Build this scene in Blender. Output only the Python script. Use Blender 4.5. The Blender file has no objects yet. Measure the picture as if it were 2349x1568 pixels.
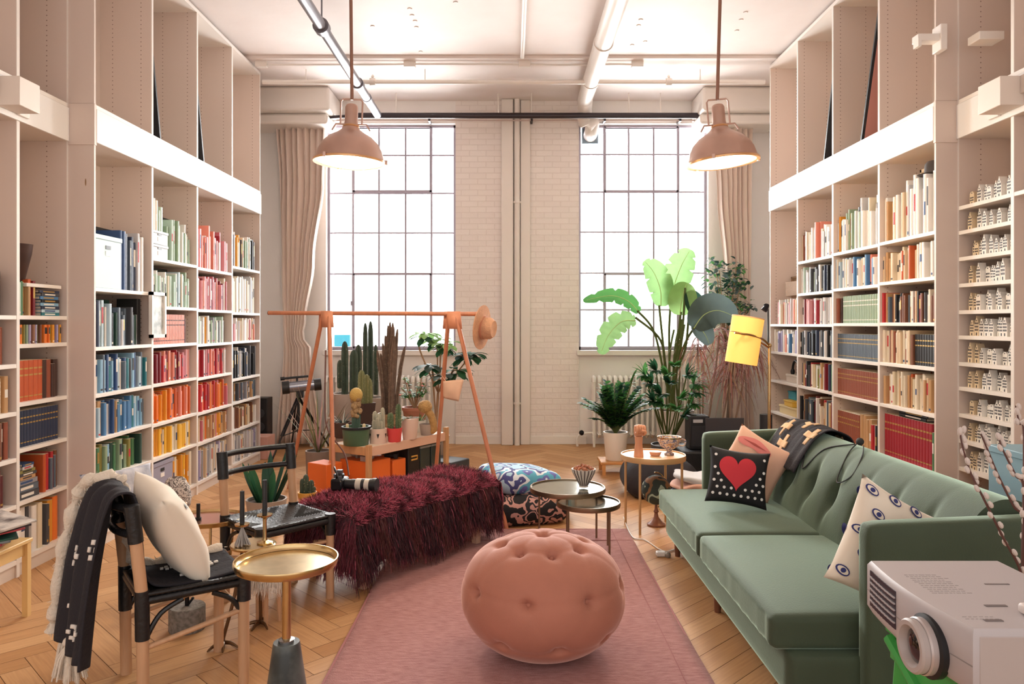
import bpy, bmesh, math, random
from mathutils import Vector, Matrix
random.seed(7)
R = math.radians
SC = bpy.context.scene
COL = SC.collection
# ---------------------------------------------------------------- camera
K = 1728.0; CX = 1172.0; CY = 742.0; H = 1.45
cam = bpy.data.cameras.new('camera'); camo = bpy.data.objects.new('camera', cam); COL.objects.link(camo)
camo.location = (0, 0, H); camo.rotation_euler = (R(90), 0, 0)
cam.sensor_width = 36; cam.lens = 36 * K / 2349
cam.shift_x = (1174.5 - CX) / 2349; cam.shift_y = -(784 - CY) / 2349
cam.clip_start = 0.05; cam.clip_end = 200
SC.camera = camo
# ---------------------------------------------------------------- light
SC.view_settings.view_transform = 'Standard'; SC.view_settings.look = 'None'
SC.view_settings.gamma = 1; SC.view_settings.use_curve_mapping = False
SC.view_settings.exposure = 0.68
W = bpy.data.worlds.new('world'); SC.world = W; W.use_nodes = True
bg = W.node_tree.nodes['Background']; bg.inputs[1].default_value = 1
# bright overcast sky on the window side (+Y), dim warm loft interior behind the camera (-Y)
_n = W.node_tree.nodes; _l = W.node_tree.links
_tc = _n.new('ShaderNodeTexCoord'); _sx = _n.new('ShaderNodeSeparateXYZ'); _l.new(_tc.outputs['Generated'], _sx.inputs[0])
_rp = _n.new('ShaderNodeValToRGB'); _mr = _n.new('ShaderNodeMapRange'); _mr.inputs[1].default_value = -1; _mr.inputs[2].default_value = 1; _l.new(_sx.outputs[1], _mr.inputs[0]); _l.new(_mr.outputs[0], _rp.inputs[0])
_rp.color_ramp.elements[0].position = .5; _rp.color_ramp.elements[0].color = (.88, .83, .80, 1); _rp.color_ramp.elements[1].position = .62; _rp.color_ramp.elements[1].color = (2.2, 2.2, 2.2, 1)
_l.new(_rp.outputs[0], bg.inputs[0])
def area(name, loc, rot, sx, sy, power, col):
    l = bpy.data.lights.new(name, 'AREA'); l.shape = 'RECTANGLE'; l.size = sx; l.size_y = sy; l.energy = power; l.color = col
    o = bpy.data.objects.new(name, l); COL.objects.link(o); o.location = loc; o.rotation_euler = rot
    return o
# daylight standing in the two window openings
area('daylight_left', (-1.45, 9.95, 2.75), (R(-72), 0, 0), 2.2, 3.0, 370, (1.0, 0.985, 0.97))
area('daylight_right', (1.60, 9.95, 2.75), (R(-72), 0, 0), 2.2, 3.0, 370, (1.0, 0.985, 0.97))
# ---------------------------------------------------------------- helpers
def lin(h):
    if isinstance(h, str):
        h = h.lstrip('#'); c = [int(h[i:i+2], 16) / 255 for i in (0, 2, 4)]
    else: c = list(h)
    return tuple((x / 12.92 if x <= .04045 else ((x + .055) / 1.055) ** 2.4) for x in c) + (1,)
MATS = {}
def mat(name, col, rough=.6, metal=0, var=0, vscale=8, bump=0, bscale=40, sheen=0, emit=0, col2=None, coat=0, spec=.5, stretch=None, trans=0):
    if name in MATS: return MATS[name]
    m = bpy.data.materials.new(name); m.use_nodes = True; MATS[name] = m
    nt = m.node_tree; N = nt.nodes; L = nt.links; b = N['Principled BSDF']
    c = lin(col)
    b.inputs['Base Color'].default_value = c; b.inputs['Roughness'].default_value = rough; b.inputs['Metallic'].default_value = metal
    b.inputs['Specular IOR Level'].default_value = spec
    if coat: b.inputs['Coat Weight'].default_value = coat
    if trans: b.inputs['Transmission Weight'].default_value = trans
    if sheen:
        b.inputs['Sheen Weight'].default_value = sheen; b.inputs['Sheen Roughness'].default_value = .35
        b.inputs['Sheen Tint'].default_value = tuple(min(1, .35 + x) for x in c[:3]) + (1,)
    if emit:
        b.inputs['Emission Color'].default_value = c; b.inputs['Emission Strength'].default_value = emit
    if var or bump or col2:
        tc = N.new('ShaderNodeTexCoord'); src = tc.outputs['Object']
        if stretch:
            mp = N.new('ShaderNodeMapping'); mp.inputs['Scale'].default_value = stretch; L.new(src, mp.inputs[0]); src = mp.outputs[0]
    if var or col2:
        n = N.new('ShaderNodeTexNoise'); n.inputs['Scale'].default_value = vscale; n.inputs['Detail'].default_value = 4; L.new(src, n.inputs['Vector'])
        r = N.new('ShaderNodeValToRGB'); r.color_ramp.elements[0].position = .35; r.color_ramp.elements[1].position = .65
        d = lin(col2) if col2 else tuple(x * (1 - var) for x in c[:3]) + (1,)
        r.color_ramp.elements[0].color = d; r.color_ramp.elements[1].color = c
        L.new(n.outputs[0], r.inputs[0]); L.new(r.outputs[0], b.inputs['Base Color'])
    if bump:
        n2 = N.new('ShaderNodeTexNoise'); n2.inputs['Scale'].default_value = bscale; n2.inputs['Detail'].default_value = 5; L.new(src, n2.inputs['Vector'])
        bp = N.new('ShaderNodeBump'); bp.inputs['Strength'].default_value = bump; bp.inputs['Distance'].default_value = .01
        L.new(n2.outputs[0], bp.inputs['Height']); L.new(bp.outputs[0], b.inputs['Normal'])
    return m
def V(*a): return Vector(a if len(a) > 1 else a[0])
def P(px, py, Y): return Vector(((px - CX) / K * Y, Y, H + (CY - py) / K * Y))
def F(px, py):
    Y = K * H / (py - CY); return Vector(((px - CX) / K * Y, Y, 0))
ORG = {}
class G:
    def __init__(s, T=None): s.v = []; s.f = []; s.m = []; s.T = T or Matrix.Identity(4)
    def add(s, vs, fs, mi=0):
        o = len(s.v); T = s.T
        s.v += [T @ Vector(p) for p in vs]; s.f += [tuple(i + o for i in f) for f in fs]; s.m += [mi] * len(fs); return s
    def box(s, c, d, mi=0, rot=None):
        x, y, z = d[0] / 2, d[1] / 2, d[2] / 2
        vs = [Vector(p) for p in ((-x,-y,-z),(x,-y,-z),(x,y,-z),(-x,y,-z),(-x,-y,z),(x,-y,z),(x,y,z),(-x,y,z))]
        if rot is not None: vs = [rot @ p for p in vs]
        c = Vector(c)
        return s.add([p + c for p in vs], [(3,2,1,0),(4,5,6,7),(0,1,5,4),(1,2,6,5),(2,3,7,6),(3,0,4,7)], mi)
    def bb(s, x0, x1, y0, y1, z0, z1, mi=0): return s.box(((x0+x1)/2,(y0+y1)/2,(z0+z1)/2), (abs(x1-x0),abs(y1-y0),abs(z1-z0)), mi)
    def loft(s, rings, mi=0, cap=True, closed=True):
        n = len(rings[0]); vs = [p for r in rings for p in r]; fs = []
        for i in range(len(rings) - 1):
            for j in range(n if closed else n - 1):
                a = i * n + j; b = i * n + (j + 1) % n; fs.append((a, b, b + n, a + n))
        if cap and closed: fs.append(tuple(reversed(range(n)))); fs.append(tuple((len(rings) - 1) * n + j for j in range(n)))
        return s.add(vs, fs, mi)
    def tube(s, pts, r, n=8, mi=0, cap=True):
        pts = [Vector(p) for p in pts]; rs = r if isinstance(r, (list, tuple)) else [r] * len(pts)
        rings = []; u = None
        for i, p in enumerate(pts):
            t = (pts[min(i + 1, len(pts) - 1)] - pts[max(i - 1, 0)])
            if t.length < 1e-9: t = Vector((0, 0, 1))
            t.normalize()
            if u is None:
                u = t.cross(Vector((0, 0, 1)))
                if u.length < .1: u = t.cross(Vector((1, 0, 0)))
            u = (u - t * u.dot(t))
            if u.length < 1e-6: u = t.cross(Vector((0, 1, 0)))
            u.normalize(); w = t.cross(u)
            rings.append([p + (u * math.cos(2 * math.pi * k / n) + w * math.sin(2 * math.pi * k / n)) * rs[i] for k in range(n)])
        return s.loft(rings, mi, cap)
    def cyl(s, p0, p1, r0, r1=None, n=16, mi=0): return s.tube([p0, p1], [r0, r0 if r1 is None else r1], n, mi)
    def lathe(s, prof, c=(0, 0, 0), n=24, mi=0, rot=None, cap=True, wob=None):
        c = Vector(c); rings = []
        for (r, z) in prof:
            ring = []
            for k in range(n):
                a = 2 * math.pi * k / n; rr = max(r, 1e-4) * (wob(a, z) if wob else 1)
                p = Vector((rr * math.cos(a), rr * math.sin(a), z))
                if rot is not None: p = rot @ p
                ring.append(c + p)
            rings.append(ring)
        return s.loft(rings, mi, cap)
    def ball(s, c, r, n=12, mi=0, sc=(1, 1, 1), rot=None):
        c = Vector(c); rings = []; m = max(5, n // 2 + 1)
        for i in range(m + 1):
            t = math.pi * i / m; t = min(max(t, .02), math.pi - .02)
            ring = []
            for k in range(n):
                a = 2 * math.pi * k / n
                p = Vector((r * sc[0] * math.sin(t) * math.cos(a), r * sc[1] * math.sin(t) * math.sin(a), -r * sc[2] * math.cos(t)))
                if rot is not None: p = rot @ p
                ring.append(c + p)
            rings.append(ring)
        return s.loft(rings, mi)
    def grid(s, fn, nu, nv, mi=0, mfn=None):
        vs = [fn(i / nu, j / nv) for i in range(nu + 1) for j in range(nv + 1)]; o = len(s.v)
        s.v += [s.T @ Vector(p) for p in vs]
        for i in range(nu):
            for j in range(nv):
                a = i * (nv + 1) + j; s.f.append((o + a, o + a + 1, o + a + nv + 2, o + a + nv + 1))
                s.m.append(mfn((i + .5) / nu, (j + .5) / nv) if mfn else mi)
        return s
    def disc(s, c, r, n=24, mi=0, rot=None):
        c = Vector(c); vs = []
        for k in range(n):
            p = Vector((r * math.cos(2 * math.pi * k / n), r * math.sin(2 * math.pi * k / n), 0))
            if rot is not None: p = rot @ p
            vs.append(c + p)
        return s.add(vs, [tuple(range(n))], mi)
    def build(s, name, mats, parent=None, origin=None, smooth=True, bevel=0, seg=2, ang=38, solid=0, sub=0, norm=True):
        if not isinstance(mats, (list, tuple)): mats = [mats]
        if parent is not None: o0 = ORG[parent.name]
        elif origin is not None: o0 = Vector(origin)
        else:
            xs = [p.x for p in s.v]; ys = [p.y for p in s.v]; o0 = Vector(((min(xs)+max(xs))/2, (min(ys)+max(ys))/2, min(p.z for p in s.v)))
        me = bpy.data.meshes.new(name); me.from_pydata([tuple(p - o0) for p in s.v], [], s.f)
        for m in mats: me.materials.append(m)
        me.polygons.foreach_set('material_index', s.m)
        if norm:
            bm = bmesh.new(); bm.from_mesh(me); bmesh.ops.recalc_face_normals(bm, faces=bm.faces); bm.to_mesh(me); bm.free()
        if smooth:
            me.polygons.foreach_set('use_smooth', [True] * len(me.polygons))
            if not sub: me.set_sharp_from_angle(angle=R(ang))
        me.update()
        o = bpy.data.objects.new(name, me); COL.objects.link(o)
        if parent is not None: o.parent = parent
        else: o.location = o0
        ORG[o.name] = o0.copy()
        if solid:
            q = o.modifiers.new('solid', 'SOLIDIFY'); q.thickness = solid; q.offset = 0
        if bevel:
            q = o.modifiers.new('bevel', 'BEVEL'); q.width = bevel; q.segments = seg; q.limit_method = 'ANGLE'; q.angle_limit = R(40)
        if sub:
            q = o.modifiers.new('sub', 'SUBSURF'); q.levels = sub; q.render_levels = sub
        return o
def thing(name, label, cat, loc, group=None):
    o = bpy.data.objects.new(name, None); COL.objects.link(o); o.location = loc; o.empty_display_size = .05
    o['label'] = label; o['category'] = cat
    if group: o['group'] = group
    ORG[o.name] = Vector(loc); return o
def tag(o, label, cat, group=None, kind=None):
    o['label'] = label; o['category'] = cat
    if group: o['group'] = group
    if kind: o['kind'] = kind
    return o
def struct(o, label=None):
    o['kind'] = 'structure'
    if label: o['label'] = label
    return o
def dup(root, loc, rotz, label, group=None, scale=None):
    r = root.copy(); COL.objects.link(r); r.location = loc; r.rotation_euler = (0, 0, rotz); r['label'] = label
    if group: r['group'] = group
    if scale: r.scale = scale
    ORG[r.name] = Vector(loc)
    for ch in list(root.children):
        c = ch.copy(); COL.objects.link(c); c.parent = r
        for g_ in ch.children:
            d = g_.copy(); COL.objects.link(d); d.parent = c
    return r
def RZ(a): return Matrix.Rotation(a, 4, 'Z')
def TR(p, rz=0, rx=0, ry=0): return Matrix.Translation(Vector(p)) @ Matrix.Rotation(rz, 4, 'Z') @ Matrix.Rotation(ry, 4, 'Y') @ Matrix.Rotation(rx, 4, 'X')
def bez(pts, n=12):                              # smooth curve through points
    pts = [Vector(p) for p in pts]; out = []
    for i in range(len(pts) - 1):
        p0 = pts[max(i - 1, 0)]; p1 = pts[i]; p2 = pts[i + 1]; p3 = pts[min(i + 2, len(pts) - 1)]
        for k in range(n):
            t = k / n
            out.append(.5 * ((2 * p1) + (p2 - p0) * t + (2 * p0 - 5 * p1 + 4 * p2 - p3) * t * t + (3 * p1 - p0 - 3 * p2 + p3) * t ** 3))
    out.append(pts[-1]); return out
def superbox(g, c, d, e=4.0, n=14, mi=0, fn=None, T=None):
    # rounded cushion block: cube grid pushed to a super-ellipsoid-like rounded box
    c = Vector(c); hx, hy, hz = d[0] / 2, d[1] / 2, d[2] / 2; r = min(hx, hy, hz) * e
    def rnd(p):
        q = Vector((max(-hx + r, min(hx - r, p.x)), max(-hy + r, min(hy - r, p.y)), max(-hz + r, min(hz - r, p.z))))
        dd = p - q
        if dd.length > 1e-9: dd = dd.normalized() * r
        p = q + dd
        if fn: p = fn(p)
        if T: p = T @ p
        return c + p
    ds = (hx, hy, hz)
    for ax in range(3):
        for sg in (-1, 1):
            a1, a2 = (ax + 1) % 3, (ax + 2) % 3
            def f(u, v):
                p = [0, 0, 0]; p[ax] = sg * ds[ax]
                # cluster samples toward the edges
                cu = math.sin((u - .5) * math.pi) ; cv = math.sin((v - .5) * math.pi)
                p[a1] = cu * ds[a1]; p[a2] = cv * ds[a2]; return rnd(Vector(p))
            g.grid(f, n, n, mi)
    return g
def merge(o, d=.0005):
    me = o.data; bm = bmesh.new(); bm.from_mesh(me); bmesh.ops.remove_doubles(bm, verts=bm.verts, dist=d); bmesh.ops.recalc_face_normals(bm, faces=bm.faces); bm.to_mesh(me); bm.free()
    me.polygons.foreach_set('use_smooth', [True] * len(me.polygons)); me.update(); return o
# ---------------------------------------------------------------- materials
WHITE = mat('white_paint', '#efe9e3', .55, var=.04, vscale=3, bump=.05, bscale=60)
SHELF = mat('shelf_paint_warm_bounce', '#e3d6cb', .5, var=.03, vscale=2)  # white paint with the warm floor bounce mixed into its colour
EDGE = mat('pale_shelf_edge', '#f3ece5', .45)
BLACK = mat('black_matt', '#17171a', .5)
BLACKM = mat('black_metal', '#222226', .35, .6)
BRASS = mat('brass', '#d3b684', .22, 1, var=.1, vscale=20)
GOLD = mat('pale_gold', '#d8b06e', .3, .9)
COPPER = mat('copper_pink_wood', '#c47a54', .4, .25, var=.1, vscale=12)
WOODL = mat('light_wood', '#d3a273', .5, var=.22, vscale=6, stretch=(6, 6, .6))
LEATH = mat('black_leather', '#18181a', .38, bump=.25, bscale=60)
GREYM = mat('grey_metal', '#7d7b80', .35, .7)
MARB = mat('grey_marble', '#6f7672', .3, col2='#343b3c', vscale=7)
def absorb(a, b):
    ma, mb = a.data, b.data; off = len(ma.materials)
    for m in mb.materials: ma.materials.append(m)
    for p in mb.polygons: p.material_index += off
    bm = bmesh.new(); bm.from_mesh(ma); bm.from_mesh(mb); bm.to_mesh(ma); bm.free(); ma.update(); bpy.data.objects.remove(b, do_unlink=True); return a
# ================================================================ room
YB = 9.08; XL = -3.16; XR = 3.18; ZC = 4.16; Y0 = -1.2
# floor: herringbone planks as faces with their own tone
def floor_mat():
    m = bpy.data.materials.new('oak_floor'); m.use_nodes = True; nt = m.node_tree; N = nt.nodes; L = nt.links; b = N['Principled BSDF']
    at = N.new('ShaderNodeAttribute'); at.attribute_name = 'tone'
    r = N.new('ShaderNodeValToRGB'); r.color_ramp.elements[0].color = lin('#b88656'); r.color_ramp.elements[1].color = lin('#d2a474')
    L.new(at.outputs['Fac'], r.inputs[0])
    uv = N.new('ShaderNodeUVMap'); uv.uv_map = 'UVMap'
    mp = N.new('ShaderNodeMapping'); mp.inputs['Scale'].default_value = (3, 60, 1); L.new(uv.outputs[0], mp.inputs[0])
    n = N.new('ShaderNodeTexNoise'); n.inputs['Scale'].default_value = 1.6; n.inputs['Detail'].default_value = 5; L.new(mp.outputs[0], n.inputs[0])
    mx = N.new('ShaderNodeMix'); mx.data_type = 'RGBA'; mx.blend_type = 'MULTIPLY'; mx.inputs[0].default_value = .35
    rr = N.new('ShaderNodeValToRGB'); rr.color_ramp.elements[0].position = .3; rr.color_ramp.elements[0].color = (.55, .45, .38, 1); rr.color_ramp.elements[1].position = .6
    L.new(n.outputs[0], rr.inputs[0]); L.new(r.outputs[0], mx.inputs[6]); L.new(rr.outputs[0], mx.inputs[7]); L.new(mx.outputs[2], b.inputs['Base Color'])
    b.inputs['Roughness'].default_value = .5; b.inputs['Specular IOR Level'].default_value = .35
    return m
FM = floor_mat(); GAP = mat('floor_gap', '#6b4526', .8)
def build_floor():
    me = bpy.data.meshes.new('floor'); vs = []; fs = []; uv = []; tone = []; mi = []
    w, l = .115, .575; gap = .0012; c45 = math.cos(R(45))
    rnd = random.Random(3)
    n = int(l / w)
    def rot(x, y): return ((x - y) * c45, (x + y) * c45 + 3.6)
    def plank(x0, y0, x1, y1, horiz):
        cx, cy = rot((x0 + x1) / 2, (y0 + y1) / 2)
        if cx < XL - .3 or cx > XR + .3 or cy < Y0 - .3 or cy > YB + .5: return
        o = len(vs); q = [(x0 + gap, y0 + gap), (x1 - gap, y0 + gap), (x1 - gap, y1 - gap), (x0 + gap, y1 - gap)]
        for a in q: X, Y = rot(*a); vs.append((X, Y, 0))
        fs.append((o, o + 1, o + 2, o + 3)); t = rnd.random(); tone.append(t); ox = rnd.random() * 9
        uv.extend([((a[0] if horiz else a[1]) + ox, (a[1] if horiz else a[0]) + ox) for a in q]); mi.append(0)
    # classic herringbone: diagonal stair of L shapes
    for i in range(-90, 90):
        for j in range(-14, 14):
            x = i * w + j * (l * 1); y = i * w - j * l
            plank(x, y, x + l, y + w, True)
            plank(x + l, y - l + w, x + l + w, y + w, False) if False else None
            plank(x, y + w, x + w, y + w + l, False)
    o = len(vs); vs.extend([(XL - .2, Y0, -.004), (XR + .2, Y0, -.004), (XR + .2, YB + .4, -.004), (XL - .2, YB + .4, -.004)]); fs.append((o, o + 1, o + 2, o + 3)); tone.append(0); mi.append(1); uv.extend([(0, 0)] * 4)
    me.from_pydata(vs, [], fs); me.materials.append(FM); me.materials.append(GAP); me.polygons.foreach_set('material_index', mi)
    u = me.uv_layers.new(name='UVMap'); u.data.foreach_set('uv', [c for q in uv for c in q])
    a = me.attributes.new('tone', 'FLOAT', 'FACE'); a.data.foreach_set('value', tone)
    me.update(); ob = bpy.data.objects.new('floor', me); COL.objects.link(ob); struct(ob, 'honey oak herringbone parquet floor')
build_floor()
def brick_mat():
    m = bpy.data.materials.new('painted_brick'); m.use_nodes = True; nt = m.node_tree; N = nt.nodes; L = nt.links; b = N['Principled BSDF']
    tc = N.new('ShaderNodeTexCoord'); mp = N.new('ShaderNodeMapping'); mp.inputs['Rotation'].default_value = (R(90), 0, 0); L.new(tc.outputs['Object'], mp.inputs[0])
    br = N.new('ShaderNodeTexBrick'); br.inputs['Scale'].default_value = 1; br.inputs['Brick Width'].default_value = .2; br.inputs['Row Height'].default_value = .068; br.inputs['Mortar Size'].default_value = .006; br.inputs['Mortar Smooth'].default_value = .6
    br.inputs['Color1'].default_value = lin('#f0e7e1'); br.inputs['Color2'].default_value = lin('#ece2dc'); br.inputs['Mortar'].default_value = lin('#e5dad3')
    L.new(mp.outputs[0], br.inputs[0]); L.new(br.outputs[0], b.inputs['Base Color'])
    n = N.new('ShaderNodeTexNoise'); n.inputs['Scale'].default_value = 25; L.new(tc.outputs['Object'], n.inputs[0])
    ad = N.new('ShaderNodeMath'); ad.operation = 'MULTIPLY_ADD'; L.new(br.outputs['Fac'], ad.inputs[0]); ad.inputs[1].default_value = -1.2; L.new(n.outputs[0], ad.inputs[2])
    bp = N.new('ShaderNodeBump'); bp.inputs['Strength'].default_value = .35; bp.inputs['Distance'].default_value = .008; L.new(ad.outputs[0], bp.inputs['Height']); L.new(bp.outputs[0], b.inputs['Normal'])
    b.inputs['Roughness'].default_value = .6
    return m
BRICK = brick_mat()
S = YB / K
def bx(px): return (px - CX) * S
def bz(py): return H + (CY - py) * S
W1 = (bx(748), bx(1045)); W2 = (bx(1328), bx(1625)); WZ = (bz(803), bz(283)); T = .42
g = G()
for (a, b_, mi) in ((XL - .2, W1[0], 0), (W1[1], W2[0], 1), (W2[1], XR + .2, 0)):
    g.bb(a, b_, YB, YB + T, 0, ZC + .1, mi)
for (a, b_) in (W1, W2):
    g.bb(a, b_, YB + .02, YB + T, 0, WZ[0], 0); g.bb(a, b_, YB, YB + T, WZ[1], ZC + .1, 0)
PLAST = mat('wall_plaster', '#f3eeea', .6, var=.03, vscale=2, bump=.08, bscale=30)
struct(g.build('wall_back', [PLAST, BRICK], origin=(0, YB, 0), smooth=False), 'white painted brick window wall')
struct(G().bb(XL - .15, XL, Y0, YB, 0, ZC + .1).build('wall_left', PLAST, smooth=False), 'white wall behind left bookcases')
struct(G().bb(XR, XR + .15, Y0, YB, 0, ZC + .1).build('wall_right', PLAST, smooth=False), 'white wall behind right bookcases')
CEIL = mat('ceiling_plaster', '#eee4df', .7, var=.05, vscale=1.2, bump=.25, bscale=9, col2='#e8dbd5')
g = G().bb(XL, XR, Y0, YB, ZC, ZC + .15)
g.bb(XL, XR, 7.62, YB, ZC - .028, ZC + .01)
for (px, py) in ((940,20),(945,35),(952,48),(955,62),(965,118),(855,60),(1470,45),(1465,58),(1480,95),(1450,103),(1690,70),(1700,45),(1710,28),(1045,5)):
    Yc = (ZC - H) * K / (CY - py); X = (px - CX) / K * Yc
    g.lathe([(.018, -.006), (.022, 0), (.022, .01)], (X, Yc, ZC), 10)
struct(g.build('ceiling', CEIL, smooth=False), 'white plaster ceiling with old anchor marks')
# baseboard & the boxed pipes on the pier
g = G().bb(bx(1045), bx(1150), YB - .02, YB, 0, .1); g.bb(bx(1215), bx(1345), YB - .02, YB, 0, .1)
struct(g.build('baseboard_back', WHITE, smooth=False, bevel=.004), 'white baseboard under the brick pier')
def pipe(name, pts, r, m, label, cat='pipe', n=14, extra=None):
    t = thing(name, label, cat, pts[0]); G().tube(pts, r, n).build('pipe_run', m, t)
    if extra: extra(t)
    return t
PIPEW = mat('painted_pipe', '#e9e0d8', .4)
g = G(); g.bb(bx(1150), bx(1177), YB - .10, YB - .002, 0, ZC - .03)
tag(g.build('pipe_casing', PIPEW, bevel=.01), 'flat white boxed riser beside the round riser on brick pier', 'pipe casing')
g = G(); g.bb(bx(1194), bx(1216), YB - .05, YB - .002, 0, ZC - .03)
tag(g.build('pipe_casing', PIPEW, bevel=.006), 'narrow white boxed riser right of the round riser on brick pier', 'pipe casing')
def clamps(pos, r, ax):
    def f(t):
        for p in pos:
            p = Vector(p); G().cyl(p - ax * .012, p + ax * .012, r + .012, n=14).build('pipe_clamp', PIPEW, t)
    return f
xr = bx(1186)
pipe('riser_pipe', [(xr, YB - .075, 0), (xr, YB - .075, ZC - .03)], .034, PIPEW, 'round white riser pipe running floor to ceiling on brick pier', extra=clamps([(xr, YB - .075, .5), (xr, YB - .075, 2.9)], .034, Vector((0, 0, 1))))
# long ceiling pipe
zc = ZC
Yp = 7.95; zp = H + (CY - 188) / K * Yp
def sprink(pos, up=True, m=PIPEW):
    def f(t):
        for (x, y, z) in pos:
            g = G(); s_ = 1 if up else -1
            g.cyl((x, y, z), (x, y, z + s_ * .05), .014, n=8); g.cyl((x, y, z + s_ * .05), (x, y, z + s_ * .075), .022, .008, n=8); g.cyl((x - .03, y, z), (x + .03, y, z), .04, n=10)
            g.build('sprinkler_head', m, t)
        
    return f
def hang(px_list, Y, z, t, m=PIPEW, tx=0):
    for px in px_list:
        x = (px - CX) / K * Y; G().cyl((x, Y, z), (x, Y, ZC), .006, n=6).build('hanger_rod', m, t)
t = pipe('sprinkler_pipe', [(-2.62, Yp, zp), (2.68, Yp, zp)], .024, PIPEW, 'long white sprinkler pipe crossing under the ceiling between bookcases', extra=sprink([((855 - CX) / K * Yp, Yp, zp), ((1534 - CX) / K * Yp, Yp, zp)]))
hang([702, 975, 1606], Yp, zp, t)
Yw = 7.72; zw = ZC - .05
pts = [P(590, 162, Yw), P(640, 160, Yw), P(905, 154, Yw), P(930, 157, Yw), P(1200, 150, Yw), P(1300, 150, Yw), P(1420, 150, Yw), P(1450, 154, Yw), P(1472, 152, Yw)]
for p in pts: p.z = zw - abs(math.sin(p.x * 3)) * .012
t = pipe('conduit', pts, .010, PIPEW, 'thin white conduit with junction boxes on the ceiling', 'conduit')
for px in (600, 940, 1203, 1462):
    x = (px - CX) / K * Yw; G().bb(x - .06, x + .06, Yw - .03, Yw + .03, zw - .035, ZC).build('junction_box', PIPEW, t, bevel=.006)
# big duct pipe toward right window
Xd = .85; zd = 4.03
pts = bez([(Xd, -1, zd), (Xd, 4, zd), (Xd, 8.2, zd), (Xd + .01, 8.7, zd - .02), (Xd + .02, 8.9, zd - .15), (Xd + .05, 8.93, 3.8)], 6)
t = thing('vent_duct', 'fat round white duct running along ceiling to right window', 'duct', (Xd, 4, zd))
G().tube(pts, .085, 18).build('duct_run', PIPEW, t)
for Yk in (3.5, 6.9, 8.0): G().cyl((Xd, Yk, zd), (Xd, Yk + .05, zd), .093, n=18).build('duct_collar', PIPEW, t)
vx = bx(1356); vz = bz(305)
G().tube(bez([(Xd + .05, 8.93, 3.8), (vx, 8.95, vz + .1), (vx, 9.05, vz + .02), (vx, 9.2, vz)], 6), .082, 18).build('duct_elbow', PIPEW, t)
G().bb(vx - .1, vx + .1, 9.2, 9.215, vz - .1, vz + .1).build('vent_plate', mat('vent_plate_blue', '#9fb4c4', .4, .3), t, bevel=.004)
Xs = .115
pipe('ceiling_pipe', [(Xs, -1, ZC - .02), (Xs, 7.6, ZC - .02)], .022, PIPEW, 'slim white pipe running along mid ceiling toward the windows')
# grey pipe
gy = 8.75; gz = H + (CY - 264) / K * gy
t = thing('sprinkler_main', 'dark grey pipe with couplings running overhead toward left window', 'pipe', (-1.53, 4, gz))
GP = mat('dark_grey_pipe', '#77757c', .35, .35)
G().tube([(-1.545, 1.0, gz), (-1.545, 8.72, gz)], .046, 16).build('pipe_run', GP, t)
for Yk, rr in ((6.15, .066), (7.62, .06), (8.1, .052)): G().cyl((-1.545, Yk - .04, gz), (-1.545, Yk + .04, gz), rr, n=16).build('coupling', GP, t)
G().cyl((-1.545, 6.15, gz), (-1.545, 6.15, ZC), .007, n=6).build('hanger_rod', GP, t)
t = thing('black_pipe', 'thin black pipe spanning above both windows', 'pipe', (0, gy, gz))
x0 = (818 - CX) / K * gy; x1 = (1757 - CX) / K * gy
BP = mat('black_pipe_paint', '#3a3236', .4, .3)
G().tube([(x0, gy + .02, gz), (x1, gy + .02, gz)], .033, 14).build('pipe_run', BP, t)
G().tube([((750 - CX) / K * gy, gy + .02, gz - .02), (x0 + .02, gy + .02, gz)], .018, 10).build('pipe_end', BP, t)
for px in (908, 1143, 1219, 1443, 1516):
    x = (px - CX) / K * gy; G().cyl((x, gy + .02, gz), (x, gy + .02, ZC - .02), .008, n=6).build('hanger_rod', PIPEW, t)
cr = gy + .2; rz_ = H + (CY - 276) / K * cr
t = thing('curtain_rail', 'thin pinkish curtain rail just under the black pipe', 'curtain rail', (0, cr, rz_))
G().tube([((635 - CX) / K * cr, cr, rz_), ((1735 - CX) / K * cr, cr, rz_)], .009, 8).build('rail', mat('rail_pink', '#c9b3ac', .4), t)
for px in (645, 985, 1220, 1387, 1560, 1725):
    x = (px - CX) / K * cr; G().bb(x - .012, x + .012, cr - .02, YB + .01, rz_ - .012, rz_ + .03).build('rail_bracket', BP, t)
# bulky painted soffit pieces at the two back corners
for (a, b_, nm, lb) in ((-3.1, (760 - CX) / K * 8.6, 'left', 'white boxed duct in left rear ceiling corner'), ((1608 - CX) / K * 8.6, 3.1, 'right', 'white boxed duct in right rear ceiling corner')):
    g = G().bb(a, b_, 8.5, YB, ZC - .30, ZC - .03); g.bb(a, b_ - .05 if nm == 'left' else b_, 8.62, YB, ZC - .42, ZC - .3)
    tag(g.build('duct_box', PIPEW, bevel=.03), lb, 'duct')
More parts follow.
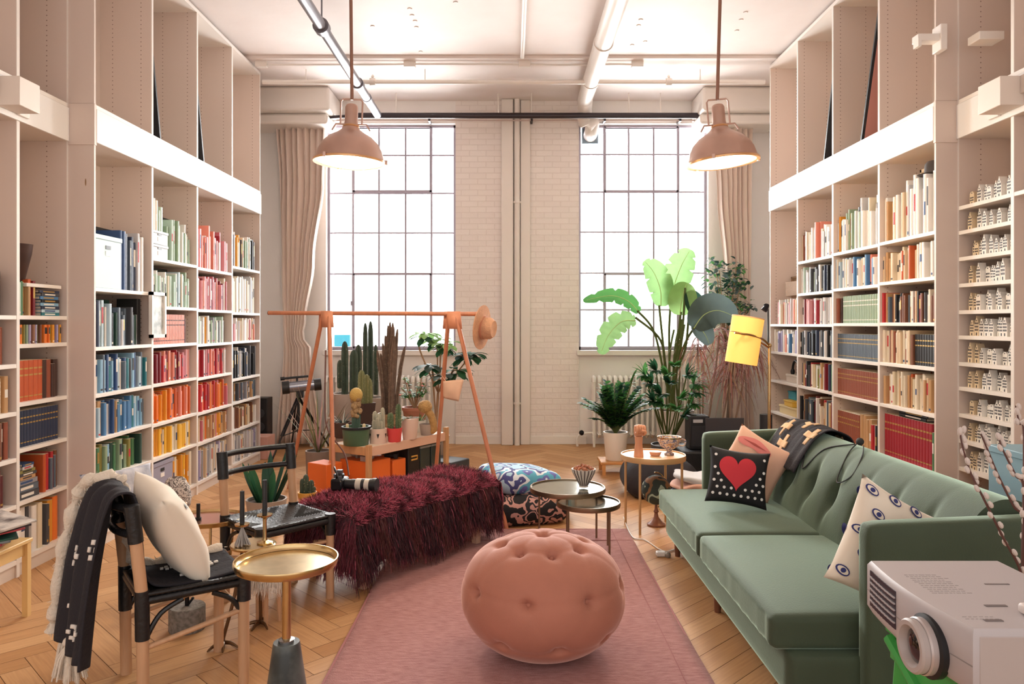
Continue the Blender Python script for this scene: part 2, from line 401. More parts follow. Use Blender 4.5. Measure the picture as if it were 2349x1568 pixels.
# ---- windows
FR = mat('window_frame_steel', '#aaa2b0', .5, .2)  # steel colour lightened to include the haze around the windows
def glass():
    m = bpy.data.materials.new('window_glass'); m.use_nodes = True; nt = m.node_tree; N = nt.nodes; L = nt.links
    for n in list(N): N.remove(n)
    o = N.new('ShaderNodeOutputMaterial'); tr = N.new('ShaderNodeBsdfTransparent'); tr.inputs[0].default_value = (.97, .98, .98, 1); gl = N.new('ShaderNodeBsdfGlossy'); gl.inputs['Roughness'].default_value = .03
    mx = N.new('ShaderNodeMixShader'); fr = N.new('ShaderNodeFresnel'); fr.inputs[0].default_value = 1.45
    L.new(fr.outputs[0], mx.inputs[0]); L.new(tr.outputs[0], mx.inputs[1]); L.new(gl.outputs[0], mx.inputs[2]); L.new(mx.outputs[0], o.inputs[0]); return m
GLASS = glass()
def window(idx, xs, vert, hor):
    yw = YB + .12; k = (YB + .12) / YB
    root = thing('window_%d' % idx, '', '', ((xs[0] + xs[1]) / 2, yw, WZ[0])); del root['label']; del root['category']; struct(root, 'tall steel framed factory window, %s one' % ('left' if idx == 1 else 'right'))
    g = G(); w = .011
    X = [bx(p) for p in vert]; Z = [bz(p) for p in hor]
    for x in X: g.bb(x - w, x + w, yw - .02, yw + .02, WZ[0], WZ[1])
    for z in Z: g.bb(xs[0], xs[1], yw - .018, yw + .018, z - w * .8, z + w * .8)
    g.bb(xs[0] - .0, xs[0] + .03, yw - .03, yw + .03, WZ[0], WZ[1]); g.bb(xs[1] - .03, xs[1], yw - .03, yw + .03, WZ[0], WZ[1])
    g.bb(xs[0], xs[1], yw - .03, yw + .03, WZ[1] - .03, WZ[1]); g.bb(xs[0], xs[1], yw - .03, yw + .03, WZ[0], WZ[0] + .04)
    g.build('window_frame', FR, root, smooth=False)
    for (z0, z1) in ((bz(438), WZ[1] - .01), (WZ[0] + .02, bz(626))):
        s = G(); a, b_ = X[0], X[3]
        for (u0, u1, v0, v1) in ((a - .012, a + .022, z0, z1), (b_ - .022, b_ + .012, z0, z1), (a, b_, z0 - .008, z0 + .026), (a, b_, z1 - .02, z1 + .01)): s.bb(u0, u1, yw - .035, yw + .02, v0, v1)
        sh = s.build('opening_sash', FR, root, smooth=False)
    G().bb(X[0] - .02, X[0] - .008, yw - .07, yw - .03, bz(700), bz(690)).build('window_latch', FR, root)
    G().bb(xs[0], xs[1], yw, yw + .006, WZ[0], WZ[1]).build('window_pane', GLASS, root, smooth=False)
    G().bb(xs[0] - .03, xs[1] + .03, YB - .06, yw - .03, WZ[0] - .06, WZ[0]).build('window_sill', WHITE, root, bevel=.006)
window(1, W1, (806, 866, 928, 988), (352, 440, 532, 627, 717))
window(2, W2, (1388, 1445, 1503, 1560), (350, 437, 530, 625, 710))
# neighbouring buildings far outside, washed out by daylight
FARW = mat('far_facade', '#f4f6f8', .9); TEAL = mat('far_sign_teal', '#4ec3dd', .6)
b1 = G().bb(-14.6, -12.2, 57, 57.4, -.9, .6); tag(b1.build('billboard', TEAL, smooth=False), 'teal sign seen through the left window near the sill', 'sign')
# ---- radiators
RADM = mat('radiator_enamel', '#eeeae4', .35)
def radiator(x0, x1, label):
    yr = YB - .17; z0, z1 = .10, bz(862); t = thing('radiator', label, 'radiator', ((x0 + x1) / 2, yr, 0), 'cast iron radiators under the windows')
    n = int((x1 - x0) / .062)
    for i in range(n):
        x = x0 + (i + .5) * (x1 - x0) / n; g = G()
        for dy in (-.055, .055):
            g.tube([(x, yr + dy, z0 + .05), (x, yr + dy, z1 - .05)], .017, 8)
        g.tube(bez([(x, yr - .06, z1 - .06), (x, yr - .045, z1 - .015), (x, yr, z1), (x, yr + .045, z1 - .015), (x, yr + .06, z1 - .06)], 3), .022, 8)
        g.tube(bez([(x, yr - .06, z0 + .06), (x, yr, z0 + .02), (x, yr + .06, z0 + .06)], 3), .022, 8)
        if i in (0, n - 1): g.tube([(x, yr - .05, z0 + .05), (x, yr - .06, 0)], [.02, .014], 8)
        g.build('radiator_section', RADM, t)
    G().tube(bez([(x0 + .02, yr, z0 + .06), (x0 - .10, yr, z0 + .05), (x0 - .16, yr, z0 + .0), (x0 - .16, yr, 0)], 4), .014, 8).build('feed_pipe', RADM, t)
    G().ball((x0 - .11, yr, z0 + .06), .032, 10).build('valve', BLACKM, t)
radiator(bx(1352), bx(1604), 'white column radiator under the right window behind the big plants')
radiator(bx(752), bx(1008), 'white column radiator under the left window behind the cactus bench')
# ---- curtains
CURT = mat('curtain_linen', '#ecd9cd', .8, sheen=.3, bump=.06, bscale=200)
def curtain(label, tops, Yc, n_f, rings):
    # tops: list of (py, px_left, px_right); the widths follow the tie-back
    t = thing('curtain', label, 'curtain', P((tops[0][1] + tops[0][2]) / 2, tops[-1][0], Yc), 'linen curtains at the windows')
    def wid(z):
        for i in range(len(tops) - 1):
            z0 = H + (CY - tops[i][0]) / K * Yc; z1 = H + (CY - tops[i + 1][0]) / K * Yc
            if z <= z0 and z >= z1:
                k = (z0 - z) / (z0 - z1); k = k * k * (3 - 2 * k)
                return [((tops[i][j] * (1 - k) + tops[i + 1][j] * k) - CX) / K * Yc for j in (1, 2)]
        return [(tops[-1][j] - CX) / K * Yc for j in (1, 2)]
    ztop = H + (CY - tops[0][0]) / K * Yc; zb = max(.015, H + (CY - tops[-1][0]) / K * Yc)
    def f(u, v):
        z = ztop + (zb - ztop) * v; a, b_ = wid(min(z, ztop - 1e-4)); ww = b_ - a
        uu = u + .012 * math.sin(u * 23 + v * 5)
        amp = .05 * min(1, .35 + ww / .6 * .7)
        y = Yc + amp * math.sin(u * n_f * 2 * math.pi + .15 * math.sin(v * 4)) + .02 * math.sin(u * 9 + v * 7)
        return (a + ww * uu + .006 * math.sin(u * n_f * 4 * math.pi), y, z)
    G().grid(f, n_f * 10, 40).build('curtain_panel', CURT, t, solid=.004)
    for k in range(rings):
        x = wid(ztop - .01)[0] + (wid(ztop - .01)[1] - wid(ztop - .01)[0]) * (k + .5) / rings
        G().lathe([(.010, 0), (.017, .0), (.017, .06), (.010, .06)], (x, Yc, ztop - .005), 8).build('curtain_hook', CURT, t)
    return t
curtain('cream linen curtain gathered and tied left of the left window', [(284, 633, 748), (420, 640, 745), (600, 645, 722), (740, 650, 700), (770, 652, 694), (800, 652, 712), (1016, 636, 735)], 8.86, 8, 8)
curtain('cream linen curtain gathered right of the right window', [(276, 1636, 1728), (450, 1646, 1724), (620, 1660, 1722), (760, 1668, 1720), (1016, 1655, 1730)], 8.86, 7, 7)
# ================================================================ bookcases
def shelf_side_mat():
    m = bpy.data.materials.new('shelf_side_with_pin_holes'); m.use_nodes = True; nt = m.node_tree; N = nt.nodes; L = nt.links; b = N['Principled BSDF']
    g_ = N.new('ShaderNodeNewGeometry'); sp = N.new('ShaderNodeSeparateXYZ'); L.new(g_.outputs['Position'], sp.inputs[0])
    def M_(op, a, c=None):
        n = N.new('ShaderNodeMath'); n.operation = op
        for i, q in enumerate((a, c)):
            if q is None: continue
            if isinstance(q, (int, float)): n.inputs[i].default_value = q
            else: L.new(q, n.inputs[i])
        return n.outputs[0]
    ax = M_('ABSOLUTE', sp.outputs[0])
    zz = M_('SUBTRACT', M_('FRACT', M_('MULTIPLY', sp.outputs[2], 1 / .032)), .5); zz = M_('MULTIPLY', zz, .032)
    tot = None
    for xc in (2.74, 2.95):
        dx = M_('SUBTRACT', ax, xc); d = M_('SQRT', M_('ADD', M_('MULTIPLY', dx, dx), M_('MULTIPLY', zz, zz)))
        h = M_('LESS_THAN', d, .0038); tot = h if tot is None else M_('MAXIMUM', tot, h)
    mx = N.new('ShaderNodeMix'); mx.data_type = 'RGBA'; L.new(tot, mx.inputs[0]); mx.inputs[6].default_value = lin('#dccabe'); mx.inputs[7].default_value = lin('#8d7468')  # panel colour includes the warm bounce tint
    L.new(mx.outputs[2], b.inputs['Base Color']); b.inputs['Roughness'].default_value = .5
    return m
SIDE = shelf_side_mat()
BACKP = mat('shelf_back_panel', '#d6c6bc', .6)
ZF0, ZF1, ZF2, ZT = 2.609, 2.822, 2.850, 4.085
def bay(sg, X, Xb, ya, yb, shelves, label, upper=True, outer_near=None):
    # sg -1 left wall, +1 right wall; front plane at sg*X, back at sg*Xb
    cx = sg * (X + Xb) / 2; y0, y1 = min(ya, yb), max(ya, yb); th = .0125
    t = thing('bookcase', label, 'bookcase', (sg * (X + .02), (y0 + y1) / 2, 0), 'built in bookcase bays')
    def slab(name, xa, xb_, a, b_, z0, z1, m, bev=0): return G().bb(sg * xa, sg * xb_, a, b_, z0, z1).build(name, m, t, smooth=False, bevel=bev)
    for (a, b_) in ((y0, y0 + th), (y1 - th, y1)):
        slab('side_panel', X + .004, Xb, a, b_, 0, ZF0, SIDE); slab('side_edge', X, X + .004, a, b_, .0, ZF0, EDGE)
        slab('side_panel', X + .004, Xb, a, b_, ZF2, ZT, SIDE); slab('side_edge', X, X + .004, a, b_, ZF2, ZT, EDGE)
    slab('back_panel', Xb - .008, Xb, y0 + th, y1 - th, 0.0, ZT, BACKP)
    slab('plinth', X + .012, X + .03, y0 + th, y1 - th, 0, .075, SHELF)
    slab('shelf', X + .001, Xb - .008, y0 + th, y1 - th, .075, .10, EDGE)
    for z in shelves: slab('shelf', X + .001, Xb - .008, y0 + th, y1 - th, z - .024, z, EDGE, .0015)
    slab('ceiling_board', X + .001, Xb - .008, y0 + th, y1 - th, ZF0, ZF0 + .024, SHELF)
    slab('ceiling_board', X - .004, Xb, y0, y1, ZF2 - .024, ZF2, EDGE)
    slab('top_board', X - .002, Xb, y0, y1, ZT, ZT + .03, EDGE)
    return t
LY = [4.803, 5.592, 6.393, 7.193, 7.994]; LX = 2.66
RY = [4.745, 5.490, 6.275, 7.049, 7.796]; RX = 2.68
LS = [[1.682, 1.299, .996, .711, .442], [1.944, 1.583, 1.291, .998, .699, .439], [1.932, 1.574, 1.276, .988, .689, .428], [2.005, 1.56, 1.28, .918, .692, .424]]
RS = [[2.039, 1.75, 1.458, 1.172, .875, .50], [2.034, 1.739, 1.454, 1.166, .871, .475], [2.025, 1.73, 1.446, 1.163, .878, .493], [1.446, 1.167, .876, .557]]
NM = ['nearest', 'second', 'third', 'farthest']
DL = ['holding storage box over navy and blue books', 'holding mint, orange and yellow books', 'holding pink, red and rainbow books', 'with pale and black books, by the curtain']
DR = ['with white books above a dark red set', 'with green two tone set above leather sets', 'with pale books above mixed dark books', 'mostly empty above, by the floor lamp']
for i in range(4):
    bay(-1, LX, 3.05, LY[i], LY[i + 1], LS[i], 'tall cream bookcase bay, left wall, ' + DL[i])
    bay(1, RX, 3.07, RY[i], RY[i + 1], RS[i], 'tall cream bookcase bay, right wall, ' + DR[i])
LNX = 2.82; RNX = 2.81
LN = [1.498, 1.332, .995, .729, .425, .057 + .043]; LB = [1.497, 1.22, .948, .684, .417]
bay(-1, LNX, 3.13, 4.312, 4.800, LN[:5], 'recessed cream bookcase bay with orange leather set, near left wall')
bay(-1, LNX, 3.13, 3.60, 4.312, LB, 'recessed cream bookcase bay cut by left edge of the photo')
HS = [2.185, 2.03, 1.865, 1.70, 1.533, 1.376, 1.21, 1.056, .889, .728, .555]
bay(1, RNX, 3.15, 4.222, 4.742, HS, 'recessed cream bookcase bay showing rows of tiny white houses')
bay(1, RNX, 3.15, 3.50, 4.222, [2.185], 'recessed cream bookcase bay cut by right edge of the photo')
# pilaster side faces and band
for (sg, X, Y_, Xe, lb) in ((-1, LX, LY[0], 3.1, 'left'), (1, RX, RY[0], 3.1, 'right')):
    g = G()
    g.bb(sg * (X - .004), sg * Xe, Y_ - .003, Y_ + .016, 0, ZF0 - .02); g.bb(sg * (X - .010), sg * Xe, Y_ - .010, Y_ + .016, ZF0 - .02, ZF2); g.bb(sg * (X - .004), sg * Xe, Y_ - .003, Y_ + .016, ZF2 + .004, ZT + .05)
    tag(g.build('end_panel', SIDE2 if False else mat('end_panel_paint', '#dccabe', .5), smooth=False), 'tall cream end panel where the %s bookcases step forward' % lb, 'panel')  # same bounce-tinted colour as the side panels
for (sg, X, a, b_, lb) in ((-1, LX, LY[0] + .016, LY[4], 'long white fascia beam across the left bookcases'), (1, RX, RY[0] + .016, RY[4], 'long white fascia beam across the right bookcases'),
                       (-1, LNX, 3.3, LY[0] - .01, 'short fascia beam over the recessed left bookcases'), (1, RNX, 3.3, RY[0] - .01, 'short fascia beam over the recessed right bookcases')):
    g = G().bb(sg * (X - .012), sg * (X + .003), a, b_, ZF0, ZF2 - .028)
    tag(g.build('fascia_beam', mat('fascia_paint', '#f4f1ee', .5), smooth=False, bevel=.002), lb, 'beam')
# rail brackets sticking out of the fascias near the camera
for (sg, X, y0, y1, lb) in ((-1, LNX, 3.35, 4.36, 'boxed ladder rail bracket on the left fascia'), (1, RNX, 3.35, 4.38, 'boxed ladder rail bracket on the right fascia')):
    t = thing('rail_bracket', lb, 'bracket', (sg * X, 4.2, 2.65))
    G().bb(sg * (X - .015), sg * (X - .145), y0 + .75, y1 - .08, 2.64, 2.80).build('bracket_box', SHELF, t, bevel=.004)
    G().bb(sg * (X - .013), sg * (X - .03), y1 - .08, y1 + .01, 2.635, 2.805).build('mount_plate', EDGE, t, bevel=.003)
    G().bb(sg * (X - .015), sg * (X - .04), y0, y0 + .75, 2.70, 2.80).build('rail', SHELF, t, bevel=.004)
    for z in (2.66, 2.72, 2.78): G().cyl((sg * (X - .03), y1 - .04, z), (sg * (X - .034), y1 - .04, z), .005, n=8).build('screw', GREYM, t)
# small white ladder rail fittings high on the right
t = thing('rail_fitting', 'white rail bracket high on the right end panel', 'bracket', (RX, 4.72, 3.2))
G().bb(RX - .16, RX - .0, 4.66, 4.735, 3.2, 3.245).build('arm', EDGE, t, bevel=.004); G().bb(RX - .03, RX + .01, 4.64, 4.74, 3.14, 3.30).build('mount_plate', EDGE, t, bevel=.004)
G().bb(RX - .17, RX - .15, 4.64, 4.70, 3.16, 3.21).build('hook', EDGE, t)
t = thing('rail_fitting', 'short white rail block against the recessed bay, upper right', 'bracket', (RNX, 4.55, 3.2))
G().bb(RNX - .01, RNX + .14, 4.50, 4.62, 3.15, 3.20).build('arm', EDGE, t, bevel=.004)
# ---------------------------------------------------------------- books
BC = {'white':'#ece7e2','cream':'#e6d9c3','ivory':'#dfd0b4','pale grey':'#c9c7c9','grey':'#93939a','charcoal':'#46474d','black':'#1e1e22','navy':'#2a3550','dark blue':'#33507e','blue':'#4d7fae','sky blue':'#86b2cf','pale blue':'#b7cfdc','teal':'#2f7a86','dark green':'#27483c','green':'#4f8059','sage':'#92a98c','mint':'#b9d0c0','olive':'#8d8648','yellow':'#efb93c','golden':'#e2992f','orange':'#ea7a2c','burnt orange':'#c75a2a','salmon':'#e38d79','pink':'#e3a4aa','rose':'#c9707c','red':'#bf2f35','crimson':'#a0202f','dark red':'#7c1d28','maroon':'#5e2529','brown':'#7a4a32','dark brown':'#47302a','leather brown':'#96513a','tan':'#c49a6c','beige':'#d9bf9d','lilac':'#a9a0c4','violet':'#6c5a94','slate':'#5a6877'}
BM = {k: mat('book_' + k.replace(' ', '_'), v, .5) for k, v in BC.items()}
PAGES = mat('book_pages', '#e9dcc4', .8); FOIL = mat('spine_gold', '#c9a55e', .35, .6); LBLW = mat('spine_label_white', '#eee8de', .6); LBLK = mat('spine_label_black', '#26242a', .6)
ORD = ['', 'first', 'second', 'third', 'fourth', 'fifth', 'sixth', 'seventh', 'eighth', 'ninth', 'tenth', 'eleventh', 'twelfth', 'thirteenth', 'fourteenth', 'fifteenth', 'sixteenth', 'seventeenth', 'eighteenth', 'nineteenth', 'twentieth'] + ['twenty-' + q for q in ('first', 'second', 'third', 'fourth', 'fifth', 'sixth', 'seventh', 'eighth', 'ninth')] + ['thirtieth'] + ['thirty-' + q for q in ('first', 'second', 'third', 'fourth', 'fifth', 'sixth', 'seventh', 'eighth', 'ninth')] + ['fortieth', 'forty-first', 'forty-second']
PAL = dict(
 blues=['blue','sky blue','dark blue','teal','pale blue','navy','sky blue','blue','white','slate','blue','dark blue','black'],
 blues2=['sky blue','pale blue','blue','slate','sage','teal','sky blue','tan','pale grey','dark blue','blue','blue'],
 bluegreen=['olive','sky blue','green','teal','blue','dark green','green','dark blue','green','sage','green','dark green'],
 navywhite=['navy','white','slate','navy','white','pale grey','charcoal','navy','blue','black','white'],
 darkgrey=['slate','pale grey','navy','white','grey','pale blue','slate','navy','charcoal','dark green'],
 mint=['mint','white','mint','sage','cream','mint','white','sage','ivory','mint'], greens=['mint','sage','mint','dark green','white','sage','charcoal','mint','pale blue','cream'],
 pinkred=['maroon','rose','pink','salmon','brown','salmon','maroon','rose'], reds=['rose','crimson','pink','dark red','salmon','maroon','red','dark red','rose','red','pink'],
 orange=['orange','orange','burnt orange','salmon','orange','golden','orange','golden'], yellow=['yellow','yellow','golden','cream','yellow','ivory','golden','yellow'],
 pinkwhite=['pink','white','rose','white','crimson','pink','salmon','pink','dark red'], rose=['pink','rose','salmon','pink','dark red','rose','cream','crimson'],
 greywhite=['white','pale grey','charcoal','white','sage','grey','white','cream','golden','mint'], redpink=['rose','crimson','pink','rose','salmon','red','pink','white','rose'],
 orangered=['orange','burnt orange','orange','salmon','golden','red','crimson','rose','orange'], redtan=['crimson','rose','burnt orange','tan','golden','beige','orange','tan','leather brown','tan'],
 greybeige=['pale grey','grey','beige','white','pale grey','lilac','beige'], whites=['white','cream','pale grey','white','ivory','white','white'], whitepink=['white','pink','cream','pale grey','salmon','white','beige'],
 blackwhite=['black','charcoal','white','black','slate','pale grey','black','navy'], greybrown=['charcoal','dark brown','grey','brown','charcoal','slate','tan'], creamtan=['cream','beige','ivory','white','tan','cream','brown'],
 creams=['cream','ivory','beige','white','tan','cream','ivory','burnt orange'], mixed=['dark red','charcoal','cream','green','black','white','red','olive','navy','tan','beige'], mixdark=['black','charcoal','dark red','cream','brown','slate','red','black','tan','white'],
 browncream=['beige','cream','brown','beige','leather brown','ivory','cream'], whiteblue=['white','pale blue','white','lilac','pale grey','cream','white','salmon','blue'], browns=['dark brown','leather brown','brown','dark brown'], tanbrown=['tan','brown','beige','leather brown','tan'],
 darkreds=['maroon','dark red','crimson','dark red'], pinkdark=['pink','rose','maroon','dark red'], pastel=['olive','sage','lilac','teal','tan','green','brown','orange','golden'], whitebig=['white','ivory','white','charcoal','white','ivory'])
books = []; brnd = random.Random(11)
def row(sg, X, ya, yb, z, segs, where, zmax, start=0.016, endgap=.0):
    """segs: list of (palette or colour list, fraction end, tmin, tmax, hmin, hmax, mode) placed left to right as seen from the room"""
    y0, y1 = min(ya, yb) + start, max(ya, yb) - start - endgap
    pos = y0 if sg < 0 else y1; Lt = y1 - y0; k = 0
    for (pal, frac, t0, t1, h0, h1, mode) in segs:
        end = (y0 + Lt * frac) if sg < 0 else (y1 - Lt * frac)
        st = pos; i = 0; hb = brnd.uniform(h0, h1); tb = brnd.uniform(t0, t1); cs = PAL[pal] if pal in PAL else [pal]
        while True:
            t = tb if mode == 'set' else brnd.uniform(t0, t1)
            if (sg < 0 and pos + t > end) or (sg > 0 and pos - t < end): break
            h = hb if mode == 'set' else brnd.uniform(h0, h1)
            if brnd.random() < .15 and mode != 'set': h *= .88
            h = min(h, zmax - z - .03)
            c = cs[i % len(cs)] if mode in ('set', 'seq') else brnd.choice(cs)
            if mode == 'gap': pos = end; break
            d = min(.11 + h * .35 + brnd.uniform(-.01, .01), .24)
            yy = pos + t / 2 if sg < 0 else pos - t / 2
            k += 1; i += 1
            books.append(dict(sg=sg, X=X + (.035 if mode == 'set' else brnd.uniform(.015, .055)), y=yy, z=z, t=t * .95, h=h, d=d, c=c, st=mode == 'set', k=k, where=where, wf=sg))
            pos += -sg * t
LW = lambda r, b_: '%s shelf up, %s' % (ORD[r], b_)
n_ = .016
def rows(sg, X, ya, yb, shelves, specs, name):
    zs = sorted([.10] + list(shelves)); 
    for i, z in enumerate(zs):
        if i < len(specs) and specs[i]:
            zmax = zs[i + 1] - .024 if i + 1 < len(zs) else ZF0
            row(sg, X, ya, yb, z, specs[i], (i + 1, name), zmax)
A = lambda pal, f=1.0, t0=.018, t1=.034, h0=.20, h1=.26, mode='mix': (pal, f, t0, t1, h0, h1, mode)
# specs are bottom row first
rows(-1, LX, LY[0], LY[1], LS[0], [[A('greybeige', .9, .02, .03, .24, .27)], [A('bluegreen', .95, .02, .038, .18, .23)], [A('blues2', .95, .016, .034, .19, .25)], [A('blues', .97, .018, .036, .19, .26)],
     [A('darkgrey', .32, .018, .034, .26, .31), A('darkgrey', .88, .016, .03, .2, .27)], [A('gap', .47, .01, .01, 1, 1, 'gap'), A('dark blue', .55, .03, .03, .40, .41), A('navy', .60, .03, .03, .39, .4), A('navywhite', .95, .018, .035, .34, .42)]], 'nearest left bay')
rows(-1, LX, LY[1], LY[2], LS[1], [[A('gap', .5, .1, .1, 1, 1, 'gap'), A('yellow', .93, .02, .04, .25, .31)], [A('yellow', .97, .018, .035, .19, .24)], [A('orange', .97, .018, .034, .2, .27)], [A('reds', .97, .018, .034, .2, .26)],
     [A('gap', .1, .1, .1, 1, 1, 'gap'), A('salmon', .8, .026, .028, .23, .235, 'set'), A('maroon', .86, .02, .028, .2, .22)], [A('mint', .55, .018, .03, .22, .28), A('greens', .95, .018, .032, .22, .29)], [A('gap', .38, .1, .1, 1, 1, 'gap'), A('mint', .97, .018, .032, .2, .34)]], 'second left bay')
rows(-1, LX, LY[2], LY[3], LS[2], [[A('greybeige', .95, .018, .03, .24, .29)], [A('redtan', .97, .018, .032, .19, .23)], [A('orangered', .97, .018, .034, .2, .26)], [A('redpink', .97, .016, .03, .21, .26)],
     [A('greywhite', .95, .018, .03, .18, .25)], [A('rose', .97, .018, .03, .25, .30)], [A('rose', .18, .03, .04, .36, .4), A('pinkwhite', .95, .018, .036, .26, .4)]], 'third left bay')
rows(-1, LX, LY[3], LY[4], LS[3], [[A('greybeige', .95, .018, .03, .24, .28)], [A('creamtan', .95, .018, .03, .17, .23)], [A('greybrown', .95, .018, .03, .16, .2)], [A('blackwhite', .95, .016, .03, .22, .31)],
     [A('whitepink', .95, .018, .03, .18, .24)], [A('whites', .95, .02, .035, .27, .38)], [A('greywhite', .8, .016, .03, .27, .35), A('blackwhite', .95, .02, .03, .3, .36)]], 'farthest left bay')
rows(-1, LNX, 4.312, 4.800, LN[:5], [[A('whitebig', .68, .03, .05, .26, .29, 'seq'), A('charcoal', .72, .018, .02, .24, .25), A('orange', .96, .045, .06, .25, .28)], [A('gap', .55, .1, .1, 1, 1, 'gap'), A('burnt orange', .66, .025, .03, .22, .24), A('red', .80, .03, .035, .22, .25), A('mixdark', .97, .02, .03, .2, .23)],
     [A('navy', .97, .028, .030, .215, .22, 'set')], [A('burnt orange', .66, .044, .046, .235, .24, 'set'), A('browns', .97, .036, .044, .23, .24)], [A('pastel', .96, .012, .02, .13, .137, 'mix')], [A('mint', .14, .02, .024, .19, .2), A('green', .22, .02, .024, .19, .2), A('tan', .3, .02, .024, .19, .21), A('burnt orange', .4, .02, .03, .21, .22), A('dark red', .46, .02, .024, .2, .21)]], 'recessed left bay')
rows(-1, LNX, 3.60, 4.312, LB, [[A('pinkdark', .97, .03, .042, .2, .24)], [A('darkreds', .97, .03, .04, .2, .22)], [A('browns', .97, .03, .036, .2, .22)], [A('tanbrown', .97, .03, .04, .17, .22)], [A('browns', .97, .03, .04, .2, .22)], [A('browns', .97, .034, .04, .22, .25)]], 'left edge bay')
rows(1, RX, RY[0], RY[1], RS[0], [[A('mixed', .97, .02, .04, .2, .27)], [A('crimson', .90, .036, .038, .30, .305, 'set'), A('green', .97, .02, .02, .24, .25)], [A('creams', .97, .016, .03, .19, .25)], [A('browncream', .3, .02, .035, .22, .26), A('browncream', .58, .018, .03, .2, .25), A('black', .97, .03, .031, .2, .21, 'set')],
     [A('gap', .1, .1, .1, 1, 1, 'gap'), A('mixdark', .97, .014, .022, .18, .215)], [A('creams', .6, .018, .03, .19, .24), A('whites', .97, .02, .035, .22, .27)], [A('creams', .4, .02, .035, .26, .32), A('whites', .97, .02, .04, .3, .42)]], 'nearest right bay')
rows(1, RX, RY[1], RY[2], RS[1], [[A('mixed', .97, .02, .04, .2, .26)], [A('leather brown', .55, .034, .036, .26, .265, 'set'), A('tan', .80, .03, .05, .25, .28), A('mixdark', .97, .02, .03, .2, .26)], [A('leather brown', .97, .028, .03, .21, .215, 'set')], [A('slate', .97, .024, .026, .2, .205, 'set')],
     [A('browns', .14, .02, .03, .2, .22), A('sage', .97, .026, .028, .215, .22, 'set')], [A('whiteblue', .97, .016, .03, .2, .25)], [A('gap', .06, .1, .1, 1, 1, 'gap'), A('greywhite', .6, .02, .035, .24, .34), A('whites', .97, .02, .035, .28, .4)]], 'second right bay')
rows(1, RX, RY[2], RY[3], RS[2], [[A('mixed', .97, .02, .04, .2, .26)], [A('mixdark', .97, .018, .032, .26, .31)], [A('mixed', .97, .018, .034, .19, .24)], [A('black', .1, .03, .03, .2, .21), A('blackwhite', .97, .02, .035, .2, .25)],
     [A('pinkwhite', .6, .018, .034, .2, .25), A('whites', .97, .02, .03, .22, .26)], [A('greywhite', .5, .02, .03, .18, .24), A('blackwhite', .97, .02, .03, .2, .24)], [A('browncream', .3, .02, .03, .24, .28), A('whitepink', .97, .02, .035, .24, .33)]], 'third right bay')
rows(1, RX, RY[3], RY[4], RS[3], [[A('mixed', .9, .02, .04, .2, .26)], [], [], [A('gap', .1, .1, .1, 1, 1, 'gap'), A('whiteblue', .97, .02, .035, .18, .23)], [A('gap', .15, .1, .1, 1, 1, 'gap'), A('whitepink', .97, .02, .035, .2, .25)]], 'farthest right bay')
# lying books: (sg, X, ycentre, z, w along y, thickness, depth, colour, where)
piles = []
def pile(sg, X, yc, z, items, where, grp):
    for i, (w, th, c) in enumerate(items):
        piles.append((sg, X, yc + brnd.uniform(-.008, .008), z, w, th, c, where, i, len(items))); z += th
pile(-1, LNX + .03, 4.66, 1.498, [(.18, .020, c) for c in ('teal', 'pale blue', 'navy', 'sky blue', 'black', 'blue', 'charcoal')] + [(.20, .016, 'navy')], 'pile above the pastel row', '')
pile(-1, LNX + .02, 4.43, .425, [(.20, .042, 'charcoal'), (.20, .040, 'slate'), (.19, .03, 'grey'), (.14, .022, 'tan'), (.15, .018, 'charcoal'), (.14, .02, 'olive'), (.10, .018, 'pale grey'), (.10, .016, 'dark blue')], 'pile beside red books, recessed bay', '')
pile(1, RX + .05, 5.12, .81, [], '', '')
pile(1, RX + .04, 5.10, .50 + .306, [(.34, .022, 'black'), (.36, .024, 'charcoal')], 'flat on the dark red set, nearest right bay', '')
def area_of(b): return b['t'] * b['h'] / b['y'] ** 3
for b in books: b['vis'] = area_of(b)
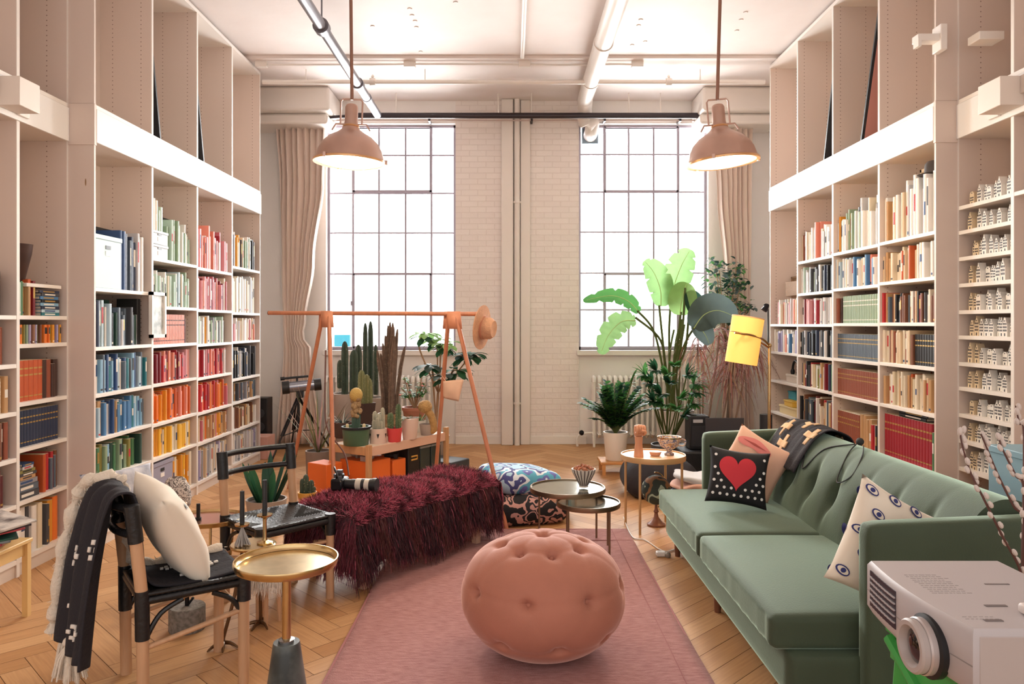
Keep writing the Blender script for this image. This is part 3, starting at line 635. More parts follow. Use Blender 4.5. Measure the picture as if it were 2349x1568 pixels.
# books hidden behind the sofa or chairs rank last
for b in books:
    if b['sg'] > 0 and b['z'] < .45: b['vis'] *= .02
    if b['sg'] < 0 and b['z'] < .2 and b['y'] > 4.8 and b['y'] < 5.6: b['vis'] *= .3
    if b['sg'] < 0 and b['y'] < 4.18: b['vis'] *= .02
order = sorted(books, key=lambda b: -b['vis']); NIND = 300 - len(piles)
ind = set(id(b) for b in order[:NIND]); 
def book_geo(g, b, idx):
    sg, X, y, z, t, h, d = b['sg'], b['X'], b['y'], b['z'], b['t'], b['h'], b['d']
    m0, m1, m2 = idx; w = t / 2; bu = min(.005, t * .16)
    prof = [(d, -w), (.004, -w), (0, -w + bu * .6), (-bu * .5, 0), (0, w - bu * .6), (.004, w), (d, w)]
    r = brnd.random()
    if b['st']: lv = [0, .1, .13, .62, .66, .78, .82, 1]; bands = {1: m1, 3: m1, 5: m1}
    elif r < .3: lv = [0, .06, .12, .5, .85, 1]; bands = {2: None, 3: m1} if r < .14 else {1: m1}
    elif r < .42: a = brnd.uniform(.3, .5); lv = [0, a, a + brnd.uniform(.12, .3), 1]; bands = {1: m1}
    else: lv = [0, 1]; bands = {}
    vs = []
    for q in lv:
        for (px, py) in prof: vs.append((sg * (X + px), y + py, z + h * q))
    n = len(prof); fs = []; ms = []
    for i in range(len(lv) - 1):
        for j in range(n):
            a = i * n + j; c = i * n + (j + 1) % n; fs.append((a, c, c + n, a + n))
            ms.append((bands.get(i) or m0) if 1 < j + 1 < 6 and bands.get(i) is not None and j in (2, 3) else (m2 if j == n - 1 else m0))
    fs.append(tuple(reversed(range(n)))); ms.append(m0); fs.append(tuple((len(lv) - 1) * n + j for j in range(n))); ms.append(m2)
    o = len(g.v); g.v += [Vector(p) for p in vs]; g.f += [tuple(i + o for i in f) for f in fs]; g.m += ms
DARKC = ('black', 'charcoal', 'navy', 'dark blue', 'dark green', 'maroon', 'dark red', 'dark brown', 'brown', 'leather brown', 'crimson', 'burnt orange', 'slate', 'teal', 'green', 'violet', 'blue')
def accent(c, st):
    if st: return FOIL if c in DARKC else LBLW if c == 'sage' else LBLK
    if c in DARKC: return brnd.choice([FOIL, LBLW, LBLW])
    return brnd.choice([LBLK, BM['charcoal'], BM['red'], BM['dark blue'], LBLW])
mats_all = list(BM.values()) + [PAGES, FOIL, LBLW, LBLK]; mi_of = {m.name: i for i, m in enumerate(mats_all)}
rest = G(); 
for b in books:
    ac = accent(b['c'], b['st'])
    if id(b) in ind:
        g = G(); book_geo(g, b, (0, 1, 2))
        o = g.build('book', [BM[b['c']], ac, PAGES], origin=(b['sg'] * b['X'], b['y'], b['z']), smooth=False)
        sz = 'slim' if b['t'] < .021 else ('thick' if b['t'] > .033 else ('tall' if b['h'] > .27 else 'standing'))
        r_, nm = b['where']
        tag(o, '%s %s book, %s from left, %s shelf up, %s' % (sz, b['c'], ORD[b['k']], ORD[r_], nm), 'book', 'standing books in the ' + nm)
    else: book_geo(rest, b, (mi_of[BM[b['c']].name], mi_of[ac.name], mi_of[PAGES.name]))
tag(rest.build('farther_books', mats_all, origin=(0, 6.4, 0), smooth=False), 'many smaller looking books filling the farther bookcase shelves on both sides', 'books', kind='stuff')
for (sg, X, yc, z, w, th, c, where, i, n) in piles:
    g = G(); d = .16 if w < .3 else .2
    g.bb(sg * X, sg * (X + d), yc - w / 2, yc + w / 2, z, z + th * .12); g.bb(sg * X, sg * (X + d), yc - w / 2, yc + w / 2, z + th * .85, z + th * .97); g.bb(sg * X, sg * (X + .006), yc - w / 2, yc + w / 2, z, z + th * .97)
    g.bb(sg * (X + .006), sg * (X + d - .005), yc - w / 2 + .004, yc + w / 2 - .004, z + th * .12, z + th * .85, 1)
    g.bb(sg * (X - .0008), sg * X, yc - w * .32, yc + w * .25, z + th * .3, z + th * .7, 2)
    lb = ('%s book lying flat, %s from bottom of %s' % (c, ORD[i + 1], where)) if n > 2 else ('%s large flat book, %s, %s' % (c, 'lower' if i == 0 else 'upper', where))
    tag(g.build('book', [BM[c], PAGES, accent(c, False)], smooth=False), lb, 'book', 'lying books')
# ---------------------------------------------------------------- things on the shelves
def box_on(name, sg, X, d, y0, y1, z0, z1, m, label, cat, lid=.03, slot=True):
    t = thing(name, label, cat, (sg * (X + d / 2), (y0 + y1) / 2, z0))
    G().bb(sg * X, sg * (X + d), y0, y1, z0, z1 - lid * .5).build('box_body', m, t, bevel=.004)
    if lid: G().bb(sg * (X - .006), sg * (X + d + .004), y0 - .004, y1 + .004, z1 - lid, z1).build('box_lid', m, t, bevel=.003)
    if slot:
        ym = (y0 + y1) / 2; zz = z1 - (z1 - z0) * .22
        G().bb(sg * (X - .003), sg * (X + .001), ym - .03, ym + .03, zz - .012, zz + .012).build('handle_slot', BLACK, t)
        G().bb(sg * (X - .003), sg * (X + .001), ym - .03, ym + .03, zz - .055, zz - .025).build('label_card', EDGE, t)
    return t
LBLUE = mat('box_pale_blue', '#bcd3d8', .55); LGREY = mat('box_lilac_grey', '#9a98ab', .55); LGR2 = mat('box_light_grey', '#c9ccd0', .55)
box_on('storage_box', -1, LX + .01, .33, LY[0] + .02, LY[0] + .36, 1.682, 2.03, LBLUE, 'large pale blue lidded storage box, nearest left bay, beside navy books', 'storage box')
box_on('storage_box', -1, LX + .02, .30, LY[1] + .02, LY[1] + .38, .10, .395, LGREY, 'lilac grey storage box on the bottom shelf beside yellow books', 'storage box')
box_on('storage_box', -1, LX + .02, .26, LY[1] + .02, LY[1] + .29, 1.944, 2.05, LGR2, 'lower of two light grey boxes beside mint books', 'storage box', .02)
box_on('storage_box', -1, LX + .02, .26, LY[1] + .02, LY[1] + .29, 2.052, 2.155, LGR2, 'upper of two light grey boxes beside mint books', 'storage box', .02)
for i, (c, h, y) in enumerate((('mint', .17, .05), ('cream', .24, .09), ('ivory', .23, .13), ('sage', .16, .17), ('mint', .19, .21))):
    b = dict(sg=-1, X=LX + .03, y=LY[1] + y, z=2.156, t=.034, h=h, d=.15, c=c, st=False); g = G(); book_geo(g, b, (0, 1, 2))
    tag(g.build('book', [BM[c], LBLW, PAGES], smooth=False), '%s book, %s of five standing on the light grey boxes' % (c, ORD[i + 1]), 'book', 'books on the light grey boxes')
def panel(name, sg, X, y0, y1, z0, z1, frame, inner, label, cat='picture', fw=.02, dep=.02, tilt=0):
    t = thing(name, label, cat, (sg * X, (y0 + y1) / 2, z0))
    g = G()
    def q(x, y, z): return (sg * (x + (z - z0) * tilt), y, z)
    for (a, b_, c, d) in ((y0, y1, z1 - fw, z1), (y0, y1, z0, z0 + fw), (y0, y0 + fw, z0, z1), (y1 - fw, y1, z0, z1)):
        vs = [q(X + dx, y, z) for dx in (0, dep) for (y, z) in ((a, c), (b_, c), (b_, d), (a, d))]
        g.add(vs, [(0, 1, 2, 3), (7, 6, 5, 4), (0, 4, 5, 1), (1, 5, 6, 2), (2, 6, 7, 3), (3, 7, 4, 0)])
    g.build('picture_frame', frame, t, smooth=False)
    g = G(); vs = [q(X + dx, y, z) for dx in (dep * .5, dep * .8) for (y, z) in ((y0 + fw * .8, z0 + fw * .8), (y1 - fw * .8, z0 + fw * .8), (y1 - fw * .8, z1 - fw * .8), (y0 + fw * .8, z1 - fw * .8))]
    g.add(vs, [(0, 1, 2, 3), (7, 6, 5, 4), (0, 4, 5, 1), (1, 5, 6, 2), (2, 6, 7, 3), (3, 7, 4, 0)]); g.build('picture_print', inner, t, smooth=False)
    return t
DKG = BM['dark green']
tag(G().bb(-(LX + .20), -(LX + .225), LY[0] + .22, LY[0] + .75, 1.683, 2.12).build('black_folio', BLACK, bevel=.003), 'big black folio standing behind navy books, nearest left bay', 'folio')
tag(G().bb(-(LX + .22), -(LX + .25), LY[0] + .12, LY[0] + .60, 1.30, 1.62).build('green_folio', mat('folio_green', '#2f5a50', .5), bevel=.003), 'dark green folio behind grey books, nearest left bay', 'folio')
tag(G().bb(-(LX + .05), -(LX + .2), LY[0] + .66, LY[0] + .71, 1.30, 1.63).build('black_binder', BLACK, bevel=.003), 'wide black binder at right end under the navy row', 'binder')
tag(G().bb(-(LX + .19), -(LX + .205), LY[1] + .35, LY[1] + .75, 1.945, 2.32).build('dark_board', mat('board_dark_olive', '#2e3532', .5), bevel=.003), 'dark board standing behind mint books, second left bay', 'board')
tag(G().bb(-(LX + .19), -(LX + .2), LY[3] + .3, LY[3] + .74, 2.006, 2.36).build('dark_board', mat('board_charcoal', '#3a3436', .5), bevel=.003), 'charcoal board behind pale books, farthest left bay', 'board')
tag(G().bb(-(LX + .21), -(LX + .22), LY[1] + .25, LY[1] + .7, 1.584, 1.90).build('dark_board', mat('board_dark_olive', '#2e3532', .5), bevel=.003), 'dark board behind sage books, second left bay', 'board')
# white frame hung on the divider
panel('framed_print', -1, LX - .03, LY[1] - .07, LY[1] + .16, 1.345, 1.685, WHITE, mat('print_grey_scene', '#d9d9d6', .5, col2='#8a9290', vscale=14), 'small white framed print hung on the divider between left bays', fw=.025, dep=.025)
# tall leaning black frames in upper bays
def lean(sg, Xf, yfoot, ytop, ztop, m, label, x0=.03, x1=.33, tk=.02, art=None):
    t = thing('leaning_frame', label, 'picture frame', (sg * (Xf + .15), yfoot, ZF2)); g = G()
    def brd(g, a, b_, dy, th):
        vs = [(sg * (Xf + x), y + s * th + dy, z) for x in (a, b_) for (s, y, z) in ((0, yfoot, ZF2 + .001), (1, yfoot, ZF2 + .001), (1, ytop, ztop), (0, ytop, ztop))]
        g.add(vs, [(0, 1, 2, 3), (7, 6, 5, 4), (0, 4, 5, 1), (1, 5, 6, 2), (2, 6, 7, 3), (3, 7, 4, 0)])
    brd(g, x0, x1, 0, tk); g.build('picture_frame', m, t, smooth=False)
    g = G(); brd(g, x0 + .02, x1 - .02, -.004 if art == 'near' else tk + .001, .003); g.build('picture_print', mat('print_dusty_red', '#b97f74', .6) if art else mat('print_grey', '#9c9a94', .6, col2='#6f7470', vscale=10), t, smooth=False)
lean(-1, LX, 5.78, 5.622, 3.62, BLACK, 'tall black frame leaning in the second upper left compartment')
lean(-1, LX, 6.60, 6.425, 3.60, BLACK, 'slim black frame leaning in the third upper left compartment')
lean(1, RX, 5.83, 5.52, 3.85, BLACK, 'big black frame with reddish print leaning in the second upper right compartment', art='near')
lean(1, RX, 6.52, 6.31, 3.62, BLACK, 'black frame leaning in the third upper right compartment')
# sculpture in upper left farthest compartment
t = thing('carved_figure', 'small carved tan figure in the farthest upper left compartment', 'figurine', (-(LX + .12), LY[3] + .12, ZF2))
fg = mat('carved_tan', '#b98e63', .6, var=.4, vscale=30)
g = G(T=TR((-(LX + .12), LY[3] + .13, ZF2))); g.lathe([(.04, 0), (.045, .02), (.02, .06), (.035, .14), (.03, .2), (.02, .22)], n=14); g.ball((0, 0, .27), .055, 12, sc=(.9, 1, 1.1)); g.build('figure_body', fg, t)
g = G(T=TR((-(LX + .12), LY[3] + .13, ZF2))); g.tube(bez([(.0, .05, .10), (.02, .10, .18), (.0, .08, .26)], 5), .014, 8); g.ball((.045, 0, .28), .018, 8); g.build('figure_arm', fg, t)
t = thing('curled_ornament', 'pale curled ornament hung beside the nearest left bay above the blue box', 'ornament', (-(LX + .02), LY[0] + .04, 2.25))
g = G(); c0 = Vector((-(LX + .05), LY[0] + .03, 2.28)); g.tube([c0 + Vector((0, .03 * math.cos(a), .07 + .06 * math.sin(a))) for a in [i * .4 for i in range(14)]], .006, 8); g.build('ring', fg, t)
G().tube([c0 + Vector((0, 0, .02)), c0 + Vector((0, .01, -.2)), c0 + Vector((0, 0, -.25))], [.006, .008, .012], 8).build('pendant', mat('ornament_white', '#e8e2da', .5), t)
# dark bowl, board and little objects in recessed left bay
tag(G().bb(-(LNX + .02), -(LNX + .2), 4.42, 4.76, 1.668, 1.69).build('white_board', EDGE, bevel=.003), 'white board lying across the book pile, recessed left bay', 'board')
g = G(T=TR((-(LNX + .12), 4.46, 1.69))); g.lathe([(.03, 0), (.05, .02), (.085, .17), (.095, .23), (.088, .23), (.07, .12), (.03, .03)], n=20, wob=lambda a, z: 1 + .08 * math.sin(2 * a + z * 9)); tag(g.build('wooden_vase', mat('dark_wood_vase', '#4a3029', .5, var=.3, vscale=12)), 'dark wooden vase on the white board, recessed left bay', 'vase')
# right farthest bay bits
CARD = mat('cardboard', '#a98a6e', .7); 
panel('framed_board', 1, RX + .2, RY[3] + .03, RY[4] - .05, 1.446, 1.93, CARD, mat('board_brown', '#9c7c62', .7), 'brown framed board standing in the farthest right bay', 'picture')
tag(G().bb(RX + .05, RX + .19, RY[3] + .1, RY[3] + .45, 1.72, 1.86).build('wicker_box', mat('wicker', '#8e6a49', .8, bump=.5, bscale=90), bevel=.006), 'brown box on top of books, farthest right bay', 'box')
t = thing('headphones', 'black headphones resting on a beige box, farthest right bay', 'headphones', (RX + .12, RY[3] + .25, 1.0))
g = G(); c0 = Vector((RX + .08, RY[3] + .25, .97)); g.tube([c0 + Vector((0, .08 * math.cos(a), .02 + .10 * math.sin(a))) for a in [R(x) for x in range(0, 181, 15)]], .012, 8); g.build('headband', BLACK, t)
for s in (-1, 1): G().ball(c0 + Vector((0, s * .08, .01)), .035, 12, sc=(.6, .6, 1)).build('ear_cup', BLACK, t)
box_on('beige_box', 1, RX + .05, .18, RY[3] + .12, RY[3] + .42, .877, .955, mat('box_beige', '#cfc2b4', .6), 'beige box under black headphones, farthest right bay', 'box', .02, False)
box_on('craft_box', 1, RX + .03, .18, RY[3] + .12, RY[3] + .55, .558, .64, mat('box_cream', '#e6cf9c', .6), 'cream box with round mark on low shelf, farthest right bay', 'box', .02, False)
box_on('craft_box', 1, RX + .03, .16, RY[3] + .2, RY[3] + .42, .642, .70, mat('box_yellow', '#e3b94c', .6), 'yellow box stacked on the cream box, farthest right bay', 'box', .015, False)
box_on('craft_box', 1, RX + .1, .16, RY[3] + .3, RY[3] + .5, .70, .78, mat('box_teal', '#2f93a5', .6), 'teal box topmost on yellow box, farthest right bay', 'box', .015, False)
# nearest right bay top row extras
panel('framed_canvas', 1, RX + .20, RY[0] + .22, RY[0] + .56, 2.04, 2.53, mat('frame_cream', '#e8dcc8', .6), mat('canvas_tan', '#cdb594', .7), 'cream framed canvas standing behind white books, nearest right bay', 'picture')
t = thing('top_hat', 'dark brimmed hat sitting on top of white books, nearest right bay', 'hat', (RX + .12, RY[0] + .26, 2.42))
g = G(T=TR((RX + .12, RY[0] + .22, 2.43))); g.lathe([(.10, 0), (.11, .005), (.07, .012), (.065, .07), (.05, .09), (.001, .092)], n=20); g.build('hat_crown', mat('hat_dark', '#4b4340', .7), t)
panel('framed_photo', 1, RX + .21, RY[1] + .35, RY[1] + .73, 2.035, 2.42, mat('frame_grey', '#8b8790', .5), mat('photo_grey', '#a8a4ab', .5, col2='#5b6274', vscale=9), 'grey framed picture behind white books, second right bay', 'picture')
# ---------------------------------------------------------------- little canal houses
HW = mat('house_white', '#f3eee6', .4); HD = mat('house_windows', '#2b2e3a', .4); HT = mat('house_tan', '#e4cfae', .45)  # tan version for the leftmost two houses of each row
def gable(kind):
    if kind == 0: return [(-.5, 0), (.5, 0), (.5, .62), (.36, .62), (.36, .74), (.22, .74), (.22, .86), (.09, .86), (.09, 1), (-.09, 1), (-.09, .86), (-.22, .86), (-.22, .74), (-.36, .74), (-.36, .62), (-.5, .62)]
    if kind == 1: return [(-.5, 0), (.5, 0), (.5, .6), (.06, .97), (.06, 1.04), (-.06, 1.04), (-.06, .97), (-.5, .6)]
    if kind == 2: return [(-.5, 0), (.5, 0), (.5, .6), (.44, .7), (.26, .76), (.2, .9), (.1, .98), (-.1, .98), (-.2, .9), (-.26, .76), (-.44, .7), (-.5, .6)]
    return [(-.5, 0), (.5, 0), (.5, .8), (.3, .8), (.3, .9), (-.3, .9), (-.3, .8), (-.5, .8)]
def house_proto(kind, w, h, m, x, y, z):
    t = thing('miniature_house', '', 'miniature house', (x, y, z), 'miniature white canal houses'); pr = gable(kind); d = .045
    g = G(); n = len(pr)
    for k, xx in enumerate((0, d)): g.v += [Vector((x + xx, y + p[0] * w, z + p[1] * h)) for p in pr]
    g.f.append(tuple(range(n))); g.m.append(0); g.f.append(tuple(reversed(range(n, 2 * n)))); g.m.append(0)
    for j in range(n): g.f.append((j, j + n, (j + 1) % n + n, (j + 1) % n)); g.m.append(0)
    g.build('house_body', m, t, smooth=False)
    g = G(); rws = 3 if h > .09 else 2
    for r in range(rws):
        for c in (-.28, 0, .28):
            zz = z + h * (.26 + r * .17); g.bb(x - .001, x, y + c * w - w * .09, y + c * w + w * .09, zz, zz + h * .10)
    g.bb(x - .001, x, y - w * .1, y + w * .1, z + .002, z + h * .17); g.bb(x - .001, x, y - w * .08, y + w * .08, z + h * .76, z + h * .84)
    g.build('windows', HD, t, smooth=False)
    g = G().bb(x + .002, x + d, y - w * .03 + w * .3, y + w * .03 + w * .3, z + h * .6, z + h * .92); g.build('chimney', HD, t, smooth=False)
    return t
protos = []; hr = random.Random(5)
rowname = ['top row', 'second row', 'third row', 'fourth row', 'fifth row', 'sixth row', 'seventh row', 'eighth row', 'ninth row', 'tenth row', 'bottom row']
for ri, z in enumerate(HS):
    y = 4.742 - .06 if ri not in (3, 4) else 4.742 - .05; k = 0
    while y - .05 > 4.222 + .02:
        k += 1; kind = hr.choice([0, 1, 2, 1, 3, 0]); w = .042; tan = k <= 2
        key = (kind, tan); x = RNX + .03 + hr.choice([0, .012, .03]); yc = y - w / 2
        lb = '%s miniature house, %s from left, %s of tiny houses' % (('tan ' if tan else 'white ') + ('stepped gable', 'pointed gable', 'bell gable', 'flat topped')[kind], ORD[k], rowname[ri])
        sc = hr.uniform(.88, 1.18)
        pr = next((p for (kk, p) in protos if kk == key), None)
        if pr is None:
            pr = house_proto(kind, w, (.10, .105, .098, .09)[kind], HT if tan else HW, x, yc, z); pr['label'] = lb; protos.append((key, pr))
        else: dup(pr, (x, yc, z), 0, lb, scale=(1, min(1.0, sc), sc))
        y -= w * hr.uniform(1.05, 1.16)
tag(G().bb(RNX + .04, RNX + .28, 4.28, 4.60, .10, .36).build('brown_crate', mat('crate_brown', '#6a4c3a', .6, var=.2), bevel=.006), 'brown crate under the bottom row of tiny houses', 'crate')
# ================================================================ pendants
PEND = mat('pendant_copper_grey', '#cdab9c', .33, .6, var=.12, vscale=5)
LIT = mat('pendant_diffuser', '#fff3dc', .5, emit=5)
def pendant(x, y, zr, tilt, label):
    t = thing('pendant_lamp', label, 'pendant lamp', (x, y, zr), 'large dome pendants')
    T = TR((x, y, zr), ry=tilt)
    g = G(T=T)
    pr = [(.222, 0), (.226, .012), (.222, .02), (.218, .035), (.205, .08), (.18, .125), (.14, .165), (.095, .19), (.062, .215), (.047, .24), (.042, .27), (.042, .36), (.036, .375), (.03, .38), (.03, .376), (.034, .27), (.055, .21), (.13, .155), (.19, .09), (.212, .02)]
    g.lathe(pr, n=40, cap=False); g.build('dome_shade', PEND, t)
    g = G(T=T).lathe([(.214, -.002), (.236, -.004), (.236, .010), (.222, .016), (.214, .012)], n=40, cap=False); g.lathe([(.050, .228), (.056, .236), (.050, .244)], n=20); g.build('rim_ring', mat('rim_brass', '#d9a877', .3, .8), t)
    G(T=T).lathe([(.001, -.030), (.08, -.024), (.16, -.010), (.212, .004), (.001, .006)], n=32).build('diffuser', LIT, t)
    g = G(T=T)
    for s in (-1, 1):
        g.tube([(s * .07, 0, .25), (s * .07, 0, .40), (s * .058, 0, .415), (0, 0, .415)], .006, 8); g.tube([(s * .045, 0, .25), (s * .1, 0, .25), (s * .125, 0, .21)], .006, 6)
    g.build('yoke_bracket', PEND, t); g = G(T=T); 
    for a in (0, 2.1, 4.2): g.box((.236 * math.cos(a), .236 * math.sin(a), .008), (.02, .02, .03))
    g.build('clips', PEND, t, bevel=.003)
    top = T @ Vector((0, 0, .41)); G().tube([top, (x, y, ZC)], .011, 10).build('rod', mat('rod_copper', '#9a7464', .35, .7), t)
    G().cyl((x, y, ZC - .05), (x, y, ZC), .06, n=20).build('ceiling_rose', PEND, t)
    l = bpy.data.lights.new('pendant_bulb', 'POINT'); l.energy = 22; l.color = (1, .84, .62); l.shadow_soft_size = .12
    o = bpy.data.objects.new('pendant_bulb', l); COL.objects.link(o); o.location = (x, y, zr - .12)
pendant(-1.052, 4.92, 2.50, R(2), 'copper grey dome pendant hanging in front of the left window')
pendant(1.383, 4.92, 2.50, R(-5), 'copper grey dome pendant hanging in front of the right window, slightly tilted')
# ================================================================ rug and pouf
def rug_mat():
    m = mat('rug_dusty_rose', '#c08b87', .95, bump=.6, bscale=160, sheen=.3); nt = m.node_tree; N = nt.nodes; L = nt.links; b = N['Principled BSDF']
    tc = N.new('ShaderNodeTexCoord'); mp = N.new('ShaderNodeMapping'); mp.inputs['Scale'].default_value = (4, 16, 1); L.new(tc.outputs['Object'], mp.inputs[0])
    n = N.new('ShaderNodeTexNoise'); n.inputs['Scale'].default_value = 5; n.inputs['Detail'].default_value = 6; L.new(mp.outputs[0], n.inputs[0])
    r = N.new('ShaderNodeValToRGB'); r.color_ramp.elements[0].position = .3; r.color_ramp.elements[0].color = lin('#a06a68'); r.color_ramp.elements[1].position = .72; r.color_ramp.elements[1].color = lin('#c08e88')
    L.new(n.outputs[0], r.inputs[0]); L.new(r.outputs[0], b.inputs['Base Color']); return m
RUG = rug_mat()
t = thing('rug', 'dusty rose woven rug on the parquet under the round pouf', 'rug', (0, 3.8, 0))
g = G(); g.grid(lambda u, v: Vector((-.755 + 1.565 * u + .001 * math.sin(v * 30), 2.2 + 3.06 * v, .012 + .002 * math.sin(u * 17 + v * 11))), 30, 50); g.build('rug_field', RUG, t, solid=.012)
g = G()
for x in (-.755 + .006, .81 - .006): g.tube([(x, 2.2, .012), (x, 5.26, .012)], .008, 6)
for x in (.70,): g.tube([(x, 2.2, .0195), (x, 5.26, .0195)], .0025, 5)
g.tube([(-.755, 5.26, .012), (.81, 5.26, .012)], .008, 6); g.tube([(-.75, 4.98, .0195), (.8, 4.98, .0195)], .0025, 5)
g.build('rug_binding', mat('rug_edge', '#a8706f', .9), t)
POUF = mat('pouf_salmon_velvet', '#b4745f', .75, sheen=1, bump=.12, bscale=220, var=.10, vscale=5)
def pouf():
    c = Vector((.140, 3.3, .262 + .012)); a_, b_ = .358, .262
    btn = [(90, 0)] + [(58, 360 / 8 * k + 10) for k in range(8)] + [(14, 360 / 8 * k + 32) for k in range(8)] + [(-30, 360 / 8 * k + 10) for k in range(8)]
    B = [Vector((math.cos(R(e)) * math.cos(R(z)), math.cos(R(e)) * math.sin(R(z)), math.sin(R(e)))) for e, z in btn]
    edges = []
    for i in range(len(B)):
        ds = sorted([(B[i].angle(B[j]), j) for j in range(len(B)) if j != i])[:4]
        for d, j in ds:
            if d < R(62): edges.append((B[i], B[j]))
    def f(u, v):
        th = math.pi * min(max(v, .003), .997); ph = 2 * math.pi * u
        n = Vector((math.sin(th) * math.cos(ph), math.sin(th) * math.sin(ph), math.cos(th)))
        # superellipsoid body
        e = 2.15; rr = (abs(n.x / a_) ** 2 + abs(n.y / a_) ** 2) ** (e / 2) + abs(n.z / b_) ** e
        r = rr ** (-1 / e); p = n * r
        q = Vector((p.x / a_, p.y / a_, p.z / b_)).normalized(); dsp = 0
        for b in B:
            an = q.angle(b)
            if an < .6: dsp -= .034 * math.exp(-(an / .07) ** 2) + .009 * math.exp(-(an / .17) ** 2)
        for (x, y) in edges:
            m = x + y; 
            ax = x.cross(y); ax.normalize(); dist = abs(q.dot(ax)); mid = m.normalized()
            if q.angle(mid) < x.angle(y) * .5: dsp -= .0016 * math.exp(-(dist / .035) ** 2)
        p = p * (1 + dsp / r)
        p.z = max(p.z, -b_ + .001)
        return c + p
    t = thing('pouf', 'round salmon velvet tufted pouf standing on the rose rug', 'pouf', (c.x, c.y, .012))
    G().grid(f, 160, 96).build('cushion_body', POUF, t)
    merge(t.children[0])
    for b in B:
        p = Vector((b.x * a_, b.y * a_, b.z * b_)); e = 2.15; n = b
        rr = (abs(n.x / a_) ** 2 + abs(n.y / a_) ** 2) ** (e / 2) + abs(n.z / b_) ** e
        q = Vector((p.x/1,p.y/1,p.z/1)).normalized(); rr = ((q.x**2+q.y**2)/a_**2) ** (e/2) + abs(q.z/b_) ** e; p = q * (rr ** (-1/e) - .045)
        if b.z > -.8: G().ball(c + p, .012, 10).build('button', POUF, t)
pouf()
# ================================================================ sofa
SAGE = mat('sage_velvet', '#3f4d3a', .75, sheen=1, bump=.1, bscale=150, var=.14, vscale=3.5)
SAGE.node_tree.nodes['Principled BSDF'].inputs['Sheen Tint'].default_value = (.72, .95, .76, 1)
def sofa():
    t = thing('sofa', 'long sage green velvet sofa with button tufted back', 'sofa', (1.45, 3.79, 0))
    ya, yb = 2.727, 4.85
    # frame plinth
    g = G(); superbox(g, (1.47, 3.79, .178), (.94, 2.20, .175), .25, 8); merge(g.build('base_frame', SAGE, t))
    def cush(y0, y1, nm):
        g = G(); 
        def fn(p):
            fx = 1 - (p.x / .40) ** 2; fy = 1 - (p.y / ((y1 - y0) / 2)) ** 2
            if p.z > 0: p.z += .022 * max(0, fx) * max(0, fy) ** .6
            p.x += -.004 * math.sin(p.y * 60) * (p.x < -.25) * (abs(p.z) < .05)
            return p
        superbox(g, (1.30, (y0 + y1) / 2, .325), (.71, y1 - y0 - .008, .125), .42, 26, fn=fn)
        o = g.build(nm, SAGE, t); merge(o)
        g = G(); x0 = .957; yy0, yy1 = y0 + .02, y1 - .02
        return o
    cush(ya, 3.80, 'seat_cushion'); cush(3.80, yb, 'seat_cushion')
    # back with tufts
    prof = [(1.56, .30), (1.565, .40), (1.585, .50), (1.615, .58), (1.65, .66), (1.69, .73), (1.74, .785), (1.80, .81), (1.86, .80), (1.91, .75), (1.93, .62), (1.935, .45), (1.935, .09)]
    pp = bez([Vector((x, 0, z)) for x, z in prof], 7); npf = len(pp)
    btn = [(y, .585) for y in (3.00, 3.27, 3.54, 3.81, 4.08, 4.35, 4.62)]
    y0, y1 = 2.74, 4.84
    def f(u, v):
        i = v * (npf - 1); k = min(int(i), npf - 2); p = pp[k].lerp(pp[k + 1], i - k); d = (pp[k + 1] - pp[k]).normalized(); n = Vector((-d.z, 0, d.x))
        y = y0 + (y1 - y0) * u; off = 0
        if v < .62:
            for (by, bz_) in btn:
                dy = y - by; dz = p.z - bz_
                if abs(dy) < .25:
                    off -= .050 * math.exp(-(dy / .035) ** 2 - (dz / .045) ** 2)
                    off -= .026 * math.exp(-((dy + .15 * dz) / .026) ** 2) * math.exp(-(dz / .11) ** 2)
                    off -= .018 * math.exp(-(dy / .10) ** 2 - (dz / .12) ** 2)
            off += .012 * math.sin(min(1, v / .6) * math.pi)
        return Vector((p.x, y, p.z)) + n * off
    g = G().grid(f, 200, 84); 
    g.add([f(0, j / 84) for j in range(85)], [tuple(range(85))]); g.add([f(1, j / 84) for j in range(85)], [tuple(range(85))])
    o = g.build('backrest', SAGE, t)
    for (by, bz_) in btn: G().ball((1.67, by, bz_ - .002), .011, 8).build('button', SAGE, t)
    def arm(a, b_):
        g = G(); yc = (a + b_) / 2; n = 14
        def fn(p):
            s = (p.x + .36) / .72
            if p.z > .2: p.z += .03 * max(0, s) 
            return p
        superbox(g, (1.247 + .36, yc, .42), (.72, abs(b_ - a), .65), .7, 12, fn=fn); merge(g.build('armrest', SAGE, t))
    arm(2.625, 2.727); arm(4.85, 4.95)
    for (x, y) in ((1.04, 2.82), (1.04, 4.70), (1.85, 2.75), (1.85, 4.80), (1.04, 3.79)): G().cyl((x, y, 0), (x, y, .10), .016, .022, 10).build('leg', mat('sofa_leg_wood', '#7a4c34', .5), t)
sofa()
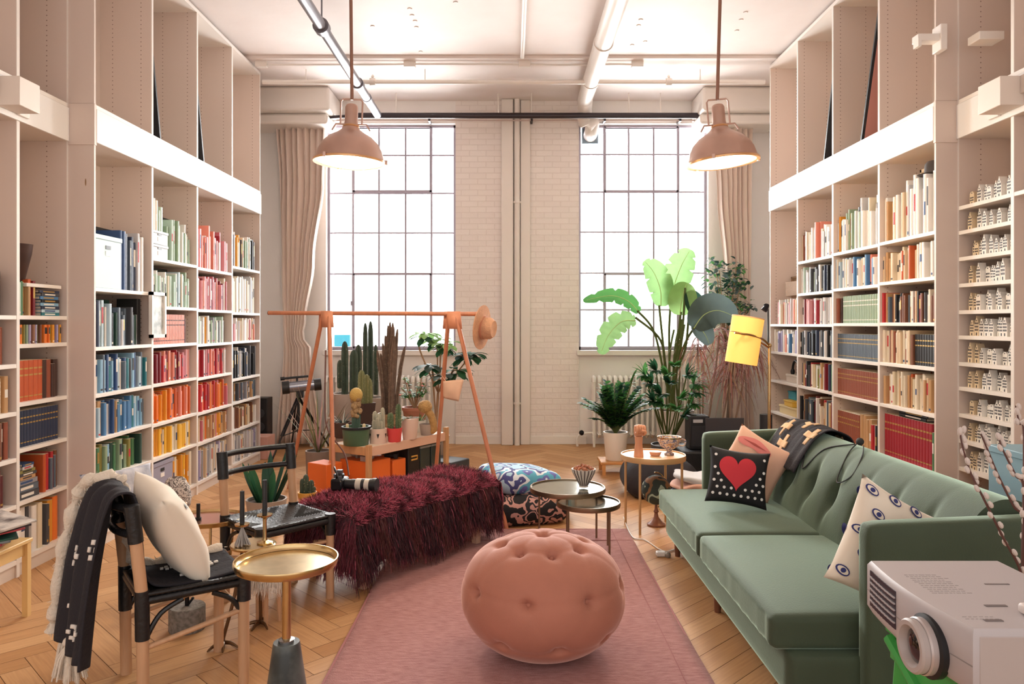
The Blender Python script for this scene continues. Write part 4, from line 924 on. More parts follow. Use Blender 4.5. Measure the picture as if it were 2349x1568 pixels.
# ---------------------------------------------------------------- cushions
def pillow(w, h, d, T, n=22, pinch=.10, nm='pillow_body', m=None, parent=None, mfn=None):
    g = G(T=T)
    for s in (-1, 1):
        def f(u, v, s=s):
            x = (u - .5) * 2; y = (v - .5) * 2
            e = max(0, 1 - abs(x) ** 2.6) * max(0, 1 - abs(y) ** 2.6)
            k = 1 - pinch * (1 - y * y) * abs(x) ** 3 ; k2 = 1 - pinch * (1 - x * x) * abs(y) ** 3
            return Vector((x * w / 2 * k, s * d / 2 * e ** .48 + .004 * math.sin(x * 9 + y * 4) * e, y * h / 2 * k2))
        g.grid(f, n, n, 0, mfn if s < 0 else None)
    ms = m if isinstance(m, list) else [m]
    o = g.build(nm, ms, parent); merge(o, .0003); return o
def dots_mat(name, base, dot, sc, r, seed=0):
    m = mat(name, base, .8, sheen=.2); nt = m.node_tree; N = nt.nodes; L = nt.links; b = N['Principled BSDF']
    return m
def pillow_thing(name, label, w, h, d, T, m, cat='cushion', **k):
    t = thing(name, label, cat, T @ Vector((0, 0, -h / 2))); pillow(w, h, d, T, m=m, parent=t, **k); return t
def decal(g, poly, T, fy, th=.003, mi=0):
    # a thin patch that lies on the pillow front; poly in (x,z), fy gives surface y
    n = len(poly); cx = sum(p[0] for p in poly) / n; cz = sum(p[1] for p in poly) / n; rings = 5; vs = []; fs = []
    for k in range(rings + 1):
        s = k / rings
        for (x, z) in poly: xx = cx + (x - cx) * s; zz = cz + (z - cz) * s; vs.append(T @ Vector((xx, fy(xx, zz) - th, zz)))
    for k in range(rings):
        for j in range(n):
            a = k * n + j; c = k * n + (j + 1) % n; fs.append((a, c, c + n, a + n))
    o = len(g.v); g.v += vs; g.f += [tuple(i + o for i in f) for f in fs]; g.m += [mi] * len(fs)
def pf(w, h, d, pinch=.10):
    def fy(x, z):
        X = min(1, abs(2 * x / w)); Z = min(1, abs(2 * z / h)); e = max(0, 1 - X ** 2.6) * max(0, 1 - Z ** 2.6); return -d / 2 * e ** .48 - .001
    return fy
# heart pillow
PB = mat('pillow_black', '#1b1a1d', .8); PW = mat('pillow_dot_white', '#efece8', .8); PR = mat('heart_red', '#d2303c', .7, sheen=.3)
Th = TR(P(1692, 1094, 4.28), rz=R(-8), rx=R(-17)) @ Matrix.Rotation(R(7), 4, 'Y')
t = pillow_thing('cushion', 'black cushion with white dots and a big red heart on sofa', .34, .32, .13, Th, PB)
fy = pf(.34, .32, .13); g = G()
for i in range(-4, 5):
    for j in range(-4, 5):
        x = i * .038 + (j % 2) * .019; z = j * .036
        if abs(x) > .150 or abs(z) > .142: continue
        hx, hz = x / .115, (z - .02) / .115
        if (hx * hx + hz * hz - .8) ** 3 - hx * hx * hz ** 3 < 0 and abs(hx) < 1.3: continue
        decal(g, [(x + 0.0082 * math.cos(a), z + .0082 * math.sin(a)) for a in [k * math.pi / 5 for k in range(10)]], Th, fy, .0015)
absorb(t.children[0], g.build('white_dots', PW, t, norm=False))
hp = []
for k in range(48):
    a = 2 * math.pi * k / 48; hp.append((.0066 * 16 * math.sin(a) ** 3 * .95 - .012, .0066 * (13 * math.cos(a) - 5 * math.cos(2 * a) - 2 * math.cos(3 * a) - math.cos(4 * a)) + .025))
g = G(); decal(g, hp, Th, fy, .005); g.build('heart_patch', PR, t, norm=False)
# peach pillow with lips behind it
Tp = TR(P(1730, 1062, 4.50), rz=R(-26), rx=R(-20)) @ Matrix.Rotation(R(28), 4, 'Y')
t = pillow_thing('cushion', 'peach cushion with pink lips print behind the dotted cushion', .37, .34, .12, Tp, mat('pillow_peach', '#e3b49a', .8, sheen=.3))
fy = pf(.37, .34, .12); g = G(); lp = []
for k in range(30):
    a = 2 * math.pi * k / 30; r = 1 + .25 * math.cos(2 * a) - .15 * math.sin(3 * a) ; lp.append((-.04 + .085 * r * math.cos(a), .09 + .04 * r * math.sin(a)))
decal(g, lp, Tp, fy, .003); g.build('lips_print', mat('lips_pink', '#dd7f78', .7), t, norm=False)
g = G(); decal(g, [(-.12, .092), (-.04, .10), (.04, .092), (-.04, .086)], Tp, fy, .005); g.build('lips_line', mat('lips_dark', '#a8473f', .7), t, norm=False)
# eye print pillow at near arm
Te = TR((1.45, 2.86, .585), rz=R(8), rx=R(-14)) @ Matrix.Rotation(R(30), 4, 'Y')
EYEW = mat('pillow_cream_linen', '#eadfce', .8, sheen=.2)
t = pillow_thing('cushion', 'cream cushion printed with blue eyes leaning on near armrest', .43, .43, .15, Te, EYEW)
NAVY = mat('eye_navy', '#2b3270', .7)
g = G(); fyb = pf(.43, .43, .15)
er = random.Random(4)
for sd in (1, -1):
    for i in range(-2, 3):
        for j in range(-2, 3):
            x = i * .088 + (j % 2) * .04; z = j * .082
            if abs(x) > .185 or abs(z) > .185: continue
            f2 = (lambda a, b_, s=sd: s * fyb(a, b_)); tt = .0015 * sd
            rot = er.uniform(-.6, .6); c, s_ = math.cos(rot), math.sin(rot)
            def el(a, b_, ox=0, oz=0): return [(x + ox + a * math.cos(q) * c - b_ * math.sin(q) * s_, z + oz + a * math.cos(q) * s_ + b_ * math.sin(q) * c) for q in [k * math.pi / 8 for k in range(16)]]
            decal(g, el(.026, .017), Te, f2, tt, 0); decal(g, el(.021, .012), Te, f2, tt * 2, 1); decal(g, el(.009, .009), Te, f2, tt * 3, 0)
absorb(t.children[0], g.build('eye_prints', [NAVY, EYEW], t, norm=False))
# ---- black blanket with crosses over far part of the sofa back
BLK = mat('blanket_black_knit', '#27242a', .9, bump=.4, bscale=90)
t = thing('throw_blanket', 'black blanket with pale crosses over the far sofa back', 'blanket', (1.8, 4.45, .81))
prb = bez([Vector(p) for p in ((1.60, 0, .60), (1.655, 0, .70), (1.715, 0, .785), (1.79, 0, .835), (1.87, 0, .822), (1.925, 0, .77), (1.95, 0, .6))], 6)
def fb(u, v):
    i = v * (len(prb) - 1); k = min(int(i), len(prb) - 2); p = prb[k].lerp(prb[k + 1], i - k)
    y = 4.20 + .62 * u + .10 * (1 - v) * (.5 - u) ; rip = .008 * math.sin(u * 26 + v * 3) + .006 * math.sin(u * 11)
    return Vector((p.x - rip * .5 - .004, y, p.z + abs(rip) + .006))
G().grid(fb, 40, 30).build('blanket_cloth', BLK, t, solid=.006)
g = G()
for (cu, cv, s) in ((.82, .36, .13), (.46, .52, .12), (.14, .36, .12), (.62, .18, .11), (.3, .85, .1)):
    for (a0, a1, b0, b1) in ((-s, s, -s * .28, s * .28), (-s * .3, s * .3, -s * .9, s * .9)):
        g.grid(lambda u, v: fb(min(1, max(0, cu + a0 + (a1 - a0) * u)), min(1, max(0, cv + b0 + (b1 - b0) * v))) + Vector((-.004, 0, .006)), 6, 6)
absorb(t.children[0], g.build('cross_pattern', mat('blanket_cross_tan', '#d9b48d', .9), t, norm=False))
CORD = mat('cord_black', '#2b2c2c', .7)
t = thing('tassel_cord', 'thin black cord with pompom lying over the sofa back', 'cord', (1.75, 4.0, .82))
def on_back(y, v):
    i = v * (len(prb) - 1); k = min(int(i), len(prb) - 2); p = prb[k].lerp(prb[k + 1], i - k); return Vector((p.x - .002, y, p.z - .012))
G().tube(bez([on_back(4.35, .05), on_back(4.28, .2), on_back(4.2, .1), on_back(4.1, .32), on_back(3.92, .5)], 8), .004, 6).build('cord', CORD, t)
G().tube(bez([on_back(3.92, .52), on_back(3.85, .35), on_back(3.78, .12), on_back(3.68, .2), on_back(3.72, .38), on_back(3.86, .54)], 8), .0035, 6).build('cord', CORD, t)
G().ball(on_back(3.9, .54) + Vector((0, 0, .015)), .020, 12).build('pompom', CORD, t)
# ================================================================ fur bench
FUR1 = mat('fur_burgundy', '#641f2e', .6, sheen=.3); FUR2 = mat('fur_dark', '#3a1620', .6); FUR3 = mat('fur_pink', '#c25e72', .55, sheen=.3); FUR4 = mat('fur_brown', '#5a2c28', .6)
def fur(name, mats, wts, samples, ln, width, parent, droop, seed=1, curl=.3, seg=3, tipx=.25):
    r = random.Random(seed); vs = []; fs = []; ms = []; o0 = ORG[parent.name]
    droop0 = droop
    for (p, n, mloc) in samples:
        flat = n.z > .5 and droop0.z < -.9; droop = Vector((.10, -.16, .02)) if flat else droop0
        d = (n * (.35 if droop.z < -.9 else .45) + Vector((r.uniform(-1, 1), r.uniform(-1, 1), r.uniform(-.4, .4))) * (curl * 1.8 if flat else curl) + droop * (1 - .6 * max(0, n.z))).normalized()
        L_ = ln * r.uniform(.6, 1.25) * (.5 if flat else .85); q = p - o0; side = d.cross(Vector((r.uniform(-1, 1), r.uniform(-1, 1), r.uniform(-1, 1)))).normalized(); o = len(vs)
        for k in range(seg + 1):
            w = width * (1 - k / seg * (1 - tipx)) * .5; vs.append(tuple(q - side * w)); vs.append(tuple(q + side * w))
            d = (d + droop * .28 + side * r.uniform(-.2, .2) - (Vector((0, 0, .15)) if flat else Vector((0, 0, 0)))).normalized(); q = q + d * (L_ / seg)
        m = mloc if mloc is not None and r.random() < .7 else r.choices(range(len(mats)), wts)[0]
        for k in range(seg): fs.append((o + 2 * k, o + 2 * k + 1, o + 2 * k + 3, o + 2 * k + 2)); ms.append(m)
    me = bpy.data.meshes.new(name); me.from_pydata(vs, [], fs)
    for m in mats: me.materials.append(m)
    me.polygons.foreach_set('material_index', ms); me.polygons.foreach_set('use_smooth', [True] * len(fs)); me.update()
    o = bpy.data.objects.new(name, me); COL.objects.link(o); o.parent = parent; ORG[o.name] = o0; return o
def bench():
    a = Vector((-.805, 4.13, 0)); b_ = Vector((-.228, 4.93, 0)); ux = (b_ - a).normalized(); uy = Vector((-ux.y, ux.x, 0))
    T = Matrix(((ux.x, uy.x, 0, a.x), (ux.y, uy.y, 0, a.y), (0, 0, 1, 0), (0, 0, 0, 1)))
    LB = (b_ - a).length; x0, x1 = -.14, LB + .16; Wd = .40; zt = .40
    t = thing('bench', 'wooden bench hidden under the burgundy fur throw', 'bench', T @ Vector((LB / 2, Wd / 2, 0)))
    g = G(T=T); g.bb(x0 + .04, x1 - .04, -.03, Wd + .03, zt - .06, zt - .02); g.build('bench_top', WOODL, t, bevel=.01)
    for (x, y) in ((0, 0), (LB, 0), (0, Wd), (LB, Wd)): G(T=T).bb(x - .022, x + .022, y - .022, y + .022, 0, zt - .06).build('leg', mat('bench_leg_pale', '#d9b79c', .5), t, bevel=.004)
    f = thing('fur_throw', 'shaggy burgundy fur throw draped over the long bench', 'fur throw', T @ Vector((LB / 2, Wd / 2, zt)))
    zb = .135
    def hem(s): return zb - .02 + .025 * math.sin(s * 9) + .02 * math.sin(s * 23)
    # closed cross section swept along the length: front hem -> top -> back hem
    def sec(x, v):
        sag = .012 * math.sin(x * 6) + .008 * math.sin(x * 14)
        pts = [(-.085 + .012 * math.sin(x * 19), hem(x)), (-.08 + .01 * math.sin(x * 25 + 1), .28), (-.065, .38), (-.02, .435 + sag), (.10, .45 + sag), (Wd - .1, .45 + sag), (Wd + .02, .435 + sag), (Wd + .065, .38), (Wd + .08, .25)]
        i = v * (len(pts) - 1); k = min(int(i), len(pts) - 2); q = i - k; return (pts[k][0] * (1 - q) + pts[k + 1][0] * q, pts[k][1] * (1 - q) + pts[k + 1][1] * q)
    def sf(u, v):
        x = x0 + (x1 - x0) * u; y, z = sec(x, v)
        e = min(u, 1 - u) * (x1 - x0); 
        if e < .06: z -= .05 * (1 - e / .06) ** 2
        return T @ Vector((x, y, z))
    def endf(s):
        def ff(u, v):
            yv = -.088 + (Wd + .17) * u; z = .39 + .045 * math.sin(u * math.pi) ** .4 - v * (.39 + .045 * math.sin(u * math.pi) ** .4 - hem(u * 2 + 4) - .02)
            xx = (x1 if s > 0 else x0) + s * (.0 + .045 * math.sin(min(1, v * 3) * math.pi / 2) * (1 - abs(2 * u - 1) ** 5)) ; return T @ Vector((xx, yv, z))
        return ff
    g = G(); g.grid(sf, 60, 32); g.grid(endf(1), 14, 10); g.grid(endf(-1), 14, 10); g.build('hide', FUR2, f, norm=False)
    sm = []; r = random.Random(9)
    def nrm(fn, u, v, flip):
        e = .01; p = fn(u, v); n = (fn(min(1, u + e), v) - fn(max(0, u - e), v)).cross(fn(u, min(1, v + e)) - fn(u, max(0, v - e)))
        n = n.normalized() if n.length > 1e-9 else Vector((0, 0, 1)); return p, (-n if flip else n)
    c = T @ Vector((LB / 2, Wd / 2, .3))
    for k in range(34000):
        u = r.random(); v = r.random() * .98
        p, n = nrm(sf, u, v, False)
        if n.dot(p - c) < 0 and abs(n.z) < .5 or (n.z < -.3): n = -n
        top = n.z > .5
        # pink mostly on top, dark and brown mostly on the sides, in clumps
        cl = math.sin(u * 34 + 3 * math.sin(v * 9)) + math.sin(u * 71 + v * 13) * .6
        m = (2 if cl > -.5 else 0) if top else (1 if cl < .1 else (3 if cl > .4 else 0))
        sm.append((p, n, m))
    for ff, cnt in ((endf(1), 5200), (endf(-1), 4200)):
        for k in range(cnt):
            u, v = r.random(), r.random(); p, n = nrm(ff, u, v, False)
            if n.dot(p - c) < 0: n = -n
            sm.append((p, n, 2 if ff is not None and cnt == 5200 and r.random() < .5 else 0))
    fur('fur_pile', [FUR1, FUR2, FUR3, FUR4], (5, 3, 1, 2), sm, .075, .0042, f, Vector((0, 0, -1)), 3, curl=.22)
    return T
TB = bench()
# camera with long lens lying on the fur
def camera_prop():
    c = P(800, 1112, 4.40); c.z = .515; t = thing('photo_camera', 'black photo camera with long pale lens lying on fur throw', 'camera', c - Vector((0, 0, .04)))
    T = TR(c, rz=R(-12)); CG = mat('camera_grey', '#5c5a60', .4, .3)
    g = G(T=T); g.box((-.055, 0, .0), (.075, .11, .07)); g.box((-.055, 0, .047), (.045, .05, .03)); g.build('camera_body', BLACKM, t, bevel=.012)
    g = G(T=T); g.cyl((-.09, .02, .03), (-.09, .02, .05), .014, n=12); g.cyl((-.04, -.035, .035), (-.04, -.035, .05), .012, n=12); g.box((-.055, 0, .07), (.03, .025, .02)); g.build('dials', CG, t)
    segs = [(-.02, .0, .030, 0), (.02, .034, .034, 0), (.055, .036, .036, 1), (.085, .036, .036, 0), (.10, .038, .038, 1), (.125, .038, .038, 0), (.15, .042, .042, 0)]
    mm = [BLACK, mat('lens_pale', '#cfc4b4', .45)]
    xs = [-.02, .02, .05, .085, .105, .135, .15, .175]; ms = [0, 0, 1, 0, 1, 0, 0]; rs = [.028, .030, .034, .035, .035, .036, .040]
    for i in range(7): G(T=T).cyl((xs[i], 0, 0), (xs[i + 1], 0, 0), rs[i], rs[i], 20).build('lens_ring', mm[ms[i]], t)
    G(T=T).tube(bez([(-.09, .05, .03), (-.12, .07, .06), (-.10, .02, .09), (-.06, -.04, .075), (-.02, -.07, .02)], 6), .005, 6).build('strap', BLACK, t)
camera_prop()
# ================================================================ garment rack
def rack():
    CW = mat('rack_rose_wood', '#c07a58', .45, var=.15, vscale=4, stretch=(8, 8, 1)); LE = mat('rack_leather_sleeve', '#d08a68', .6)
    pl, pr_ = Vector((-1.50, 6.11, 1.535)), Vector((-.445, 5.72, 1.525)); d = (pr_ - pl).normalized()
    t = thing('clothes_rack', 'A frame clothes rack of rosy wood poles behind the fur bench', 'clothes rack', ((pl + pr_) / 2).to_2d().to_3d())
    e0 = P(656, 714, 6.28); e1 = P(1098, 719, 5.62); e0 = pl - d * .56 + Vector((0, 0, .0)); e1 = pr_ + d * .22
    G().tube([e0, e1], .017, 14).build('rail', CW, t); G().cyl(e0 - d * .004, e0, .0175, n=14).build('rail_end', BLACK, t)
    feet = {0: (F(662, 1120), F(768, 1190)), 1: (F(994, 1150), F(1163, 1215))}
    for k, top in ((0, pl), (1, pr_)):
        for q, ft in enumerate(feet[k]):
            off = d * (.03 if q else -.03); G().tube([top + off + Vector((0, 0, -.01)), ft], [.017, .015], 12).build('leg', CW, t)
        v = (feet[k][1] - feet[k][0]); v.z = 0; v.normalize()
        for s in (-1, 1):
            g = G(); o = top + v * s * .022; a = o - d * .055 ; b_ = o + d * .055; dn = Vector((0, 0, -.115)) + v * s * .022; vs = [a + Vector((0, 0, .018)), b_ + Vector((0, 0, .018)), b_ + dn, a + dn]
            g.add(vs, [(0, 1, 2, 3)]); g.build('leather_sleeve', LE, t, solid=.006)
    # hat hanging on right rail end
    hc = e1 + d * .02 + Vector((0, 0, -.10)); ST = mat('straw', '#dba47e', .8, bump=.7, bscale=120, var=.15, vscale=30)
    rot = Matrix.Rotation(R(98), 3, 'Y') @ Matrix.Rotation(R(6), 3, 'X'); rot = Matrix.Rotation(R(-14), 3, 'Z') @ rot
    h = thing('straw_hat', 'straw hat hanging on the right end of the clothes rack', 'hat', hc)
    wob = lambda a, z: 1 + .04 * math.sin(2 * a)
    g = G(); g.lathe([(.165, 0), (.168, .006), (.10, .010), (.085, .014), (.080, .075), (.062, .10), (.001, .094)], hc, 32, rot=rot, wob=wob, cap=False); g.lathe([(.165, -.001), (.10, .004), (.082, .008), (.076, .07), (.058, .092), (.001, .088)], hc, 32, rot=rot, wob=wob, cap=False)
    g.build('hat_body', ST, h); G().lathe([(.087, .014), (.088, .030), (.084, .032), (.083, .014)], hc, 32, rot=rot, cap=False).build('hat_band', mat('hat_band', '#c58465', .7), h)
    # black cord draped on the left apex
    c = thing('cable', 'thin black cable hanging down the left pole of clothes rack', 'cable', feet[0][1])
    G().tube(bez([pl + Vector((.01, -.05, -.3)), pl + Vector((.03, -.15, -.7)), P(752, 985, 5.85), P(790, 1040, 5.75), P(800, 1090, 5.6)], 8), .006, 6).build('cable_run', mat('cable_brown', '#5a2f24', .6), c)
    b = thing('paper_bag', 'small beige cloth bag hanging on the rack leg', 'bag', P(1042, 918, 5.78))
    a0, a1, a2, a3 = P(1017, 874, 5.84), P(1064, 870, 5.82), P(1052, 920, 5.80), P(1018, 912, 5.84)
    BG = mat('bag_beige', '#d9b195', .8, var=.1, vscale=10)
    g = G(); g.grid(lambda u, v: a0.lerp(a1, u).lerp(a3.lerp(a2, u), v) + Vector((0, -.02 * math.sin(u * 3.1) * math.sin(v * 3.1), 0)), 8, 8); g.build('bag_cloth', BG, b, solid=.012)
    G().tube(bez([a0 + Vector((.02, 0, 0)), P(1014, 862, 5.84), P(1012, 855, 5.83)], 4), .003, 6).build('bag_string', BG, b)
rack()
# ================================================================ nest tables
ANT = mat('aged_brass', '#8f7a63', .35, .9); MIR = mat('smoked_mirror', '#b9bdb4', .12, .9, var=.15, vscale=9)
def rtable(name, c, r, h, nleg, a0, label, rimh=.022, lr=.007, top=MIR, rim=ANT, grp=None, cat='table', lin=.9):
    t = thing(name, label, cat, (c[0], c[1], 0), grp)
    G().lathe([(.001, h - .008), (r - .006, h - .008), (r - .006, h), (.001, h)], (c[0], c[1], 0), 40).build('tabletop', top, t)
    G().lathe([(r - .006, h - rimh), (r, h - rimh), (r + .003, h - rimh / 2), (r, h + .008), (r - .007, h + .008), (r - .007, h - .002)], (c[0], c[1], 0), 40, cap=False).build('rim', rim, t)
    for k in range(nleg):
        a = R(a0 + 360 / nleg * k); x, y = c[0] + r * lin * math.cos(a), c[1] + r * lin * math.sin(a); G().cyl((x, y, 0), (x, y, h - .006), lr, n=10).build('leg', rim, t)
    return t
c1 = (.372, 4.95); rtable('nesting_table', c1, .246, .361 + .012, 3, -95, 'taller round mirror topped nesting table holding the striped bowl', grp='nesting tables behind the pouf')
c2 = (.489, 4.76); rtable('nesting_table', c2, .200, .323, 4, -50, 'lower round mirror topped nesting table tucked under the taller one', grp='nesting tables behind the pouf')
bc = P(1339, 1130, 4.93); bc.z = .382
t = thing('bowl', 'small fluted striped bowl of nuts on the nesting table', 'bowl', bc)
wb = lambda a, z: 1 + .05 * math.cos(18 * a)
g = G(); g.lathe([(.028, 0), (.03, .004), (.026, .012), (.045, .05), (.072, .098), (.078, .12), (.072, .119), (.04, .05), (.001, .03)], bc, 72, wob=wb, cap=False); g.build('bowl_body', mat('bowl_cream', '#d8cec2', .5), t)
g = G()
for k in range(18):
    a = 2 * math.pi * (k + .5) / 18; ps = [bc + Vector((r_ * 1.0 * math.cos(a), r_ * 1.0 * math.sin(a), z)) for r_, z in ((.027, .012), (.046, .05), (.072, .098), (.077, .118))]; g.tube(ps, .0035, 5)
g.build('bowl_stripes', mat('bowl_stripe_dark', '#5a4b49', .5), t)
nr = random.Random(2)
g = G()
for k in range(60):
    a, q = nr.uniform(0, 6.28), .058 * nr.random() ** .5; g.ball(bc + Vector((q * math.cos(a), q * math.sin(a), .112 + .025 * (1 - q / .06) + nr.uniform(0, .012))), .011, 6, sc=(1, .8, .8))
tag(g.build('nuts', mat('nuts_brown', '#b46f4c', .6, var=.4, vscale=60)), 'brown nuts heaped in the striped bowl', 'nuts', kind='stuff')
# ================================================================ floor cushions by the bench
def camo(name, cols, sc=9):
    m = mat(name, cols[0], .85); nt = m.node_tree; N = nt.nodes; L = nt.links; b = N['Principled BSDF']; tc = N.new('ShaderNodeTexCoord')
    n = N.new('ShaderNodeTexNoise'); n.inputs['Scale'].default_value = sc; n.inputs['Detail'].default_value = 1.5; L.new(tc.outputs['Object'], n.inputs[0]); r = N.new('ShaderNodeValToRGB'); r.color_ramp.interpolation = 'CONSTANT'
    for i, c in enumerate(cols):
        p = .34 + .32 * i / max(1, len(cols) - 1) if i else 0
        if i < 2: e = r.color_ramp.elements[i]; e.position = p
        else: e = r.color_ramp.elements.new(p)
        e.color = lin(c)
    L.new(n.outputs[0], r.inputs[0]); L.new(r.outputs[0], b.inputs['Base Color']); return m
def floor_cushion(c, d, rz, m, label, tilt=0, e=.9):
    t = thing('floor_cushion', label, 'floor cushion', (c[0], c[1], c[2] - d[2] / 2), 'patterned floor cushions by the bench')
    g = G(); Tm = Matrix.Rotation(rz, 3, 'Z') @ Matrix.Rotation(tilt, 3, 'Y')
    superbox(g, c, d, e, 16, fn=lambda p: Vector((p.x, p.y, p.z * (1 + .25 * (1 - (2 * p.x / d[0]) ** 2) * (1 - (2 * p.y / d[1]) ** 2)))), T=Tm); merge(g.build('cushion_body', m, t))
floor_cushion((.10, 5.62, .10), (.56, .52, .19), R(15), camo('cushion_black_pink', ['#1e1c20', '#1e1c20', '#c99a92', '#26242a', '#c99a92', '#1e1c20'], 11), 'black and pink patterned floor cushion at the bottom of the pile')
floor_cushion((.06, 5.72, .275), (.52, .5, .16), R(28), camo('cushion_blue_violet', ['#a8c9dd', '#4a4f86', '#dfe8f0', '#5aa9c4', '#6a6cae', '#cfe2ec'], 7), 'pale blue and violet floor cushion on top of the pile', R(6))
floor_cushion((.36, 5.62, .14), (.16, .40, .22), R(-20), camo('cushion_peach_blue', ['#e8b79b', '#7fb3c6', '#efe6e0', '#e8b79b'], 6), 'peach and blue cushion leaning beside the black pink cushion', R(30))
# ================================================================ chairs
LW_ = mat('chair_pale_wood', '#cfa27c', .5, var=.15, vscale=5, stretch=(8, 8, 1))
def chair(c, rz, W, D, label, hb=.77, hs=.43, lean=.04):
    T = TR((c[0], c[1], 0), rz=rz); t = thing('leather_chair', label, 'chair', (c[0], c[1], 0), 'black leather and pale wood chairs')
    w, d = W / 2, D / 2; r = .0225
    back = []
    for s in (-1, 1):
        # back post: pale wood with leather wrapped sections
        b0 = Vector((s * w, d, 0)); b1 = Vector((s * w, d + .005, hs)); b2 = Vector((s * w, d + lean, hb))
        G(T=T).tube([b0, b1, b2], r, 14).build('back_post', LW_, t)
        G(T=T).tube([b0.lerp(b1, .62), b1 + Vector((0, 0, .02))], r + .004, 14).build('leather_wrap', LEATH, t)
        G(T=T).tube([b1.lerp(b2, .60), b2 + Vector((0, .001, .004))], r + .005, 14).build('leather_wrap', LEATH, t)
        f0 = Vector((s * w, -d, 0)); f1 = Vector((s * w, -d, hs + .012)); G(T=T).tube([f0, f1], [r * .95, r], 14).build('front_leg', LW_, t)
        G(T=T).tube([f0.lerp(f1, .76), f1 + Vector((0, 0, .004))], r + .005, 14).build('leather_wrap', LEATH, t)
        # side rail and stretcher
        G(T=T).tube([Vector((s * w, -d, hs - .02)), Vector((s * w, d, hs - .02))], .017, 10).build('seat_rail', LEATH, t)
        G(T=T).tube([Vector((s * w, -d, hs - .13)), Vector((s * w, d, hs - .20))], .010, 10).build('side_stretcher', LW_, t)
        g = G(T=T)
        g.tube(bez([Vector((s * w, -d + .01, hs - .14)), Vector((s * w, -d + .05, hs - .08)), Vector((s * w, -d + .12, hs - .04))], 5), .010, 8); g.build('leather_strut', LEATH, t); g = G(T=T)
        g.tube(bez([Vector((s * w, d - .01, hs - .16)), Vector((s * w, d - .06, hs - .08)), Vector((s * w, d - .14, hs - .04))], 5), .010, 8)
        g.build('leather_strut', LEATH, t)
    for y, nm in ((-d, 'seat_rail'), (d, 'seat_rail')): G(T=T).tube([Vector((-w, y, hs - .02)), Vector((w, y, hs - .02))], .019, 10).build(nm, LEATH, t)
    G(T=T).tube([Vector((-w, -d + .01, hs - .13)), Vector((w, -d + .01, hs - .13))], .009, 8).build('front_stretcher', LW_, t)
    # woven sling seat, sagging toward the middle
    def sf(u, v):
        x = (u - .5) * 2; y = (v - .5) * 2; e = (1 - x * x) * (1 - y * y); return Vector((x * (w + .018), y * (d + .016), hs + .006 - .035 * e - .004 * math.sin(60 * (abs(x) - abs(y))) * (1 if e > .02 else 0)))
    G(T=T).grid(sf, 40, 40).build('seat', LEATH, t, solid=.012)
    # back rails curved backwards: a rounded rectangle loop
    def br(z, ly, bow): return bez([Vector((-w, d + ly, z)), Vector((-w * .5, d + ly + bow * .8, z)), Vector((0, d + ly + bow, z)), Vector((w * .5, d + ly + bow * .8, z)), Vector((w, d + ly, z))], 6)
    G(T=T).tube(br(hb - .012, lean, .045), .016, 10).build('back_rail', LEATH, t)
    G(T=T).tube(br(hb - .11, lean * .8, .045), .015, 10).build('back_rail', LEATH, t)
    return T
Tback = chair((-1.225, 3.965), R(47), .40, .36, 'black leather chair with open looped back beside the fur bench')
Tfr = chair((-1.338, 3.085), R(126), .37, .37, 'black leather chair in front left carrying blanket and cream cushion')
# blanket over the front chair: seat, back and down behind, black with cream fleece edge
hb = .77; dd = .185
pth = bez([Vector((0, -.20, .435)), Vector((0, -.05, .42)), Vector((0, .10, .425)), Vector((0, .165, .47)), Vector((0, .185, .62)), Vector((0, .20, .75)), Vector((0, .225, .80)), Vector((0, .275, .79)), Vector((0, .30, .70)), Vector((0, .335, .5)), Vector((0, .36, .3)), Vector((0, .375, .17))], 6)
t = thing('fleece_blanket', 'black blanket with cream fleece edge draped over the front chair', 'blanket', Tfr @ Vector((0, .25, .5)))
def blf(u, v, ex=0):
    i = v * (len(pth) - 1); k = min(int(i), len(pth) - 2); p = pth[k].lerp(pth[k + 1], i - k); vv = max(0, (v - .5) * 2)
    hw0, hw1 = -.15, .165 + .15 * min(1, vv * 1.6) + .015 * math.sin(v * 20)
    x = hw0 + (hw1 - hw0) * u + ex
    fold = .018 * math.sin(u * 21 + v * 2) * min(1, vv * 2.2) + .006 * math.sin(u * 13 + v * 9)
    return Vector((x + .02 * vv * math.sin(v * 9), p.y + .05 * max(0, u - .2) * min(1, vv * 1.5) + fold * (1 if v > .5 else .2), p.z + .012 + (abs(fold) * .3 if v < .5 else 0) - (.03 * math.sin(u * 3) * vv)))
G(T=Tfr).grid(blf, 30, 70).build('blanket_cloth', BLK, t, solid=.008)
FLE = mat('fleece_cream', '#e6d8c6', .95, sheen=.4, bump=.8, bscale=70)
def flz(u0, side):
    pts = [blf(u0, v / 60) + Vector((side * .012, .03 if v > 34 else 0, .004)) for v in range(61)]
    return pts
for u0, sd in ((1, 1),):
    g = G(T=Tfr); rr = [.024 + .008 * math.sin(i * 1.7) + .004 * math.sin(i * 4.1) for i in range(61)]; g.tube(flz(u0, sd), rr, 10); fe = g.build('fleece_edge', FLE, t)
r_ = random.Random(8); sm = []
for k in range(2600):
    u0, sd = (1, 1); v = r_.random(); p = Tfr @ (blf(u0, v) + Vector((sd * .012, .03 if v > .57 else 0, .004))); a = r_.uniform(0, 6.28); n = Vector((math.cos(a), r_.uniform(-1, 1), math.sin(a))).normalized(); sm.append((p + n * .016, n, None))
fur('fleece_pile', [FLE], (1,), sm, .022, .004, t, Vector((0, 0, -.5)), 4, curl=.8, seg=2)
g = G(T=Tfr)
